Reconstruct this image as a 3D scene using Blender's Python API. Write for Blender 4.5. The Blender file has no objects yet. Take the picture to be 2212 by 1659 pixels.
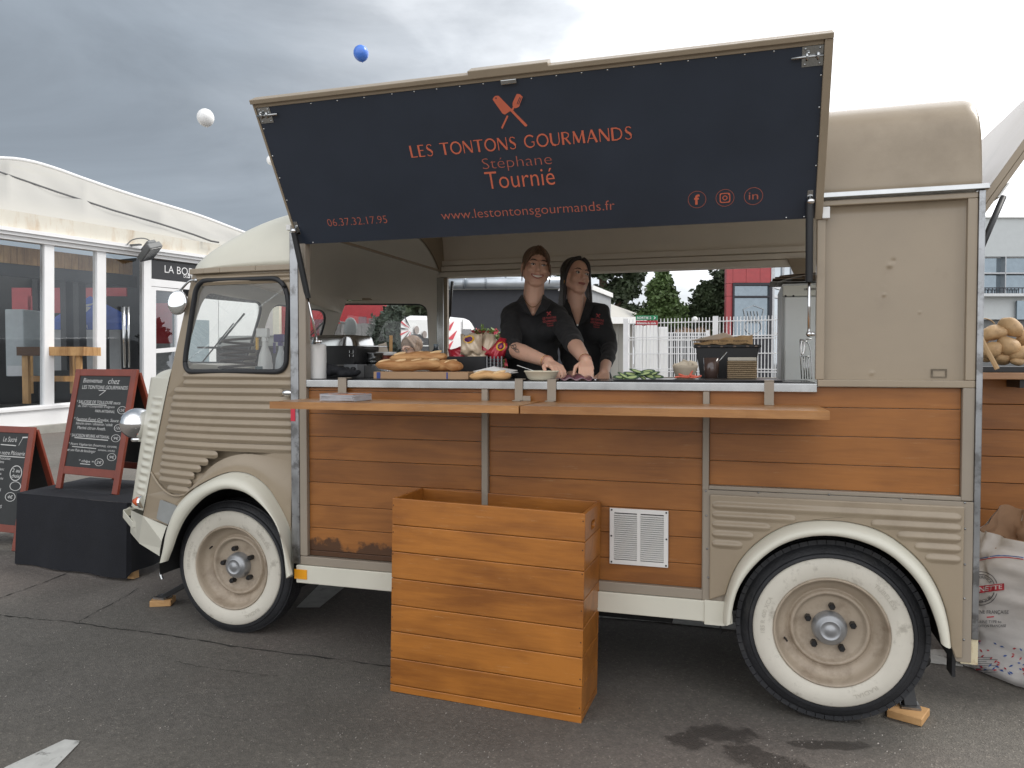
import bpy, bmesh, math, random
from mathutils import Vector, Matrix, noise
from mathutils.geometry import tessellate_polygon
random.seed(7)
rad = math.radians
S = bpy.context.scene
COL = S.collection

# ------------------------------------------------------------------ camera
CAMLOC = Vector((0, -3.1, 1.375)); YAW = rad(17); PITCH = rad(1.6); FPX = 1660.0
cd = bpy.data.cameras.new('camera'); cam = bpy.data.objects.new('camera', cd); COL.objects.link(cam)
cam.location = CAMLOC; cam.rotation_euler = (rad(90) - PITCH, 0, YAW)
cd.sensor_width = 36; cd.lens = 36 * FPX / 2212; cd.clip_start = .05; cd.clip_end = 900
S.camera = cam
# ------------------------------------------------------------------ sky and sun
SUN_EL, SUN_AZ = rad(48), rad(62)          # azimuth from +Y towards +X
w = bpy.data.worlds.new('World'); S.world = w; w.use_nodes = True
nt = w.node_tree; nt.nodes.clear(); N = nt.nodes.new; L = nt.links.new
wo = N('ShaderNodeOutputWorld'); tc = N('ShaderNodeTexCoord')
sky = N('ShaderNodeTexSky'); sky.sky_type = 'NISHITA'; sky.sun_disc = False
sky.sun_elevation = SUN_EL; sky.sun_rotation = SUN_AZ
b1 = N('ShaderNodeBackground'); b1.inputs[1].default_value = .07; L(sky.outputs[0], b1.inputs[0])
def dotn(v, lo, hi):
    d = N('ShaderNodeVectorMath'); d.operation = 'DOT_PRODUCT'; L(tc.outputs['Generated'], d.inputs[0])
    d.inputs[1].default_value = Vector(v).normalized()
    m = N('ShaderNodeMapRange'); m.interpolation_type = 'SMOOTHSTEP'
    m.inputs[1].default_value = lo; m.inputs[2].default_value = hi
    return d, m
def cloud(scale, det, rough, dist, zs=2.6):
    mp = N('ShaderNodeMapping'); mp.inputs['Scale'].default_value = (1, 1, zs); L(tc.outputs['Generated'], mp.inputs[0])
    n = N('ShaderNodeTexNoise'); n.inputs['Scale'].default_value = scale; n.inputs['Detail'].default_value = det
    n.inputs['Roughness'].default_value = rough; n.inputs['Distortion'].default_value = dist; L(mp.outputs[0], n.inputs[0]); return n
def mth(op, a, b_=None, c=None):
    m = N('ShaderNodeMath'); m.operation = op
    for i, x in enumerate((a, b_, c)):
        if x is None: continue
        if isinstance(x, (int, float)): m.inputs[i].default_value = x
        else: L(x, m.inputs[i])
    return m.outputs[0]
nA = cloud(1.7, 6, .55, .3); nB = cloud(5.5, 8, .55, .4)
noi = mth('ADD', mth('MULTIPLY', nA.outputs[0], .7), mth('MULTIPLY', nB.outputs[0], .3))
# the bright side of the overcast lies round the sun, the rain bank opposite it
d1, m1 = dotn((math.sin(rad(35)) * .9, math.cos(rad(35)) * .9, .45), .30, .93)
dd = mth('ADD', d1.outputs['Value'], mth('MULTIPLY', mth('SUBTRACT', noi, .5), .62)); L(dd, m1.inputs[0])
sepz = N('ShaderNodeSeparateXYZ'); L(tc.outputs['Generated'], sepz.inputs[0])
rampc = N('ShaderNodeValToRGB'); e = rampc.color_ramp.elements
e[0].position = 0; e[0].color = (.185, .210, .238, 1); e[1].position = 1; e[1].color = (1.05, 1.05, 1.07, 1)
for p, c in ((.22, (.235, .258, .285)), (.5, (.325, .345, .37)), (.72, (.50, .52, .545))):
    q = e.new(p); q.color = c + (1,)
# light from behind the photographer: the overcast closes round evenly bright
d2, m2 = dotn((.1, -1, .35), .0, .75); L(d2.outputs['Value'], m2.inputs[0])
fac = mth('MAXIMUM', m1.outputs[0], mth('MULTIPLY', m2.outputs[0], .92)); L(fac, rampc.inputs[0])
nC = cloud(2.2, 8, .58, .5, 3.2); mrc = N('ShaderNodeMapRange'); mrc.inputs[1].default_value = .32; mrc.inputs[2].default_value = .68; mrc.inputs[3].default_value = .84; mrc.inputs[4].default_value = 1.26; L(nC.outputs[0], mrc.inputs[0])
vm = N('ShaderNodeVectorMath'); vm.operation = 'SCALE'; L(rampc.outputs[0], vm.inputs[0]); L(mrc.outputs[0], vm.inputs['Scale'])
b2 = N('ShaderNodeBackground'); L(vm.outputs[0], b2.inputs[0]); b2.inputs[1].default_value = 1.0
mx = N('ShaderNodeMixShader'); mx.inputs[0].default_value = .93
L(b1.outputs[0], mx.inputs[1]); L(b2.outputs[0], mx.inputs[2]); L(mx.outputs[0], wo.inputs[0])
sd = bpy.data.lights.new('sun', 'SUN'); sd.energy = 1.3; sd.angle = rad(25); sd.color = (1, .96, .9)
sun = bpy.data.objects.new('sun', sd); COL.objects.link(sun)
sv = Vector((math.sin(SUN_AZ) * math.cos(SUN_EL), math.cos(SUN_AZ) * math.cos(SUN_EL), math.sin(SUN_EL)))
sun.rotation_euler = sv.to_track_quat('Z', 'Y').to_euler(); sun.location = sv * 20
S.view_settings.view_transform = 'Standard'; S.view_settings.look = 'None'; S.view_settings.exposure = 0.85
S.view_settings.gamma = 1; S.view_settings.use_curve_mapping = False
S.render.engine = 'CYCLES'; S.cycles.max_bounces = 10; S.cycles.diffuse_bounces = 6; S.cycles.transparent_max_bounces = 16

# ------------------------------------------------------------------ measuring helpers (photo measured at 2212 x 1659)
_f = Vector((-math.sin(YAW) * math.cos(PITCH), math.cos(YAW) * math.cos(PITCH), -math.sin(PITCH)))
_r = Vector((math.cos(YAW), math.sin(YAW), 0)); _u = _r.cross(_f)
def ray(px, py): return _f + _r * ((px - 1106) / FPX) - _u * ((py - 829.5) / FPX)
def at(px, py, ax, v):
    i = 'xyz'.index(ax); d = ray(px, py); return CAMLOC + d * ((v - CAMLOC[i]) / d[i])
def yy(px, py, y): return at(px, py, 'y', y)
def atd(px, py, D): return CAMLOC + ray(px, py) * D

# ------------------------------------------------------------------ materials
MATS = {}
def mat(name, col, rough=.6, metal=0., var=.08, scale=6., bump=0., bscale=60., coat=0., spec=.5, stretch=(1, 1, 1), dirt=None, dirtpos=(.55, .75), dscale=3., rvar=.0, sheen=0):
    if name in MATS: return MATS[name]
    m = bpy.data.materials.new(name); m.use_nodes = True; t = m.node_tree; n = t.nodes; l = t.links.new
    b = n['Principled BSDF']; b.inputs['Roughness'].default_value = rough; b.inputs['Metallic'].default_value = metal
    b.inputs['Specular IOR Level'].default_value = spec; b.inputs['Coat Weight'].default_value = coat; b.inputs['Coat Roughness'].default_value = .12
    if sheen: b.inputs['Sheen Weight'].default_value = sheen
    tcn = n.new('ShaderNodeTexCoord'); mp = n.new('ShaderNodeMapping'); l(tcn.outputs['Object'], mp.inputs[0]); mp.inputs['Scale'].default_value = stretch
    no = n.new('ShaderNodeTexNoise'); no.inputs['Scale'].default_value = scale; no.inputs['Detail'].default_value = 7; no.inputs['Roughness'].default_value = .6; l(mp.outputs[0], no.inputs[0])
    r = n.new('ShaderNodeValToRGB'); r.color_ramp.elements[0].position = .3; r.color_ramp.elements[1].position = .7
    r.color_ramp.elements[0].color = tuple(c * (1 - var) for c in col) + (1,); r.color_ramp.elements[1].color = tuple(min(1, c * (1 + var)) for c in col) + (1,)
    l(no.outputs[0], r.inputs[0]); out = r.outputs[0]
    if dirt:
        n2 = n.new('ShaderNodeTexNoise'); n2.inputs['Scale'].default_value = dscale; n2.inputs['Detail'].default_value = 9; n2.inputs['Roughness'].default_value = .68; l(mp.outputs[0], n2.inputs[0])
        mr = n.new('ShaderNodeMapRange'); mr.inputs[1].default_value = dirtpos[0]; mr.inputs[2].default_value = dirtpos[1]; l(n2.outputs[0], mr.inputs[0])
        mxx = n.new('ShaderNodeMixRGB'); mxx.inputs[2].default_value = tuple(dirt) + (1,); l(mr.outputs[0], mxx.inputs[0]); l(out, mxx.inputs[1]); out = mxx.outputs[0]
    l(out, b.inputs['Base Color'])
    if rvar:
        mr = n.new('ShaderNodeMapRange'); mr.inputs[3].default_value = max(0, rough - rvar); mr.inputs[4].default_value = min(1, rough + rvar); l(no.outputs[0], mr.inputs[0]); l(mr.outputs[0], b.inputs['Roughness'])
    if bump:
        n3 = n.new('ShaderNodeTexNoise'); n3.inputs['Scale'].default_value = bscale; n3.inputs['Detail'].default_value = 5; l(mp.outputs[0], n3.inputs[0])
        bp = n.new('ShaderNodeBump'); bp.inputs['Strength'].default_value = bump; bp.inputs['Distance'].default_value = .01; l(n3.outputs[0], bp.inputs['Height']); l(bp.outputs[0], b.inputs['Normal'])
    MATS[name] = m; return m
def wood(name, c0, c1, rough=.35, grain=1., coat=.25, vertical=False, wear=None, stain=None, spread=.22):
    m = bpy.data.materials.new(name); m.use_nodes = True; t = m.node_tree; n = t.nodes; l = t.links.new
    b = n['Principled BSDF']; b.inputs['Roughness'].default_value = rough; b.inputs['Coat Weight'].default_value = coat; b.inputs['Coat Roughness'].default_value = .25
    tcn = n.new('ShaderNodeTexCoord'); oi = n.new('ShaderNodeObjectInfo')
    mu = n.new('ShaderNodeVectorMath'); mu.operation = 'SCALE'; mu.inputs[0].default_value = (7.3, 3.1, 5.7); l(oi.outputs['Random'], mu.inputs['Scale'])
    ad = n.new('ShaderNodeVectorMath'); ad.operation = 'ADD'; l(tcn.outputs['Object'], ad.inputs[0]); l(mu.outputs[0], ad.inputs[1])
    mp = n.new('ShaderNodeMapping'); mp.inputs['Scale'].default_value = (1.1, 6, 6) if not vertical else (6, 6, 1.1); l(ad.outputs[0], mp.inputs[0])
    big = n.new('ShaderNodeTexNoise'); big.inputs['Scale'].default_value = 1.3; big.inputs['Detail'].default_value = 3; big.inputs['Distortion'].default_value = .8; l(mp.outputs[0], big.inputs[0])
    wv = n.new('ShaderNodeMath'); wv.operation = 'MULTIPLY'; wv.inputs[1].default_value = 16 * grain; l(big.outputs[0], wv.inputs[0])
    sn = n.new('ShaderNodeMath'); sn.operation = 'SINE'; l(wv.outputs[0], sn.inputs[0])
    mp2 = n.new('ShaderNodeMapping'); mp2.inputs['Scale'].default_value = (1.6, 22, 22) if not vertical else (22, 22, 1.6); l(ad.outputs[0], mp2.inputs[0]); fi = n.new('ShaderNodeTexNoise'); fi.inputs['Scale'].default_value = 5; fi.inputs['Detail'].default_value = 8; fi.inputs['Roughness'].default_value = .65; l(mp2.outputs[0], fi.inputs[0])
    a1 = n.new('ShaderNodeMath'); a1.operation = 'MULTIPLY_ADD'; a1.inputs[1].default_value = .11; a1.inputs[2].default_value = .0; l(sn.outputs[0], a1.inputs[0])
    a2 = n.new('ShaderNodeMath'); a2.operation = 'MULTIPLY_ADD'; a2.inputs[1].default_value = .55; l(fi.outputs[0], a2.inputs[0]); l(a1.outputs[0], a2.inputs[2])
    n4 = n.new('ShaderNodeTexNoise'); n4.inputs['Scale'].default_value = 3.; n4.inputs['Detail'].default_value = 4; l(tcn.outputs['Object'], n4.inputs[0])
    a3 = n.new('ShaderNodeMath'); a3.operation = 'MULTIPLY_ADD'; a3.inputs[1].default_value = .9; a3.inputs[2].default_value = -.22; l(n4.outputs[0], a3.inputs[0])
    a4 = n.new('ShaderNodeMath'); a4.operation = 'ADD'; l(a2.outputs[0], a4.inputs[0]); l(a3.outputs[0], a4.inputs[1])
    a5 = n.new('ShaderNodeMath'); a5.operation = 'MULTIPLY_ADD'; a5.inputs[1].default_value = spread; l(oi.outputs['Random'], a5.inputs[0]); l(a4.outputs[0], a5.inputs[2])
    r = n.new('ShaderNodeValToRGB'); r.color_ramp.elements[0].position = .28; r.color_ramp.elements[1].position = .85
    r.color_ramp.elements[0].color = c0 + (1,); r.color_ramp.elements[1].color = c1 + (1,); l(a5.outputs[0], r.inputs[0]); out = r.outputs[0]
    if wear:
        n5 = n.new('ShaderNodeTexNoise'); n5.inputs['Scale'].default_value = 4; n5.inputs['Detail'].default_value = 12; n5.inputs['Roughness'].default_value = .82; l(mp2.outputs[0], n5.inputs[0])
        mr = n.new('ShaderNodeMapRange'); mr.inputs[1].default_value = .585; mr.inputs[2].default_value = .70; mr.inputs[4].default_value = .55; l(n5.outputs[0], mr.inputs[0])
        mxx = n.new('ShaderNodeMixRGB'); mxx.inputs[2].default_value = wear + (1,); l(mr.outputs[0], mxx.inputs[0]); l(out, mxx.inputs[1]); out = mxx.outputs[0]
    if stain:      # (z below which it is stained, x max, colour) in object space
        se = n.new('ShaderNodeSeparateXYZ'); l(tcn.outputs['Object'], se.inputs[0])
        n6 = n.new('ShaderNodeTexNoise'); n6.inputs['Scale'].default_value = 6; n6.inputs['Detail'].default_value = 8; n6.inputs['Roughness'].default_value = .65; l(tcn.outputs['Object'], n6.inputs[0])
        q1 = n.new('ShaderNodeMath'); q1.operation = 'MULTIPLY_ADD'; q1.inputs[1].default_value = -.30; l(n6.outputs[0], q1.inputs[0]); l(se.outputs['Z'], q1.inputs[2])
        mr = n.new('ShaderNodeMapRange'); mr.inputs[1].default_value = stain[0] - .135; mr.inputs[2].default_value = stain[0] - .165; mr.inputs[4].default_value = .85; l(q1.outputs[0], mr.inputs[0])
        mxx = n.new('ShaderNodeMixRGB'); mxx.inputs[2].default_value = stain[1] + (1,); l(mr.outputs[0], mxx.inputs[0]); l(out, mxx.inputs[1]); out = mxx.outputs[0]
    l(out, b.inputs['Base Color'])
    bp = n.new('ShaderNodeBump'); bp.inputs['Strength'].default_value = .12; bp.inputs['Distance'].default_value = .004; l(fi.outputs[0], bp.inputs['Height']); l(bp.outputs[0], b.inputs['Normal'])
    MATS[name] = m; return m
def glass(name, tint=(.9, .95, .93), refl=.12, gcol=(1, 1, 1), rough=.01, haze=0., hcol=(.5, .53, .53)):
    m = bpy.data.materials.new(name); m.use_nodes = True; t = m.node_tree; n = t.nodes; l = t.links.new; n.clear()
    o = n.new('ShaderNodeOutputMaterial'); tr = n.new('ShaderNodeBsdfTransparent'); tr.inputs[0].default_value = tint + (1,)
    g = n.new('ShaderNodeBsdfGlossy'); g.inputs['Roughness'].default_value = rough; g.inputs[0].default_value = gcol + (1,)
    fr = n.new('ShaderNodeFresnel'); fr.inputs[0].default_value = 1.5
    ad = n.new('ShaderNodeMath'); ad.operation = 'ADD'; ad.inputs[1].default_value = refl; l(fr.outputs[0], ad.inputs[0])
    mx_ = n.new('ShaderNodeMixShader'); l(ad.outputs[0], mx_.inputs[0]); l(g.outputs[0], mx_.inputs[2])
    src = tr.outputs[0]
    if haze:
        df = n.new('ShaderNodeBsdfDiffuse'); df.inputs[0].default_value = hcol + (1,)
        m2_ = n.new('ShaderNodeMixShader'); l(tr.outputs[0], m2_.inputs[1]); l(df.outputs[0], m2_.inputs[2])
        tcn = n.new('ShaderNodeTexCoord'); no = n.new('ShaderNodeTexNoise'); no.inputs['Scale'].default_value = 4; no.inputs['Detail'].default_value = 5; l(tcn.outputs['Object'], no.inputs[0])
        mr = n.new('ShaderNodeMapRange'); mr.inputs[3].default_value = haze * .4; mr.inputs[4].default_value = haze * 1.6; l(no.outputs[0], mr.inputs[0]); l(mr.outputs[0], m2_.inputs[0]); src = m2_.outputs[0]
    l(src, mx_.inputs[1]); l(mx_.outputs[0], o.inputs[0]); MATS[name] = m; return m

# ------------------------------------------------------------------ mesh helpers
ORG = {}
def tag(o, label=None, cat=None, group=None, kind=None):
    if label: o['label'] = label
    if cat: o['category'] = cat
    if group: o['group'] = group
    if kind: o['kind'] = kind
    return o
def thing(name, loc, label, cat, group=None):
    o = bpy.data.objects.new(name, None); o.empty_display_size = .1; COL.objects.link(o); o.location = loc; ORG[o.name] = Vector(loc)
    return tag(o, label, cat, group)
class MB:
    def __init__(s): s.v = []; s.f = []
    def add(s, vs, fs, M=None):
        k = len(s.v); s.v += [Vector(p) if M is None else M @ Vector(p) for p in vs]; s.f += [tuple(i + k for i in f) for f in fs]; return s
    def box(s, x0, x1, y0, y1, z0, z1, M=None):
        return s.add([(x0, y0, z0), (x1, y0, z0), (x1, y1, z0), (x0, y1, z0), (x0, y0, z1), (x1, y0, z1), (x1, y1, z1), (x0, y1, z1)],
                     [(0, 3, 2, 1), (4, 5, 6, 7), (0, 1, 5, 4), (1, 2, 6, 5), (2, 3, 7, 6), (3, 0, 4, 7)], M)
    def bar(s, a, b, wx, wy, up=(0, 0, 1)):
        a = Vector(a); b = Vector(b); d = (b - a); ln = d.length; d.normalize(); u = Vector(up)
        if abs(d.dot(u)) > .98: u = Vector((0, 1, 0))
        x = d.cross(u).normalized(); y = x.cross(d).normalized()
        p = [a + x * i * wx / 2 + y * j * wy / 2 for i, j in ((-1, -1), (1, -1), (1, 1), (-1, 1))]
        return s.add(p + [q + d * ln for q in p], [(0, 3, 2, 1), (4, 5, 6, 7), (0, 1, 5, 4), (1, 2, 6, 5), (2, 3, 7, 6), (3, 0, 4, 7)])
    def plate(s, outer, holes, mp, t):
        """extruded polygon with holes: mp(u, v, w) maps to space, w in 0..t"""
        loops = [outer] + holes; pts = [Vector((p[0], p[1], 0)) for lp in loops for p in lp]
        tri = tessellate_polygon([[Vector((p[0], p[1], 0)) for p in lp] for lp in loops]); n = len(pts)
        vs = [mp(p.x, p.y, 0) for p in pts] + [mp(p.x, p.y, t) for p in pts]
        fs = [tuple(q) for q in tri] + [tuple(i + n for i in reversed(q)) for q in tri]; k = 0
        for lp in loops:
            m_ = len(lp)
            for i in range(m_): j = (i + 1) % m_; fs.append((k + i, k + j, k + j + n, k + i + n))
            k += m_
        return s.add(vs, fs)
    def tube(s, pts, r, n=8, closed=False, caps=True, flat=1.):
        pts = [Vector(p) for p in pts]; m_ = len(pts); rs = r if isinstance(r, (list, tuple)) else [r] * m_; vs = []; x = None
        for i, p in enumerate(pts):
            if closed: d = pts[(i + 1) % m_] - pts[i - 1]
            else: d = pts[min(i + 1, m_ - 1)] - pts[max(i - 1, 0)]
            d.normalize()
            if x is None: x = d.cross(Vector((0, 0, 1)) if abs(d.z) < .9 else Vector((0, 1, 0)))
            x = (x - d * x.dot(d)).normalized(); y = d.cross(x)
            for k in range(n):
                a = 2 * math.pi * k / n; vs.append(p + (x * math.cos(a) + y * math.sin(a) * flat) * rs[i])
        fs = []
        for i in range(m_ if closed else m_ - 1):
            for k in range(n): a = i * n + k; b = i * n + (k + 1) % n; c = ((i + 1) % m_) * n; fs.append((a, b, c + (k + 1) % n, c + k))
        if caps and not closed: fs += [tuple(range(n))[::-1], tuple(range((m_ - 1) * n, m_ * n))]
        return s.add(vs, fs)
    def cap(s, a, b, ra, rb, n=12):
        a = Vector(a); b = Vector(b); d = (b - a); ln = d.length
        if ln < 1e-6: return s.ell(a, (ra, ra, ra))
        d.normalize(); P = []; R_ = []
        for k in (-.99, -.92, -.7, -.38, 0): P.append(a + d * ra * k); R_.append(ra * math.sqrt(1 - k * k))
        for k in (0, .38, .7, .92, .99): P.append(b + d * rb * k); R_.append(rb * math.sqrt(1 - k * k))
        return s.tube(P, R_, n)
    def lathe(s, prof, o=(0, 0, 0), ax='z', n=32, arc=None):
        vs = []; m_ = len(prof); o = Vector(o)
        for i in range(n):
            a = 2 * math.pi * i / n
            for r, h in prof:
                c, t_ = r * math.cos(a), r * math.sin(a)
                vs.append(o + (Vector((c, t_, h)) if ax == 'z' else Vector((c, h, t_)) if ax == 'y' else Vector((h, c, t_))))
        fs = []
        for i in range(n):
            j = (i + 1) % n
            for k in range(m_ - 1):
                q = (i * m_ + k, j * m_ + k, j * m_ + k + 1, i * m_ + k + 1); fs.append(q if ax != 'y' else q[::-1])
        return s.add(vs, fs)
    def ell(s, c, r, M=None, nu=18, nv=12):
        c = Vector(c); vs = [(0, 0, -1)]
        for j in range(1, nv):
            ph = -math.pi / 2 + math.pi * j / nv
            for i in range(nu): a = 2 * math.pi * i / nu; vs.append((math.cos(a) * math.cos(ph), math.sin(a) * math.cos(ph), math.sin(ph)))
        vs.append((0, 0, 1)); vs = [Vector((p[0] * r[0], p[1] * r[1], p[2] * r[2])) for p in vs]
        if M: vs = [M @ p for p in vs]
        vs = [p + c for p in vs]; fs = []
        for i in range(nu): fs.append((0, 1 + (i + 1) % nu, 1 + i))
        for j in range(nv - 2):
            for i in range(nu): a = 1 + j * nu + i; b = 1 + j * nu + (i + 1) % nu; fs.append((a, b, b + nu, a + nu))
        l_ = len(vs) - 1
        for i in range(nu): fs.append((l_, l_ - nu + i, l_ - nu + (i + 1) % nu))
        return s.add(vs, fs)
    def grid(s, fn, nu, nv, cu=False):
        vs = [fn(i / (nu if cu else nu - 1), j / (nv - 1)) for j in range(nv) for i in range(nu)]; fs = []
        for j in range(nv - 1):
            for i in range(nu if cu else nu - 1): a = j * nu + i; b = j * nu + (i + 1) % nu; fs.append((a, b, b + nu, a + nu))
        return s.add(vs, fs)
    def build(s, name, m, parent=None, smooth=False, bevel=0, origin=None, label=None, cat=None, group=None, kind=None, solid=0, remesh=0, smit=4, angle=None):
        o0 = ORG[parent.name] if parent else Vector(origin or (0, 0, 0))
        me = bpy.data.meshes.new(name); me.from_pydata([p - o0 for p in s.v], [], s.f); me.validate(clean_customdata=False); me.update()
        bm = bmesh.new(); bm.from_mesh(me); bmesh.ops.recalc_face_normals(bm, faces=bm.faces); bm.to_mesh(me); bm.free()
        me.materials.append(m); o = bpy.data.objects.new(name, me); COL.objects.link(o)
        if parent: o.parent = parent; ORG[o.name] = o0
        else: o.location = o0; ORG[o.name] = o0
        if smooth:
            me.polygons.foreach_set('use_smooth', [True] * len(me.polygons))
            if angle is not None:
                me.set_sharp_from_angle(angle=rad(angle))
        if solid: q = o.modifiers.new('solid', 'SOLIDIFY'); q.thickness = solid; q.offset = 0
        if remesh:
            q = o.modifiers.new('remesh', 'REMESH'); q.mode = 'VOXEL'; q.voxel_size = remesh; q.use_smooth_shade = True
            q = o.modifiers.new('smooth', 'SMOOTH'); q.factor = .5; q.iterations = smit
        if bevel: q = o.modifiers.new('bevel', 'BEVEL'); q.width = bevel; q.segments = 2; q.limit_method = 'ANGLE'; q.angle_limit = rad(40)
        return tag(o, label, cat, group, kind)
def copy_tree(o, parent=None):
    c = o.copy(); COL.objects.link(c); c.parent = parent; ORG[c.name] = Vector(o.location)
    for ch in list(o.children): copy_tree(ch, c)
    return c
def rrect(x0, x1, z0, z1, r, n=5):
    """rounded rectangle outline; r may be a 4-list TL TR BR BL"""
    r = r if isinstance(r, (list, tuple)) else [r] * 4; P = []
    for (cx, cz, a0, rr) in ((x0 + r[0], z1 - r[0], 180, r[0]), (x1 - r[1], z1 - r[1], 90, r[1]), (x1 - r[2], z0 + r[2], 0, r[2]), (x0 + r[3], z0 + r[3], -90, r[3])):
        for k in range(n + 1): a = rad(a0 - 90 * k / n); P.append((cx + rr * math.cos(a), cz + rr * math.sin(a)))
    return P
def rpoly(pts, r, n=6):
    """round the corners of a polygon"""
    P = []; m_ = len(pts)
    for i, p in enumerate(pts):
        p = Vector(p[:2]); a = Vector(pts[i - 1][:2]); b = Vector(pts[(i + 1) % m_][:2]); rr = r[i] if isinstance(r, (list, tuple)) else r
        u = (a - p).normalized() * rr; v = (b - p).normalized() * rr
        for k in range(n + 1): t = k / n; q = (p + u) * (1 - t) ** 2 + p * 2 * t * (1 - t) + (p + v) * t * t; P.append((q.x, q.y))
    return P
def chaikin(P, it=2, closed=False):
    for _ in range(it):
        Q = [] if closed else [P[0]]
        for i in range(len(P) if closed else len(P) - 1):
            a = Vector(P[i]); b = Vector(P[(i + 1) % len(P)]); Q += [a * .75 + b * .25, a * .25 + b * .75]
        if not closed: Q.append(P[-1])
        P = [Vector(q) for q in Q]
    return P
def text_mesh(s, shear=0, off=0., ext=0.):
    cu = bpy.data.curves.new('t', 'FONT'); cu.body = s; cu.shear = shear; cu.offset = off; cu.extrude = ext; cu.resolution_u = 3; cu.size = 1
    o = bpy.data.objects.new('t', cu); COL.objects.link(o); bpy.context.view_layer.update()
    me = bpy.data.meshes.new_from_object(o.evaluated_get(bpy.context.evaluated_depsgraph_get()))
    vs = [v.co.copy() for v in me.vertices]; fs = [tuple(p.vertices) for p in me.polygons]
    bpy.data.objects.remove(o); bpy.data.curves.remove(cu); bpy.data.meshes.remove(me); return vs, fs
def text(mb, s, mp, x0, x1, y0, y1=None, shear=0, off=0., h=None):
    """write s so that its box spans x0..x1; y0 baseline box bottom, y1 box top; mp(u, v) -> point"""
    vs, fs = text_mesh(s, shear, off)
    if not vs: return
    a = min(v.x for v in vs); b = max(v.x for v in vs); c = min(v.y for v in vs); d = max(v.y for v in vs)
    sx = (x1 - x0) / (b - a); sy = (y1 - y0) / (d - c) if y1 is not None else sx
    mb.add([mp(x0 + (v.x - a) * sx, y0 + (v.y - c) * sy) for v in vs], fs)

# ------------------------------------------------------------------ shared materials
TAN = mat('tan_paint', (.325, .262, .185), .36, var=.07, scale=2.4, bump=.05, bscale=260, coat=.2, dirt=(.235, .185, .125), dirtpos=(.52, .80), dscale=2.6, rvar=.08)
TAN2 = mat('tan_trim_paint', (.30, .255, .20), .45, var=.05, scale=4, coat=.1, dirt=(.2, .16, .12), dirtpos=(.62, .85), dscale=4)
INNER = mat('interior_paint', (.78, .73, .64), .6, var=.04, scale=3)
CREAM = mat('cream_paint', (.66, .64, .54), .38, var=.04, scale=4, coat=.2, dirt=(.42, .36, .26), dirtpos=(.62, .9), dscale=5)
STEEL = mat('polished_steel', (.50, .51, .51), .16, 1, var=.12, scale=9, rvar=.10)
STEELD = mat('scuffed_steel', (.36, .37, .38), .34, 1, var=.25, scale=6, rvar=.15, dirt=(.2, .2, .2), dirtpos=(.5, .6), dscale=11)
CHROME = mat('chrome', (.80, .80, .80), .05, 1, var=.02)
BLACK = mat('black_plastic', (.012, .012, .013), .4, var=.2)
DARK = mat('dark_underbody', (.012, .012, .012), .9, var=.3)
RUBBER = mat('black_rubber', (.018, .019, .021), .55, var=.2, scale=20)
TYRE = mat('tyre_rubber', (.022, .023, .026), .62, var=.25, scale=14, bump=.25, bscale=90, dirt=(.06, .058, .055), dirtpos=(.55, .8), dscale=9)
WWALL = mat('whitewall_rubber', (.64, .605, .52), .6, var=.06, scale=6, dirt=(.26, .23, .18), dirtpos=(.55, .78), dscale=13)
RIMP = mat('rim_paint', (.40, .33, .25), .5, var=.08, scale=6, dirt=(.17, .12, .08), dirtpos=(.50, .80), dscale=8)
WOODP = wood('varnished_plank', (.215, .076, .013), (.37, .140, .027), .46, 1.0, .10, wear=(.50, .33, .18), spread=.06)
WOODPS = wood('varnished_plank_stained', (.215, .076, .013), (.37, .140, .027), .46, 1.7, .10, stain=(.555, (.035, .016, .008)), spread=.10)
WOODC = wood('crate_plank', (.24, .080, .012), (.46, .170, .026), .38, 1.1, .18, wear=(.62, .42, .22), spread=.20)
WOODS = wood('shelf_board_wood', (.26, .105, .026), (.46, .22, .07), .34, 1.4, .25, wear=(.66, .50, .30))
PINE = wood('raw_pine', (.42, .22, .08), (.62, .38, .17), .6, .8, 0)
GLASS = glass('clear_glass', (.95, .97, .96), .0, haze=.035, hcol=(.6, .62, .61))
WHITEP = mat('white_paint', (.80, .80, .78), .45, var=.03)
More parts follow.
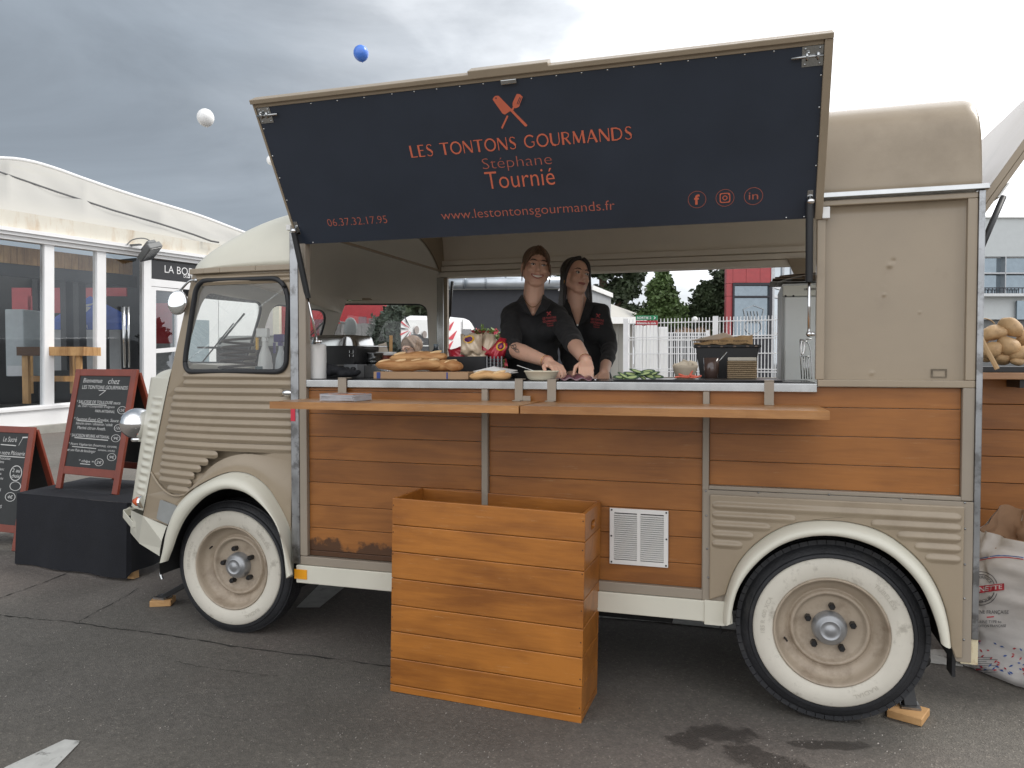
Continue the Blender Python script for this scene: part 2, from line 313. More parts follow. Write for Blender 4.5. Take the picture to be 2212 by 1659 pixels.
# ================================================================== GROUND
def gz(x, y=0): return max(-.03, min(.09, -.0140 * (x - .35)))
def asphalt():
    m = bpy.data.materials.new('asphalt'); m.use_nodes = True; t = m.node_tree; n = t.nodes; l = t.links.new; b = n['Principled BSDF']
    tcn = n.new('ShaderNodeTexCoord')
    def nz(s, d, r, dist=0):
        q = n.new('ShaderNodeTexNoise'); q.inputs['Scale'].default_value = s; q.inputs['Detail'].default_value = d; q.inputs['Roughness'].default_value = r; q.inputs['Distortion'].default_value = dist; l(tcn.outputs['Object'], q.inputs[0]); return q.outputs[0]
    def rmp(s, st):
        q = n.new('ShaderNodeValToRGB'); el = q.color_ramp.elements; el[0].position = st[0][0]; el[0].color = st[0][1] + (1,); el[1].position = st[-1][0]; el[1].color = st[-1][1] + (1,)
        for p, c in st[1:-1]: e_ = el.new(p); e_.color = c + (1,)
        l(s, q.inputs[0]); return q.outputs[0]
    def mix(f, a, b_, mode='MIX'):
        q = n.new('ShaderNodeMixRGB'); q.blend_type = mode
        if isinstance(f, float): q.inputs[0].default_value = f
        else: l(f, q.inputs[0])
        l(a, q.inputs[1])
        if isinstance(b_, tuple): q.inputs[2].default_value = b_ + (1,)
        else: l(b_, q.inputs[2])
        return q.outputs[0]
    base = rmp(nz(.9, 9, .68), [(.3, (.102, .094, .080)), (.52, (.138, .127, .110)), (.75, (.170, .156, .137))])
    base = mix(rmp(nz(.55, 3, .5), [(.45, (0, 0, 0)), (.62, (.7, .7, .7))]), base, (.155, .130, .114))
    vo = n.new('ShaderNodeTexVoronoi'); vo.inputs['Scale'].default_value = 170; l(tcn.outputs['Object'], vo.inputs[0])
    hs = n.new('ShaderNodeSeparateColor'); l(vo.outputs['Color'], hs.inputs[0])
    grit = rmp(hs.outputs[0], [(.0, (.78, .78, .78)), (.6, (.97, .97, .97)), (.95, (1.08, 1.07, 1.06)), (.993, (1.6, 1.57, 1.52))])
    base = mix(1., base, grit, 'MULTIPLY')
    base = mix(1., base, rmp(nz(38, 4, .7), [(.3, (.80, .80, .80)), (.7, (1.14, 1.14, 1.14))]), 'MULTIPLY')
    # wet patches in the foreground, right of the middle
    se = n.new('ShaderNodeSeparateXYZ'); l(tcn.outputs['Object'], se.inputs[0])
    def gauss(cx, cy, sx, sy, rot=0):
        mp = n.new('ShaderNodeMapping'); mp.vector_type = 'TEXTURE'; mp.inputs['Location'].default_value = (cx, cy, 0); mp.inputs['Rotation'].default_value = (0, 0, rot); mp.inputs['Scale'].default_value = (sx, sy, 100); l(tcn.outputs['Object'], mp.inputs[0])
        g = n.new('ShaderNodeTexGradient'); g.gradient_type = 'SPHERICAL'; l(mp.outputs[0], g.inputs[0]); return g.outputs['Fac']
    wn = nz(7, 9, .72)
    acc = None
    for g in WET:
        q = gauss(*g); s_ = n.new('ShaderNodeMath'); s_.operation = 'ADD'; l(q, s_.inputs[0]); k = n.new('ShaderNodeMath'); k.operation = 'MULTIPLY_ADD'; k.inputs[1].default_value = 1.8; k.inputs[2].default_value = -.9; l(wn, k.inputs[0]); l(k.outputs[0], s_.inputs[1])
        r_ = n.new('ShaderNodeMapRange'); r_.interpolation_type = 'SMOOTHSTEP'; r_.inputs[1].default_value = .26; r_.inputs[2].default_value = .50; l(s_.outputs[0], r_.inputs[0])
        if acc is None: acc = r_.outputs[0]
        else: a_ = n.new('ShaderNodeMath'); a_.operation = 'MAXIMUM'; l(acc, a_.inputs[0]); l(r_.outputs[0], a_.inputs[1]); acc = a_.outputs[0]
    base = mix(acc, base, mix(1., base, (.46, .45, .45), 'MULTIPLY'))
    l(base, b.inputs['Base Color'])
    rr = n.new('ShaderNodeMapRange'); rr.inputs[3].default_value = .82; rr.inputs[4].default_value = .5; l(acc, rr.inputs[0]); l(rr.outputs[0], b.inputs['Roughness'])
    bp = n.new('ShaderNodeBump'); bp.inputs['Strength'].default_value = .5; bp.inputs['Distance'].default_value = .006
    hh = n.new('ShaderNodeMath'); hh.operation = 'ADD'; l(vo.outputs['Distance'], hh.inputs[0]); l(nz(60, 4, .7), hh.inputs[1]); l(hh.outputs[0], bp.inputs['Height']); l(bp.outputs[0], b.inputs['Normal'])
    return m
def gp(px, py, dz=0):      # ground point under a photo position
    p = at(px, py, 'z', .02)
    for _ in range(4): p = at(px, py, 'z', gz(p.x) + dz)
    return p
_w1 = gp(1560, 1585); _w2 = gp(1640, 1640); _w3 = gp(1480, 1600); _w4 = gp(1790, 1610)
WET = [(_w1.x, _w1.y, .20, .11, .2), (_w2.x, _w2.y, .30, .12, -.35), (_w3.x, _w3.y, .12, .10, 0), (_w4.x, _w4.y, .22, .05, .3)]
mb = MB(); xs = [-400, -60, -20, -8, -5.4, -4, -2.5, -1, .35, 1.5, 2.6, 5, 20, 60, 400]; ys_ = [-60, -6, -3, 0, 3, 8, 20, 60, 300, 700]
mb.grid(lambda u, v: Vector((xs[round(u * (len(xs) - 1))], ys_[round(v * (len(ys_) - 1))], gz(xs[round(u * (len(xs) - 1))]))), len(xs), len(ys_))
ground = mb.build('ground', asphalt(), kind='structure')
PAINT = mat('road_paint', (.50, .50, .47), .75, var=.12, scale=20, dirt=(.12, .115, .105), dirtpos=(.56, .68), dscale=17)
def marking(pts, label):
    mb = MB(); P = [gp(*p, dz=.004) for p in pts]; mb.add(P, [tuple(range(len(P)))]); return mb.build('parking_line', PAINT, kind='structure')
marking([(140, 1597), (172, 1600), (170, 1606), (78, 1700), (-60, 1700), (15, 1655)], '')
marking([(700, 1252), (762, 1254), (690, 1312), (640, 1312)], '')
marking([(1290, 1318), (1420, 1326), (1600, 1346), (1600, 1362), (1420, 1343), (1290, 1333)], '')
marking([(2010, 1402), (2080, 1405), (2080, 1440), (2010, 1432)], '')
CRACK = mat('dark_joint', (.022, .021, .018), .95, var=.3, scale=30)
def crack(pts, wd, seed, nm='ground_crack'):
    rnd = random.Random(seed); mb = MB(); P = chaikin([gp(*p, dz=.003) for p in pts], 3); V = []
    for i, p in enumerate(P):
        d = (P[min(i + 1, len(P) - 1)] - P[max(i - 1, 0)]); q = Vector((-d.y, d.x, 0)).normalized(); j = rnd.uniform(-.006, .006)
        ww = wd * rnd.uniform(.15, 1.2) * (.5 + .7 * abs(math.sin(i * .9 + seed)))
        V += [p + q * (j - ww / 2), p + q * (j + ww / 2)]
    mb.add(V, [(2 * i, 2 * i + 1, 2 * i + 3, 2 * i + 2) for i in range(len(P) - 1)]); return mb.build(nm, CRACK, kind='structure')
crack([(-20, 1326), (60, 1335), (150, 1342), (240, 1357), (300, 1362), (400, 1378), (520, 1398), (700, 1420), (850, 1440)], .009, 1)
crack([(-10, 1295), (60, 1270), (130, 1245), (175, 1222)], .008, 2)
crack([(165, 1347), (200, 1325), (260, 1295), (300, 1270)], .005, 3)
crack([(380, 1428), (430, 1440), (520, 1452), (600, 1460)], .004, 4)
# leaf litter and loose grit: tiny stones, nobody could count them
mb = MB(); rnd = random.Random(5)
for i in range(900):
    p = gp(rnd.uniform(-40, 2240), 1230 + 470 * math.sqrt(rnd.random())); s_ = rnd.uniform(.0012, .0035)
    if -.9 < p.y < 6: mb.add([p + Vector((math.cos(a) * s_ * rnd.uniform(.6, 1.2), math.sin(a) * s_ * rnd.uniform(.6, 1.2), z_ * s_)) for z_, a in ((0, 0), (0, 2.1), (0, 4.2), (1, 1))], [(0, 1, 2), (0, 1, 3), (1, 2, 3), (2, 0, 3)])
tag(mb.build('loose_grit', mat('pale_grit', (.34, .31, .28), .9, var=.5, scale=3)), 'pale loose grit scattered over the dark asphalt', 'grit', kind='stuff')

# ================================================================== FOOD VAN
van = thing('food_van', (-.8, 1.0, 0), 'vintage beige corrugated food van with timber side panels and raised navy hatch', 'food van')
z1 = lambda x, y: ((x / 2.765) / 1.1573, (380 + y / 2.765) / 1.1573)
z2 = lambda x, y: ((x / 2.765) / 1.1573, (880 + y / 2.765) / 1.1573)
z3 = lambda x, y: ((700 + x / 3.319) / 1.1573, (560 + y / 3.319) / 1.1573)
z4 = lambda x, y: ((1200 + x / 3.319) / 1.1573, (560 + y / 3.319) / 1.1573)
z5 = lambda x, y: ((1680 + x / 3.771) / 1.1573, (560 + y / 3.771) / 1.1573)
zf = lambda x, y: ((380 + x / 3.072) / 1.1573, (1100 + y / 3.072) / 1.1573)
zr = lambda x, y: ((1720 + x / 2.3697) / 1.1573, (1180 + y / 2.3697) / 1.1573)
W = 1.80
def shf(y): return -.13 * max(0, min(1, (y - .15) / (W - .3)))
def ysf(x): return .015 + (.0 if x > -2.3 else .30 * (x + 2.3) ** 2)
def cpt(px, py, off=0.):
    p = yy(px, py, .02)
    for _ in range(6): p = yy(px, py, ysf(p.x) + off)
    return p
eT = cpt(416, 600); eB = cpt(309, 1114)
def xe(z): return eT.x + (eB.x - eT.x) * (eT.z - z) / (eT.z - eB.z)
def resamp(P, n):
    P = [Vector(p) for p in P]; d = [0]
    for a, b in zip(P, P[1:]): d.append(d[-1] + (b - a).length)
    out = []
    for i in range(n):
        t = d[-1] * i / (n - 1); k = 0
        while k < len(d) - 2 and d[k + 1] < t: k += 1
        s_ = (t - d[k]) / (d[k + 1] - d[k] or 1); out.append(P[k].lerp(P[k + 1], s_))
    return out
FO = [(95, 932), (120, 800), (135, 680), (200, 500), (260, 430), (330, 370), (430, 310), (520, 268), (590, 243), (650, 237), (720, 243), (780, 262), (840, 300), (890, 345), (935, 400), (970, 460), (1010, 530), (1050, 610), (1080, 690), (1084, 800), (1084, 950), (1082, 1045)]
FI = [(100, 935), (135, 850), (170, 740), (215, 640), (260, 570), (320, 500), (400, 430), (500, 385), (560, 375), (650, 387), (740, 425), (820, 490), (880, 550), (930, 620), (970, 700), (1000, 790), (1025, 880), (1045, 980), (1060, 1040)]
RO = [(205, 890), (208, 780), (228, 700), (262, 600), (320, 500), (400, 420), (500, 350), (620, 300), (760, 283), (900, 287), (1040, 312), (1160, 355), (1270, 430), (1370, 520), (1450, 630), (1510, 760), (1545, 900), (1555, 1027)]
RI = [(253, 902), (265, 800), (290, 710), (340, 620), (410, 540), (500, 465), (600, 415), (720, 385), (850, 380), (980, 400), (1100, 440), (1210, 500), (1310, 590), (1390, 690), (1450, 820), (1490, 940), (1507, 1027)]
def fpt(px, py):
    p = yy(px, py, -.07)
    for _ in range(8): p = yy(px, py, -.078 + .30 * max(0, -2.42 - p.x))
    return p
fo = resamp(chaikin([cpt(*zf(*p)) for p in FO], 1), 48); fi = resamp(chaikin([fpt(*zf(*p)) for p in FI], 1), 48)
ro = resamp(chaikin([yy(*zr(*p), -.02) for p in RO], 1), 48); ri = resamp(chaikin([yy(*zr(*p), -.088) for p in RI], 1), 48)
def byangle(P, c, n, a0, a1):
    out_ = []; A = [math.atan2(p.z - c[1], p.x - c[0]) for p in P]; A = [a if a > -math.pi / 2 - .2 else a + 2 * math.pi for a in A]
    for i in range(n):
        t = a0 + (a1 - a0) * i / (n - 1); k = 0
        while k < len(P) - 2 and A[k + 1] > t: k += 1
        s_ = max(0, min(1, (A[k] - t) / ((A[k] - A[k + 1]) or 1e-6))); out_.append(P[k].lerp(P[k + 1], s_))
    return out_
def pair(O, I, c, n=56):
    aa = lambda p: (lambda a: a if a > -math.pi / 2 - .2 else a + 2 * math.pi)(math.atan2(p.z - c[1], p.x - c[0]))
    return byangle(O, c, n, aa(O[0]), aa(O[-1])), byangle(I, c, n, aa(I[0]), aa(I[-1]))
def fender(O, I, yo, yi, nm, cx=-9):
    mb = MB(); R_ = []
    yi0 = yi
    for o, i in zip(O, I):
        row = []; yo = o.y; yi = i.y
        for k, yb in ((0, yo + .006), (.08, yo - .3 * (yo - yi)), (.25, yo - .68 * (yo - yi)), (.45, yo - .92 * (yo - yi)), (.7, yi), (.92, yi + .004), (1., yi + .014), (1.0, yi + .022)):
            row.append(Vector((o.x + (i.x - o.x) * k, yb, o.z + (i.z - o.z) * k)))
        R_.append(row)
    mb.grid(lambda u, v: R_[round(u * (len(R_) - 1))][round(v * 7)], len(R_), 8); return mb.build(nm, CREAM, van, True)
fender(*pair(fo, fi, (-2.40, .38)), .015, -.08, 'front_fender', -2.38); fender(*pair(ro, ri, (.31, .36)), -.022, -.09, 'rear_fender')
# ---- near cab side
wpx = [(427, 607), (607, 601), (625, 640), (619, 803), (401, 803), (402, 770)]
wout = [cpt(*p) for p in wpx]; whole = rpoly([(p.x, p.z) for p in wout], [.07, .05, .05, .06, .05, .03], 6)
out = [(p.x, p.z) for p in [cpt(*q) for q in ((416, 592), (520, 583), (629, 573))]] + [(-2.008, 1.0)]
out += [(p.x, p.z) for p in fo[::-1] if p.z > .44 and p.x < -2.01]
q = [cpt(*p) for p in (z2(1165, 1200), z2(1075, 1165), (309, 1114))]; out += [(p.x, p.z) for p in q] + [(xe(z), z) for z in (.8, 1.0, 1.2, 1.4, 1.6)]
# denser along x so that the gentle curve reads
def cabmap(x, z, w_): return Vector((x, ysf(x) + w_, z))
def finely(poly, st=.12):
    o_ = []
    for i, a in enumerate(poly):
        b = poly[(i + 1) % len(poly)]; n_ = max(1, int(math.hypot(b[0] - a[0], b[1] - a[1]) / st))
        o_ += [(a[0] + (b[0] - a[0]) * k / n_, a[1] + (b[1] - a[1]) * k / n_) for k in range(n_)]
    return o_
mb = MB(); mb.plate(finely(out), [whole[::-1]], cabmap, .012); mb.build('cab_side', TAN, van)
farm = lambda x, z, w_: Vector((x - .13 * max(0, min(1, (-x - 2.05) / .35)), W - ysf(x) - w_, z))
fw = rpoly([(p.x + .13 * max(0, min(1, (-p.x - 2.05 + .0) / .48)), p.z) for p in [yy(*q, W - .03) for q in ((737, 656), (922, 656), (930, 800), (676, 800), (700, 740))]], .06, 5)
mb = MB(); mb.plate(finely(out), [fw[::-1]], farm, .012); mb.build('cab_side', TAN, van)
def smallpoly(pts, k):
    cx = sum(p[0] for p in pts) / len(pts); cz = sum(p[1] for p in pts) / len(pts); return [(cx + (p[0] - cx) * k, cz + (p[1] - cz) * k) for p in pts]
mb = MB(); mb.tube([cabmap(x, z, -.004) for x, z in whole], .0125, 8, True, flat=1); wf = mb.build('cab_window', RUBBER, van, True)
mb = MB(); xa_, xb_ = -2.58, -2.05; mb.add([Vector((x, ysf(xa_) + (ysf(xb_) - ysf(xa_)) * (x - xa_) / (xb_ - xa_) + .003, z)) for x, z in smallpoly(whole, .99)], [tuple(range(len(whole)))]); mb.build('window_pane', GLASS, wf)
mb = MB(); mb.tube([farm(x, z, 0) for x, z in fw], .010, 8, True); wf2 = mb.build('cab_window', RUBBER, van, True)
mb = MB(); fa_, fb_ = farm(-2.62, 1.5, .004), farm(-2.10, 1.5, .004); mb.add([(lambda p: Vector((p.x, fa_.y + (fb_.y - fa_.y) * (p.x - fa_.x) / (fb_.x - fa_.x), p.z)))(farm(x, z, .004)) for x, z in smallpoly(fw, .99)], [tuple(range(len(fw)))]); mb.build('window_pane', GLASS, wf2)
def rib1(*a_, nm='rib', **k_): mb = MB(); rib(mb, *a_, **k_); mb.build(nm, TAN, van, True)
def rib(mb, xa, xb, z, h=.019, H=.011, yf=ysf, nx=26, nz=9, sgn=1):
    ln = xb - xa; vs = []
    for i in range(nx):
        t = i / (nx - 1); t = .5 - .5 * math.cos(math.pi * t); x = xa + ln * t
        e_ = min(x - xa, xb - x) / .028; am = math.sqrt(max(0, 1 - (1 - min(1, e_)) ** 2))
        for j in range(nz):
            s_ = -1 + 2 * j / (nz - 1); vs.append((x, yf(x) - .0006 - H * am * .5 * (1 + math.cos(math.pi * s_)), z + h * s_ * (.25 + .75 * am)))
    mb.add(vs, [(i * nz + j, i * nz + j + 1, (i + 1) * nz + j + 1, (i + 1) * nz + j) for i in range(nx - 1) for j in range(nz - 1)])
RB = [(1265, 2030, 165), (1268, 2030, 215), (1205, 1962, 268), (1192, 2030, 320), (1182, 2030, 372), (1172, 2030, 425), (1162, 2030, 475), (1152, 2030, 525), (1143, 2030, 575), (1135, 2030, 628), (1122, 1505, 680), (1115, 1440, 730), (1108, 1390, 778), (1103, 1345, 828), (1100, 1325, 880), (1158, 1312, 942)]
mb = MB()
for a, b, y_ in RB:
    pa = cpt(*z2(a, y_)); xb = min(cpt(*z2(b, y_)).x, -2.012); rib1(pa.x, xb, pa.z)
for (a, b) in (((413 + 8, 603), 620), ((425, 618 - 6), 624)):
    pa = cpt(*a); rib1(pa.x, -2.015, pa.z + .001, .014, .009)
# pressed edge line under the corrugations and swell over the wheel arch
mb = MB(); pr_ = chaikin([cpt(*z2(*p), -.002) for p in ((1045, 830), (1085, 900), (1140, 965), (1210, 1000), (1290, 985))], 2); mb.tube(pr_, .006, 6); mb.build('pressed_seam', TAN, van, True)
aro = resamp(chaikin([cpt(*z2(*p)) for p in ((1330, 960), (1400, 850), (1490, 765), (1600, 715), (1720, 700), (1880, 725), (2028, 760))], 2), 30); ari = fo[11:41]
mb = MB(); mb.grid(lambda u, v: (lambda a, b: Vector((a.x + (b.x - a.x) * v, ysf(a.x) - .001 - .013 * (.5 - .5 * math.cos(math.pi * min(1, v * 1.6))), a.z + (b.z - a.z) * v)))(aro[round(u * 29)], ari[round(u * 29)]), 30, 9); mb.build('wheel_arch_swell', TAN, van, True)
# grey blanking plate low on the nose side
mb = MB(); pl = rpoly([(p.x, p.z) for p in [cpt(*z2(*q)) for q in ((1112, 1018), (1228, 1062), (1175, 1195), (1085, 1152))]], .012, 3); mb.plate(pl, [], lambda x, z, w_: cabmap(x, z, -.005 + w_), .004); mb.build('blanking_plate', mat('grey_blank', (.33, .34, .33), .5, .3, var=.12), van)
# door handle
p = cpt(*z2(2005, 282)); mb = MB(); mb.ell(p + Vector((0, -.02, 0)), (.030, .018, .016)); mb.build('door_handle', CHROME, van, True)
# gutter over the cab door
g0 = cpt(412, 593, -.012); g1 = cpt(629, 571, -.012); zg = (g0.z + g1.z) / 2
GUT = [Vector((x, ysf(x) - .012, zg)) for x in (-2.01, -2.2, -2.4, -2.5, g0.x)]
mb = MB()
for s_ in (0, 1):
    P = [Vector((p.x, p.y if not s_ else W - p.y, p.z)) for p in GUT]
    for a, b in zip(P, P[1:]): mb.bar(a, b, .018, .026)
mb.build('roof_gutter', TAN, van, bevel=.003)
# ---- cab roof dome
ZR = zg + .012; XB = -1.985
def gfun(y): t = min(1, abs((y - W / 2) / (W / 2 - .06))); return (1 - t ** 3.2)
def xfront(y, z): return xe(z) + shf(y) - .10 * gfun(y)
def roofp(u, v):
    t = -1 + 2 * v; yb_ = ysf(g0.x) ; a = t * math.pi / 2; y = W / 2 + (W / 2 - .008) * math.copysign(abs(math.sin(a)) ** .8, t); 
    yc = abs(y - W / 2) / (W / 2 - .008); xf = xe(ZR) + shf(y) - .08 * (1 - yc ** 3) - .015
    if yc > .9: xf += .12 * ((yc - .9) / .1) ** 2
    s_ = math.sin(u * math.pi / 2) ** .85; x = XB + (xf - XB) * s_
    return Vector((x, y, ZR + .385 * max(0, 1 - yc ** 2.5) ** .5 * max(0, 1 - s_ ** 2.3) ** .62))
mb = MB(); mb.grid(roofp, 36, 50); mb.build('cab_roof', CREAM, van, True, solid=.008)
# ---- windscreen wall with two panes
def wsm(y, z, w_): return Vector((xfront(y, z) + w_, y, z))
wsout = finely([(y, 1.30) for y in (.10, W - .10)] + [(W - .06, ZR), (.06, ZR)], .09)
holes = [rpoly([(a, 1.37), (b, 1.37), (b2, 1.735), (a2, 1.735)], [r0, r1, r1, r0], 6) for a, b, b2, a2, r0, r1 in ((.18, .87, .87, .18, .12, .10), (.95, 1.62, 1.62, .95, .10, .12))]
mb = MB(); mb.plate(wsout, [finely(h, .06)[::-1] for h in holes], wsm, .012); mb.build('windscreen_wall', TAN, van)
for h in holes:
    mb = MB(); mb.tube([wsm(y, z, .004) for y, z in finely(h, .06)], .010, 6, True); o = mb.build('windscreen', RUBBER, van, True)
    mb = MB(); hf = finely(smallpoly(h, .99), .06); ya_, yb_ = min(p[0] for p in h), max(p[0] for p in h); q0, q1, q2 = wsm(ya_, 1.37, .006), wsm(yb_, 1.37, .006), wsm(ya_, 1.73, .006); mb.add([Vector((q0.x + (q1.x - q0.x) * (y - ya_) / (yb_ - ya_) + (q2.x - q0.x) * (z - 1.37) / .36, y, z)) for y, z in hf], [tuple(range(len(hf)))]); mb.build('window_pane', GLASS, o)
for yc in (.55, 1.45):
    mb = MB(); a = wsm(yc - .1, 1.36, -.03); b = wsm(yc + .12, 1.60, -.03); mb.tube([a, b], .004, 5); mb.tube([wsm(yc + .03, 1.48, -.025), wsm(yc + .19, 1.66, -.022)], .006, 5); mb.build('wiper', BLACK, van)
mb = MB(); mb.plate(finely(out), [fw[::-1]], lambda x, z, w_: farm(x, z, w_ + .0135), .003); mb.build('cab_lining', INNER, van)  # pale sheets added inside the cab to bounce more light
mb = MB(); mb.plate(wsout, [finely(h, .06)[::-1] for h in holes], lambda y, z, w_: wsm(y, z, w_ + .0135), .003); mb.build('cab_lining', INNER, van)
# ---- nose
def gn(y):
    t = (y - .11) / (W / 2 - .11); t = max(0, min(1, t if y < W / 2 else (W - .11 - y) / (W / 2 - .11))); return (1 - (1 - t) ** 8)
def nosep(u, v):
    z = .60 + .70 * min(1, v * 1.12); ye = ysf(xe(z)) - .004; ub = .5 - .5 * math.cos(math.pi * u); ub = .5 - .5 * math.cos(math.pi * ub); y = ye + (W - 2 * ye) * ub
    yd = min(y, W - y) - ye; g = 1 - (1 - min(1, yd / (W / 2 - ye))) ** 8
    B = .225 + .075 * (z - .6) / .7
    if v * 1.12 > 1: k = (v * 1.12 - 1) / .12; B *= math.cos(k * math.pi / 2) * .75 + .12; z = 1.30 + .045 * math.sin(k * math.pi / 2)
    k2 = max(0, 1 - abs(yd - .030) / .026); r_ = .0065 * math.cos(2 * math.pi * (z - .6) / .040) * min(1, 1.6 * k2) if .68 < z < 1.20 else 0
    rim_ = .006 * math.exp(-((yd - .085) / .012) ** 2)
    return Vector((xe(z) + shf(y) - B * g - (r_ + rim_) * .7, y - (r_ + rim_) * .7 * (1 if y < W / 2 else -1), z))
mb = MB(); mb.grid(nosep, 90, 190); mb.build('nose_panel', CREAM, van, True)
VENT = mat('vent_dark', (.05, .055, .055), .7)
for (a, b, c, d_) in (((1097, 200), (1138, 180), (1128, 238), (1087, 258)), ((1146, 176), (1168, 168), (1160, 222), (1140, 232))):
    mb = MB(); P = [yy(*z2(*q), .19) + Vector((-.012, -.006, 0)) for q in (a, b, c, d_)]; mb.add(P + [p + Vector((.02, .02, 0)) for p in P], [(0, 1, 2, 3), (4, 5, 6, 7), (0, 1, 5, 4), (1, 2, 6, 5), (2, 3, 7, 6), (3, 0, 4, 7)]); mb.build('nose_vent', VENT, van)
# bumper corner, apron and bumper hoop
A_ = cpt(*z2(985, 1130), -.004); B_ = cpt(*z2(1205, 1225), .012); C_ = yy(*z2(1150, 1440), .075); D_ = yy(*z2(960, 1322), .25); E_ = yy(*z2(900, 1252), .42); F_ = yy(*z2(905, 1092), .38); G_ = cpt(*z2(1165, 1372), -.012)
def mir(p): return Vector((p.x, W - p.y, p.z))
P = [A_, B_, C_, D_, E_, F_, G_]; n_ = len(P); mb = MB(); mb.add(P + [mir(p) for p in P], [(0, 1, 6), (0, 6, 2, 3), (0, 3, 4, 5), (5, 4, 11, 12), (7, 13, 8), (7, 10, 9, 13), (7, 12, 11, 10), (4, 3, 10, 11), (6, 1, 2), (13, 9, 8)])
mb.build('front_apron', CREAM, van, bevel=.004)
mb = MB(); bp_ = [yy(*z2(972, 1192), .28), yy(*z2(905, 1172), .40), yy(*z2(856, 1118), .50)]
mb.bar(yy(*z2(855, 1118), .45), yy(*z2(900, 1092), .55), .006, .04); mb.bar(yy(*z2(853, 1120), .45), yy(*z2(945, 1232), .30), .006, .042); mb.bar(yy(*z2(915, 1195), .33), yy(*z2(968, 1178), .28), .006, .035)
a = yy(*z2(855, 1115), .45); mb.bar(a, Vector((a.x, W - a.y, a.z)), .01, .042); mb.build('front_bumper', CREAM, van, bevel=.002)
mb = MB(); a = yy(*z2(985, 1035), .165) + Vector((-.004, 0, 0)); mb.lathe([(.0, -.055), (.012, -.052), (.024, -.03), (.028, -.006), (.028, 0)], a, 'x', 18); mb.build('indicator_lamp', mat('orange_lens', (.62, .10, .02), .25, coat=.4), van, True)
mb = MB(); mb.lathe([(.0, -.002), (.034, -.002), (.034, .012), (0, .012)], a, 'x', 18); mb.build('indicator_base', CHROME, van)
# headlamp
hc = yy(297, 915, .24); mb = MB(); mb.ell(hc, (.088, .088, .083), nu=32, nv=20); hl = mb.build('headlamp', CHROME, van, True)
mb = MB(); mb.tube([hc + Vector((0, .0, -.080)), yy(*z2(985, 595), .24), yy(*z2(1085, 572), .26)], .006, 6); mb.lathe([(.03, 0), (.035, .01), (.03, .02)], hc + Vector((0, 0, -.095)), 'z', 14); mb.build('lamp_bracket', CHROME, hl, True)
# wing mirrors
mc = yy(*z1(1230, 1042), .02); mb = MB()
R_m = Matrix.Rotation(rad(12), 4, 'Z') @ Matrix.Rotation(rad(8), 4, 'Y')
mb.ell(mc, (.050, .018, .060), R_m.to_3x3(), 24, 14); mi = mb.build('wing_mirror', CHROME, van, True)
mb = MB(); mb.ell(mc + Vector((.004, -.0165, 0)), (.044, .006, .054), R_m.to_3x3(), 24, 14); mb.build('mirror_glass', mat('mirror_glass', (.75, .78, .78), .03, 1), mi, True)
mb = MB(); mb.tube(chaikin([yy(*z1(1355, 887), .04), yy(*z1(1315, 885), .02), yy(*z1(1270, 930), .02), yy(*z1(1225, 985), .03)], 2), .0055, 6); mb.ell(yy(*z1(1357, 887), .03), (.011, .011, .011)); mb.build('mirror_arm', STEEL, mi, True)
mb = MB(); m2c = Vector((eT.x - .12, W + .02, 1.60)); m2c = yy(757, 708, W + .07); mb.ell(m2c, (.055, .02, .075)); mb.tube(chaikin([m2c + Vector((0, 0, .05)), yy(735, 700, W + .05), yy(728, 680, W + .03)], 2), .006, 6); mb.build('wing_mirror', mat('mirror_back', (.22, .24, .24), .5), van, True)

# ---- corner post, frame bars
mb = MB(); mb.box(-2.010, -1.968, -.016, .02, .445, 1.975); mb.build('corner_post', STEELD, van, bevel=.003)
mb = MB(); mb.box(-2.008, -1.985, -.0185, -.016, 1.105, 1.165); mb.build('red_sticker', mat('red_vinyl', (.62, .03, .06), .4), van)  # red reflection on the post, painted as a flat patch
def bars(name, L_, m=TAN2, bev=.003):
    for b in L_: mb = MB(); mb.box(*b); mb.build(name, m, van, bevel=bev)
bars('frame_bar', [(-1.968, -1.930, -.012, .03, .483, 1.935), (-1.081, -1.053, -.012, .012, .483, 1.262), (-.164, -.139, -.012, .012, .470, 1.262), (-1.968, -.139, -.012, .03, .442, .481),
                   (.737, .776, -.012, .03, .88, 1.284), (-.139, .737, -.0125, .012, .879, .8945)])
bars('body_rail', [(.2535, .776, -.0125, .03, 1.2845, 1.3105), (.2535, .776, -.0125, .03, 1.956, 1.976), (.7435, .776, -.012, .03, 1.3107, 1.9558), (.246, .276, -.0120, .03, 1.3107, 1.9558)], TAN)
mb = MB(); mb.box(-1.93, .252, -.014, .035, 1.262, 1.296); mb.build('counter_rail', STEEL, van, bevel=.003)
mb = MB(); mb.box(.776, .797, -.02, .02, .385, 1.982); mb.build('rear_corner_strip', STEELD, van, bevel=.003)
mb = MB(); mb.box(.262, .808, -.028, .01, 1.983, 2.003); mb.build('drip_rail', STEEL, van, bevel=.003)
mb = MB(); pp = yy(1780, 455, -.02); mb.box(pp.x - .006, pp.x + .02, -.03, 0, pp.z - .03, pp.z + .012); mb.build('hinge_stop', WHITEP, van, bevel=.002); mb = MB(); pp = yy(623, 492, -.02); mb.box(pp.x - .006, pp.x + .016, -.03, 0, pp.z - .012, pp.z + .012); mb.build('hinge_stop', WHITEP, van, bevel=.002)
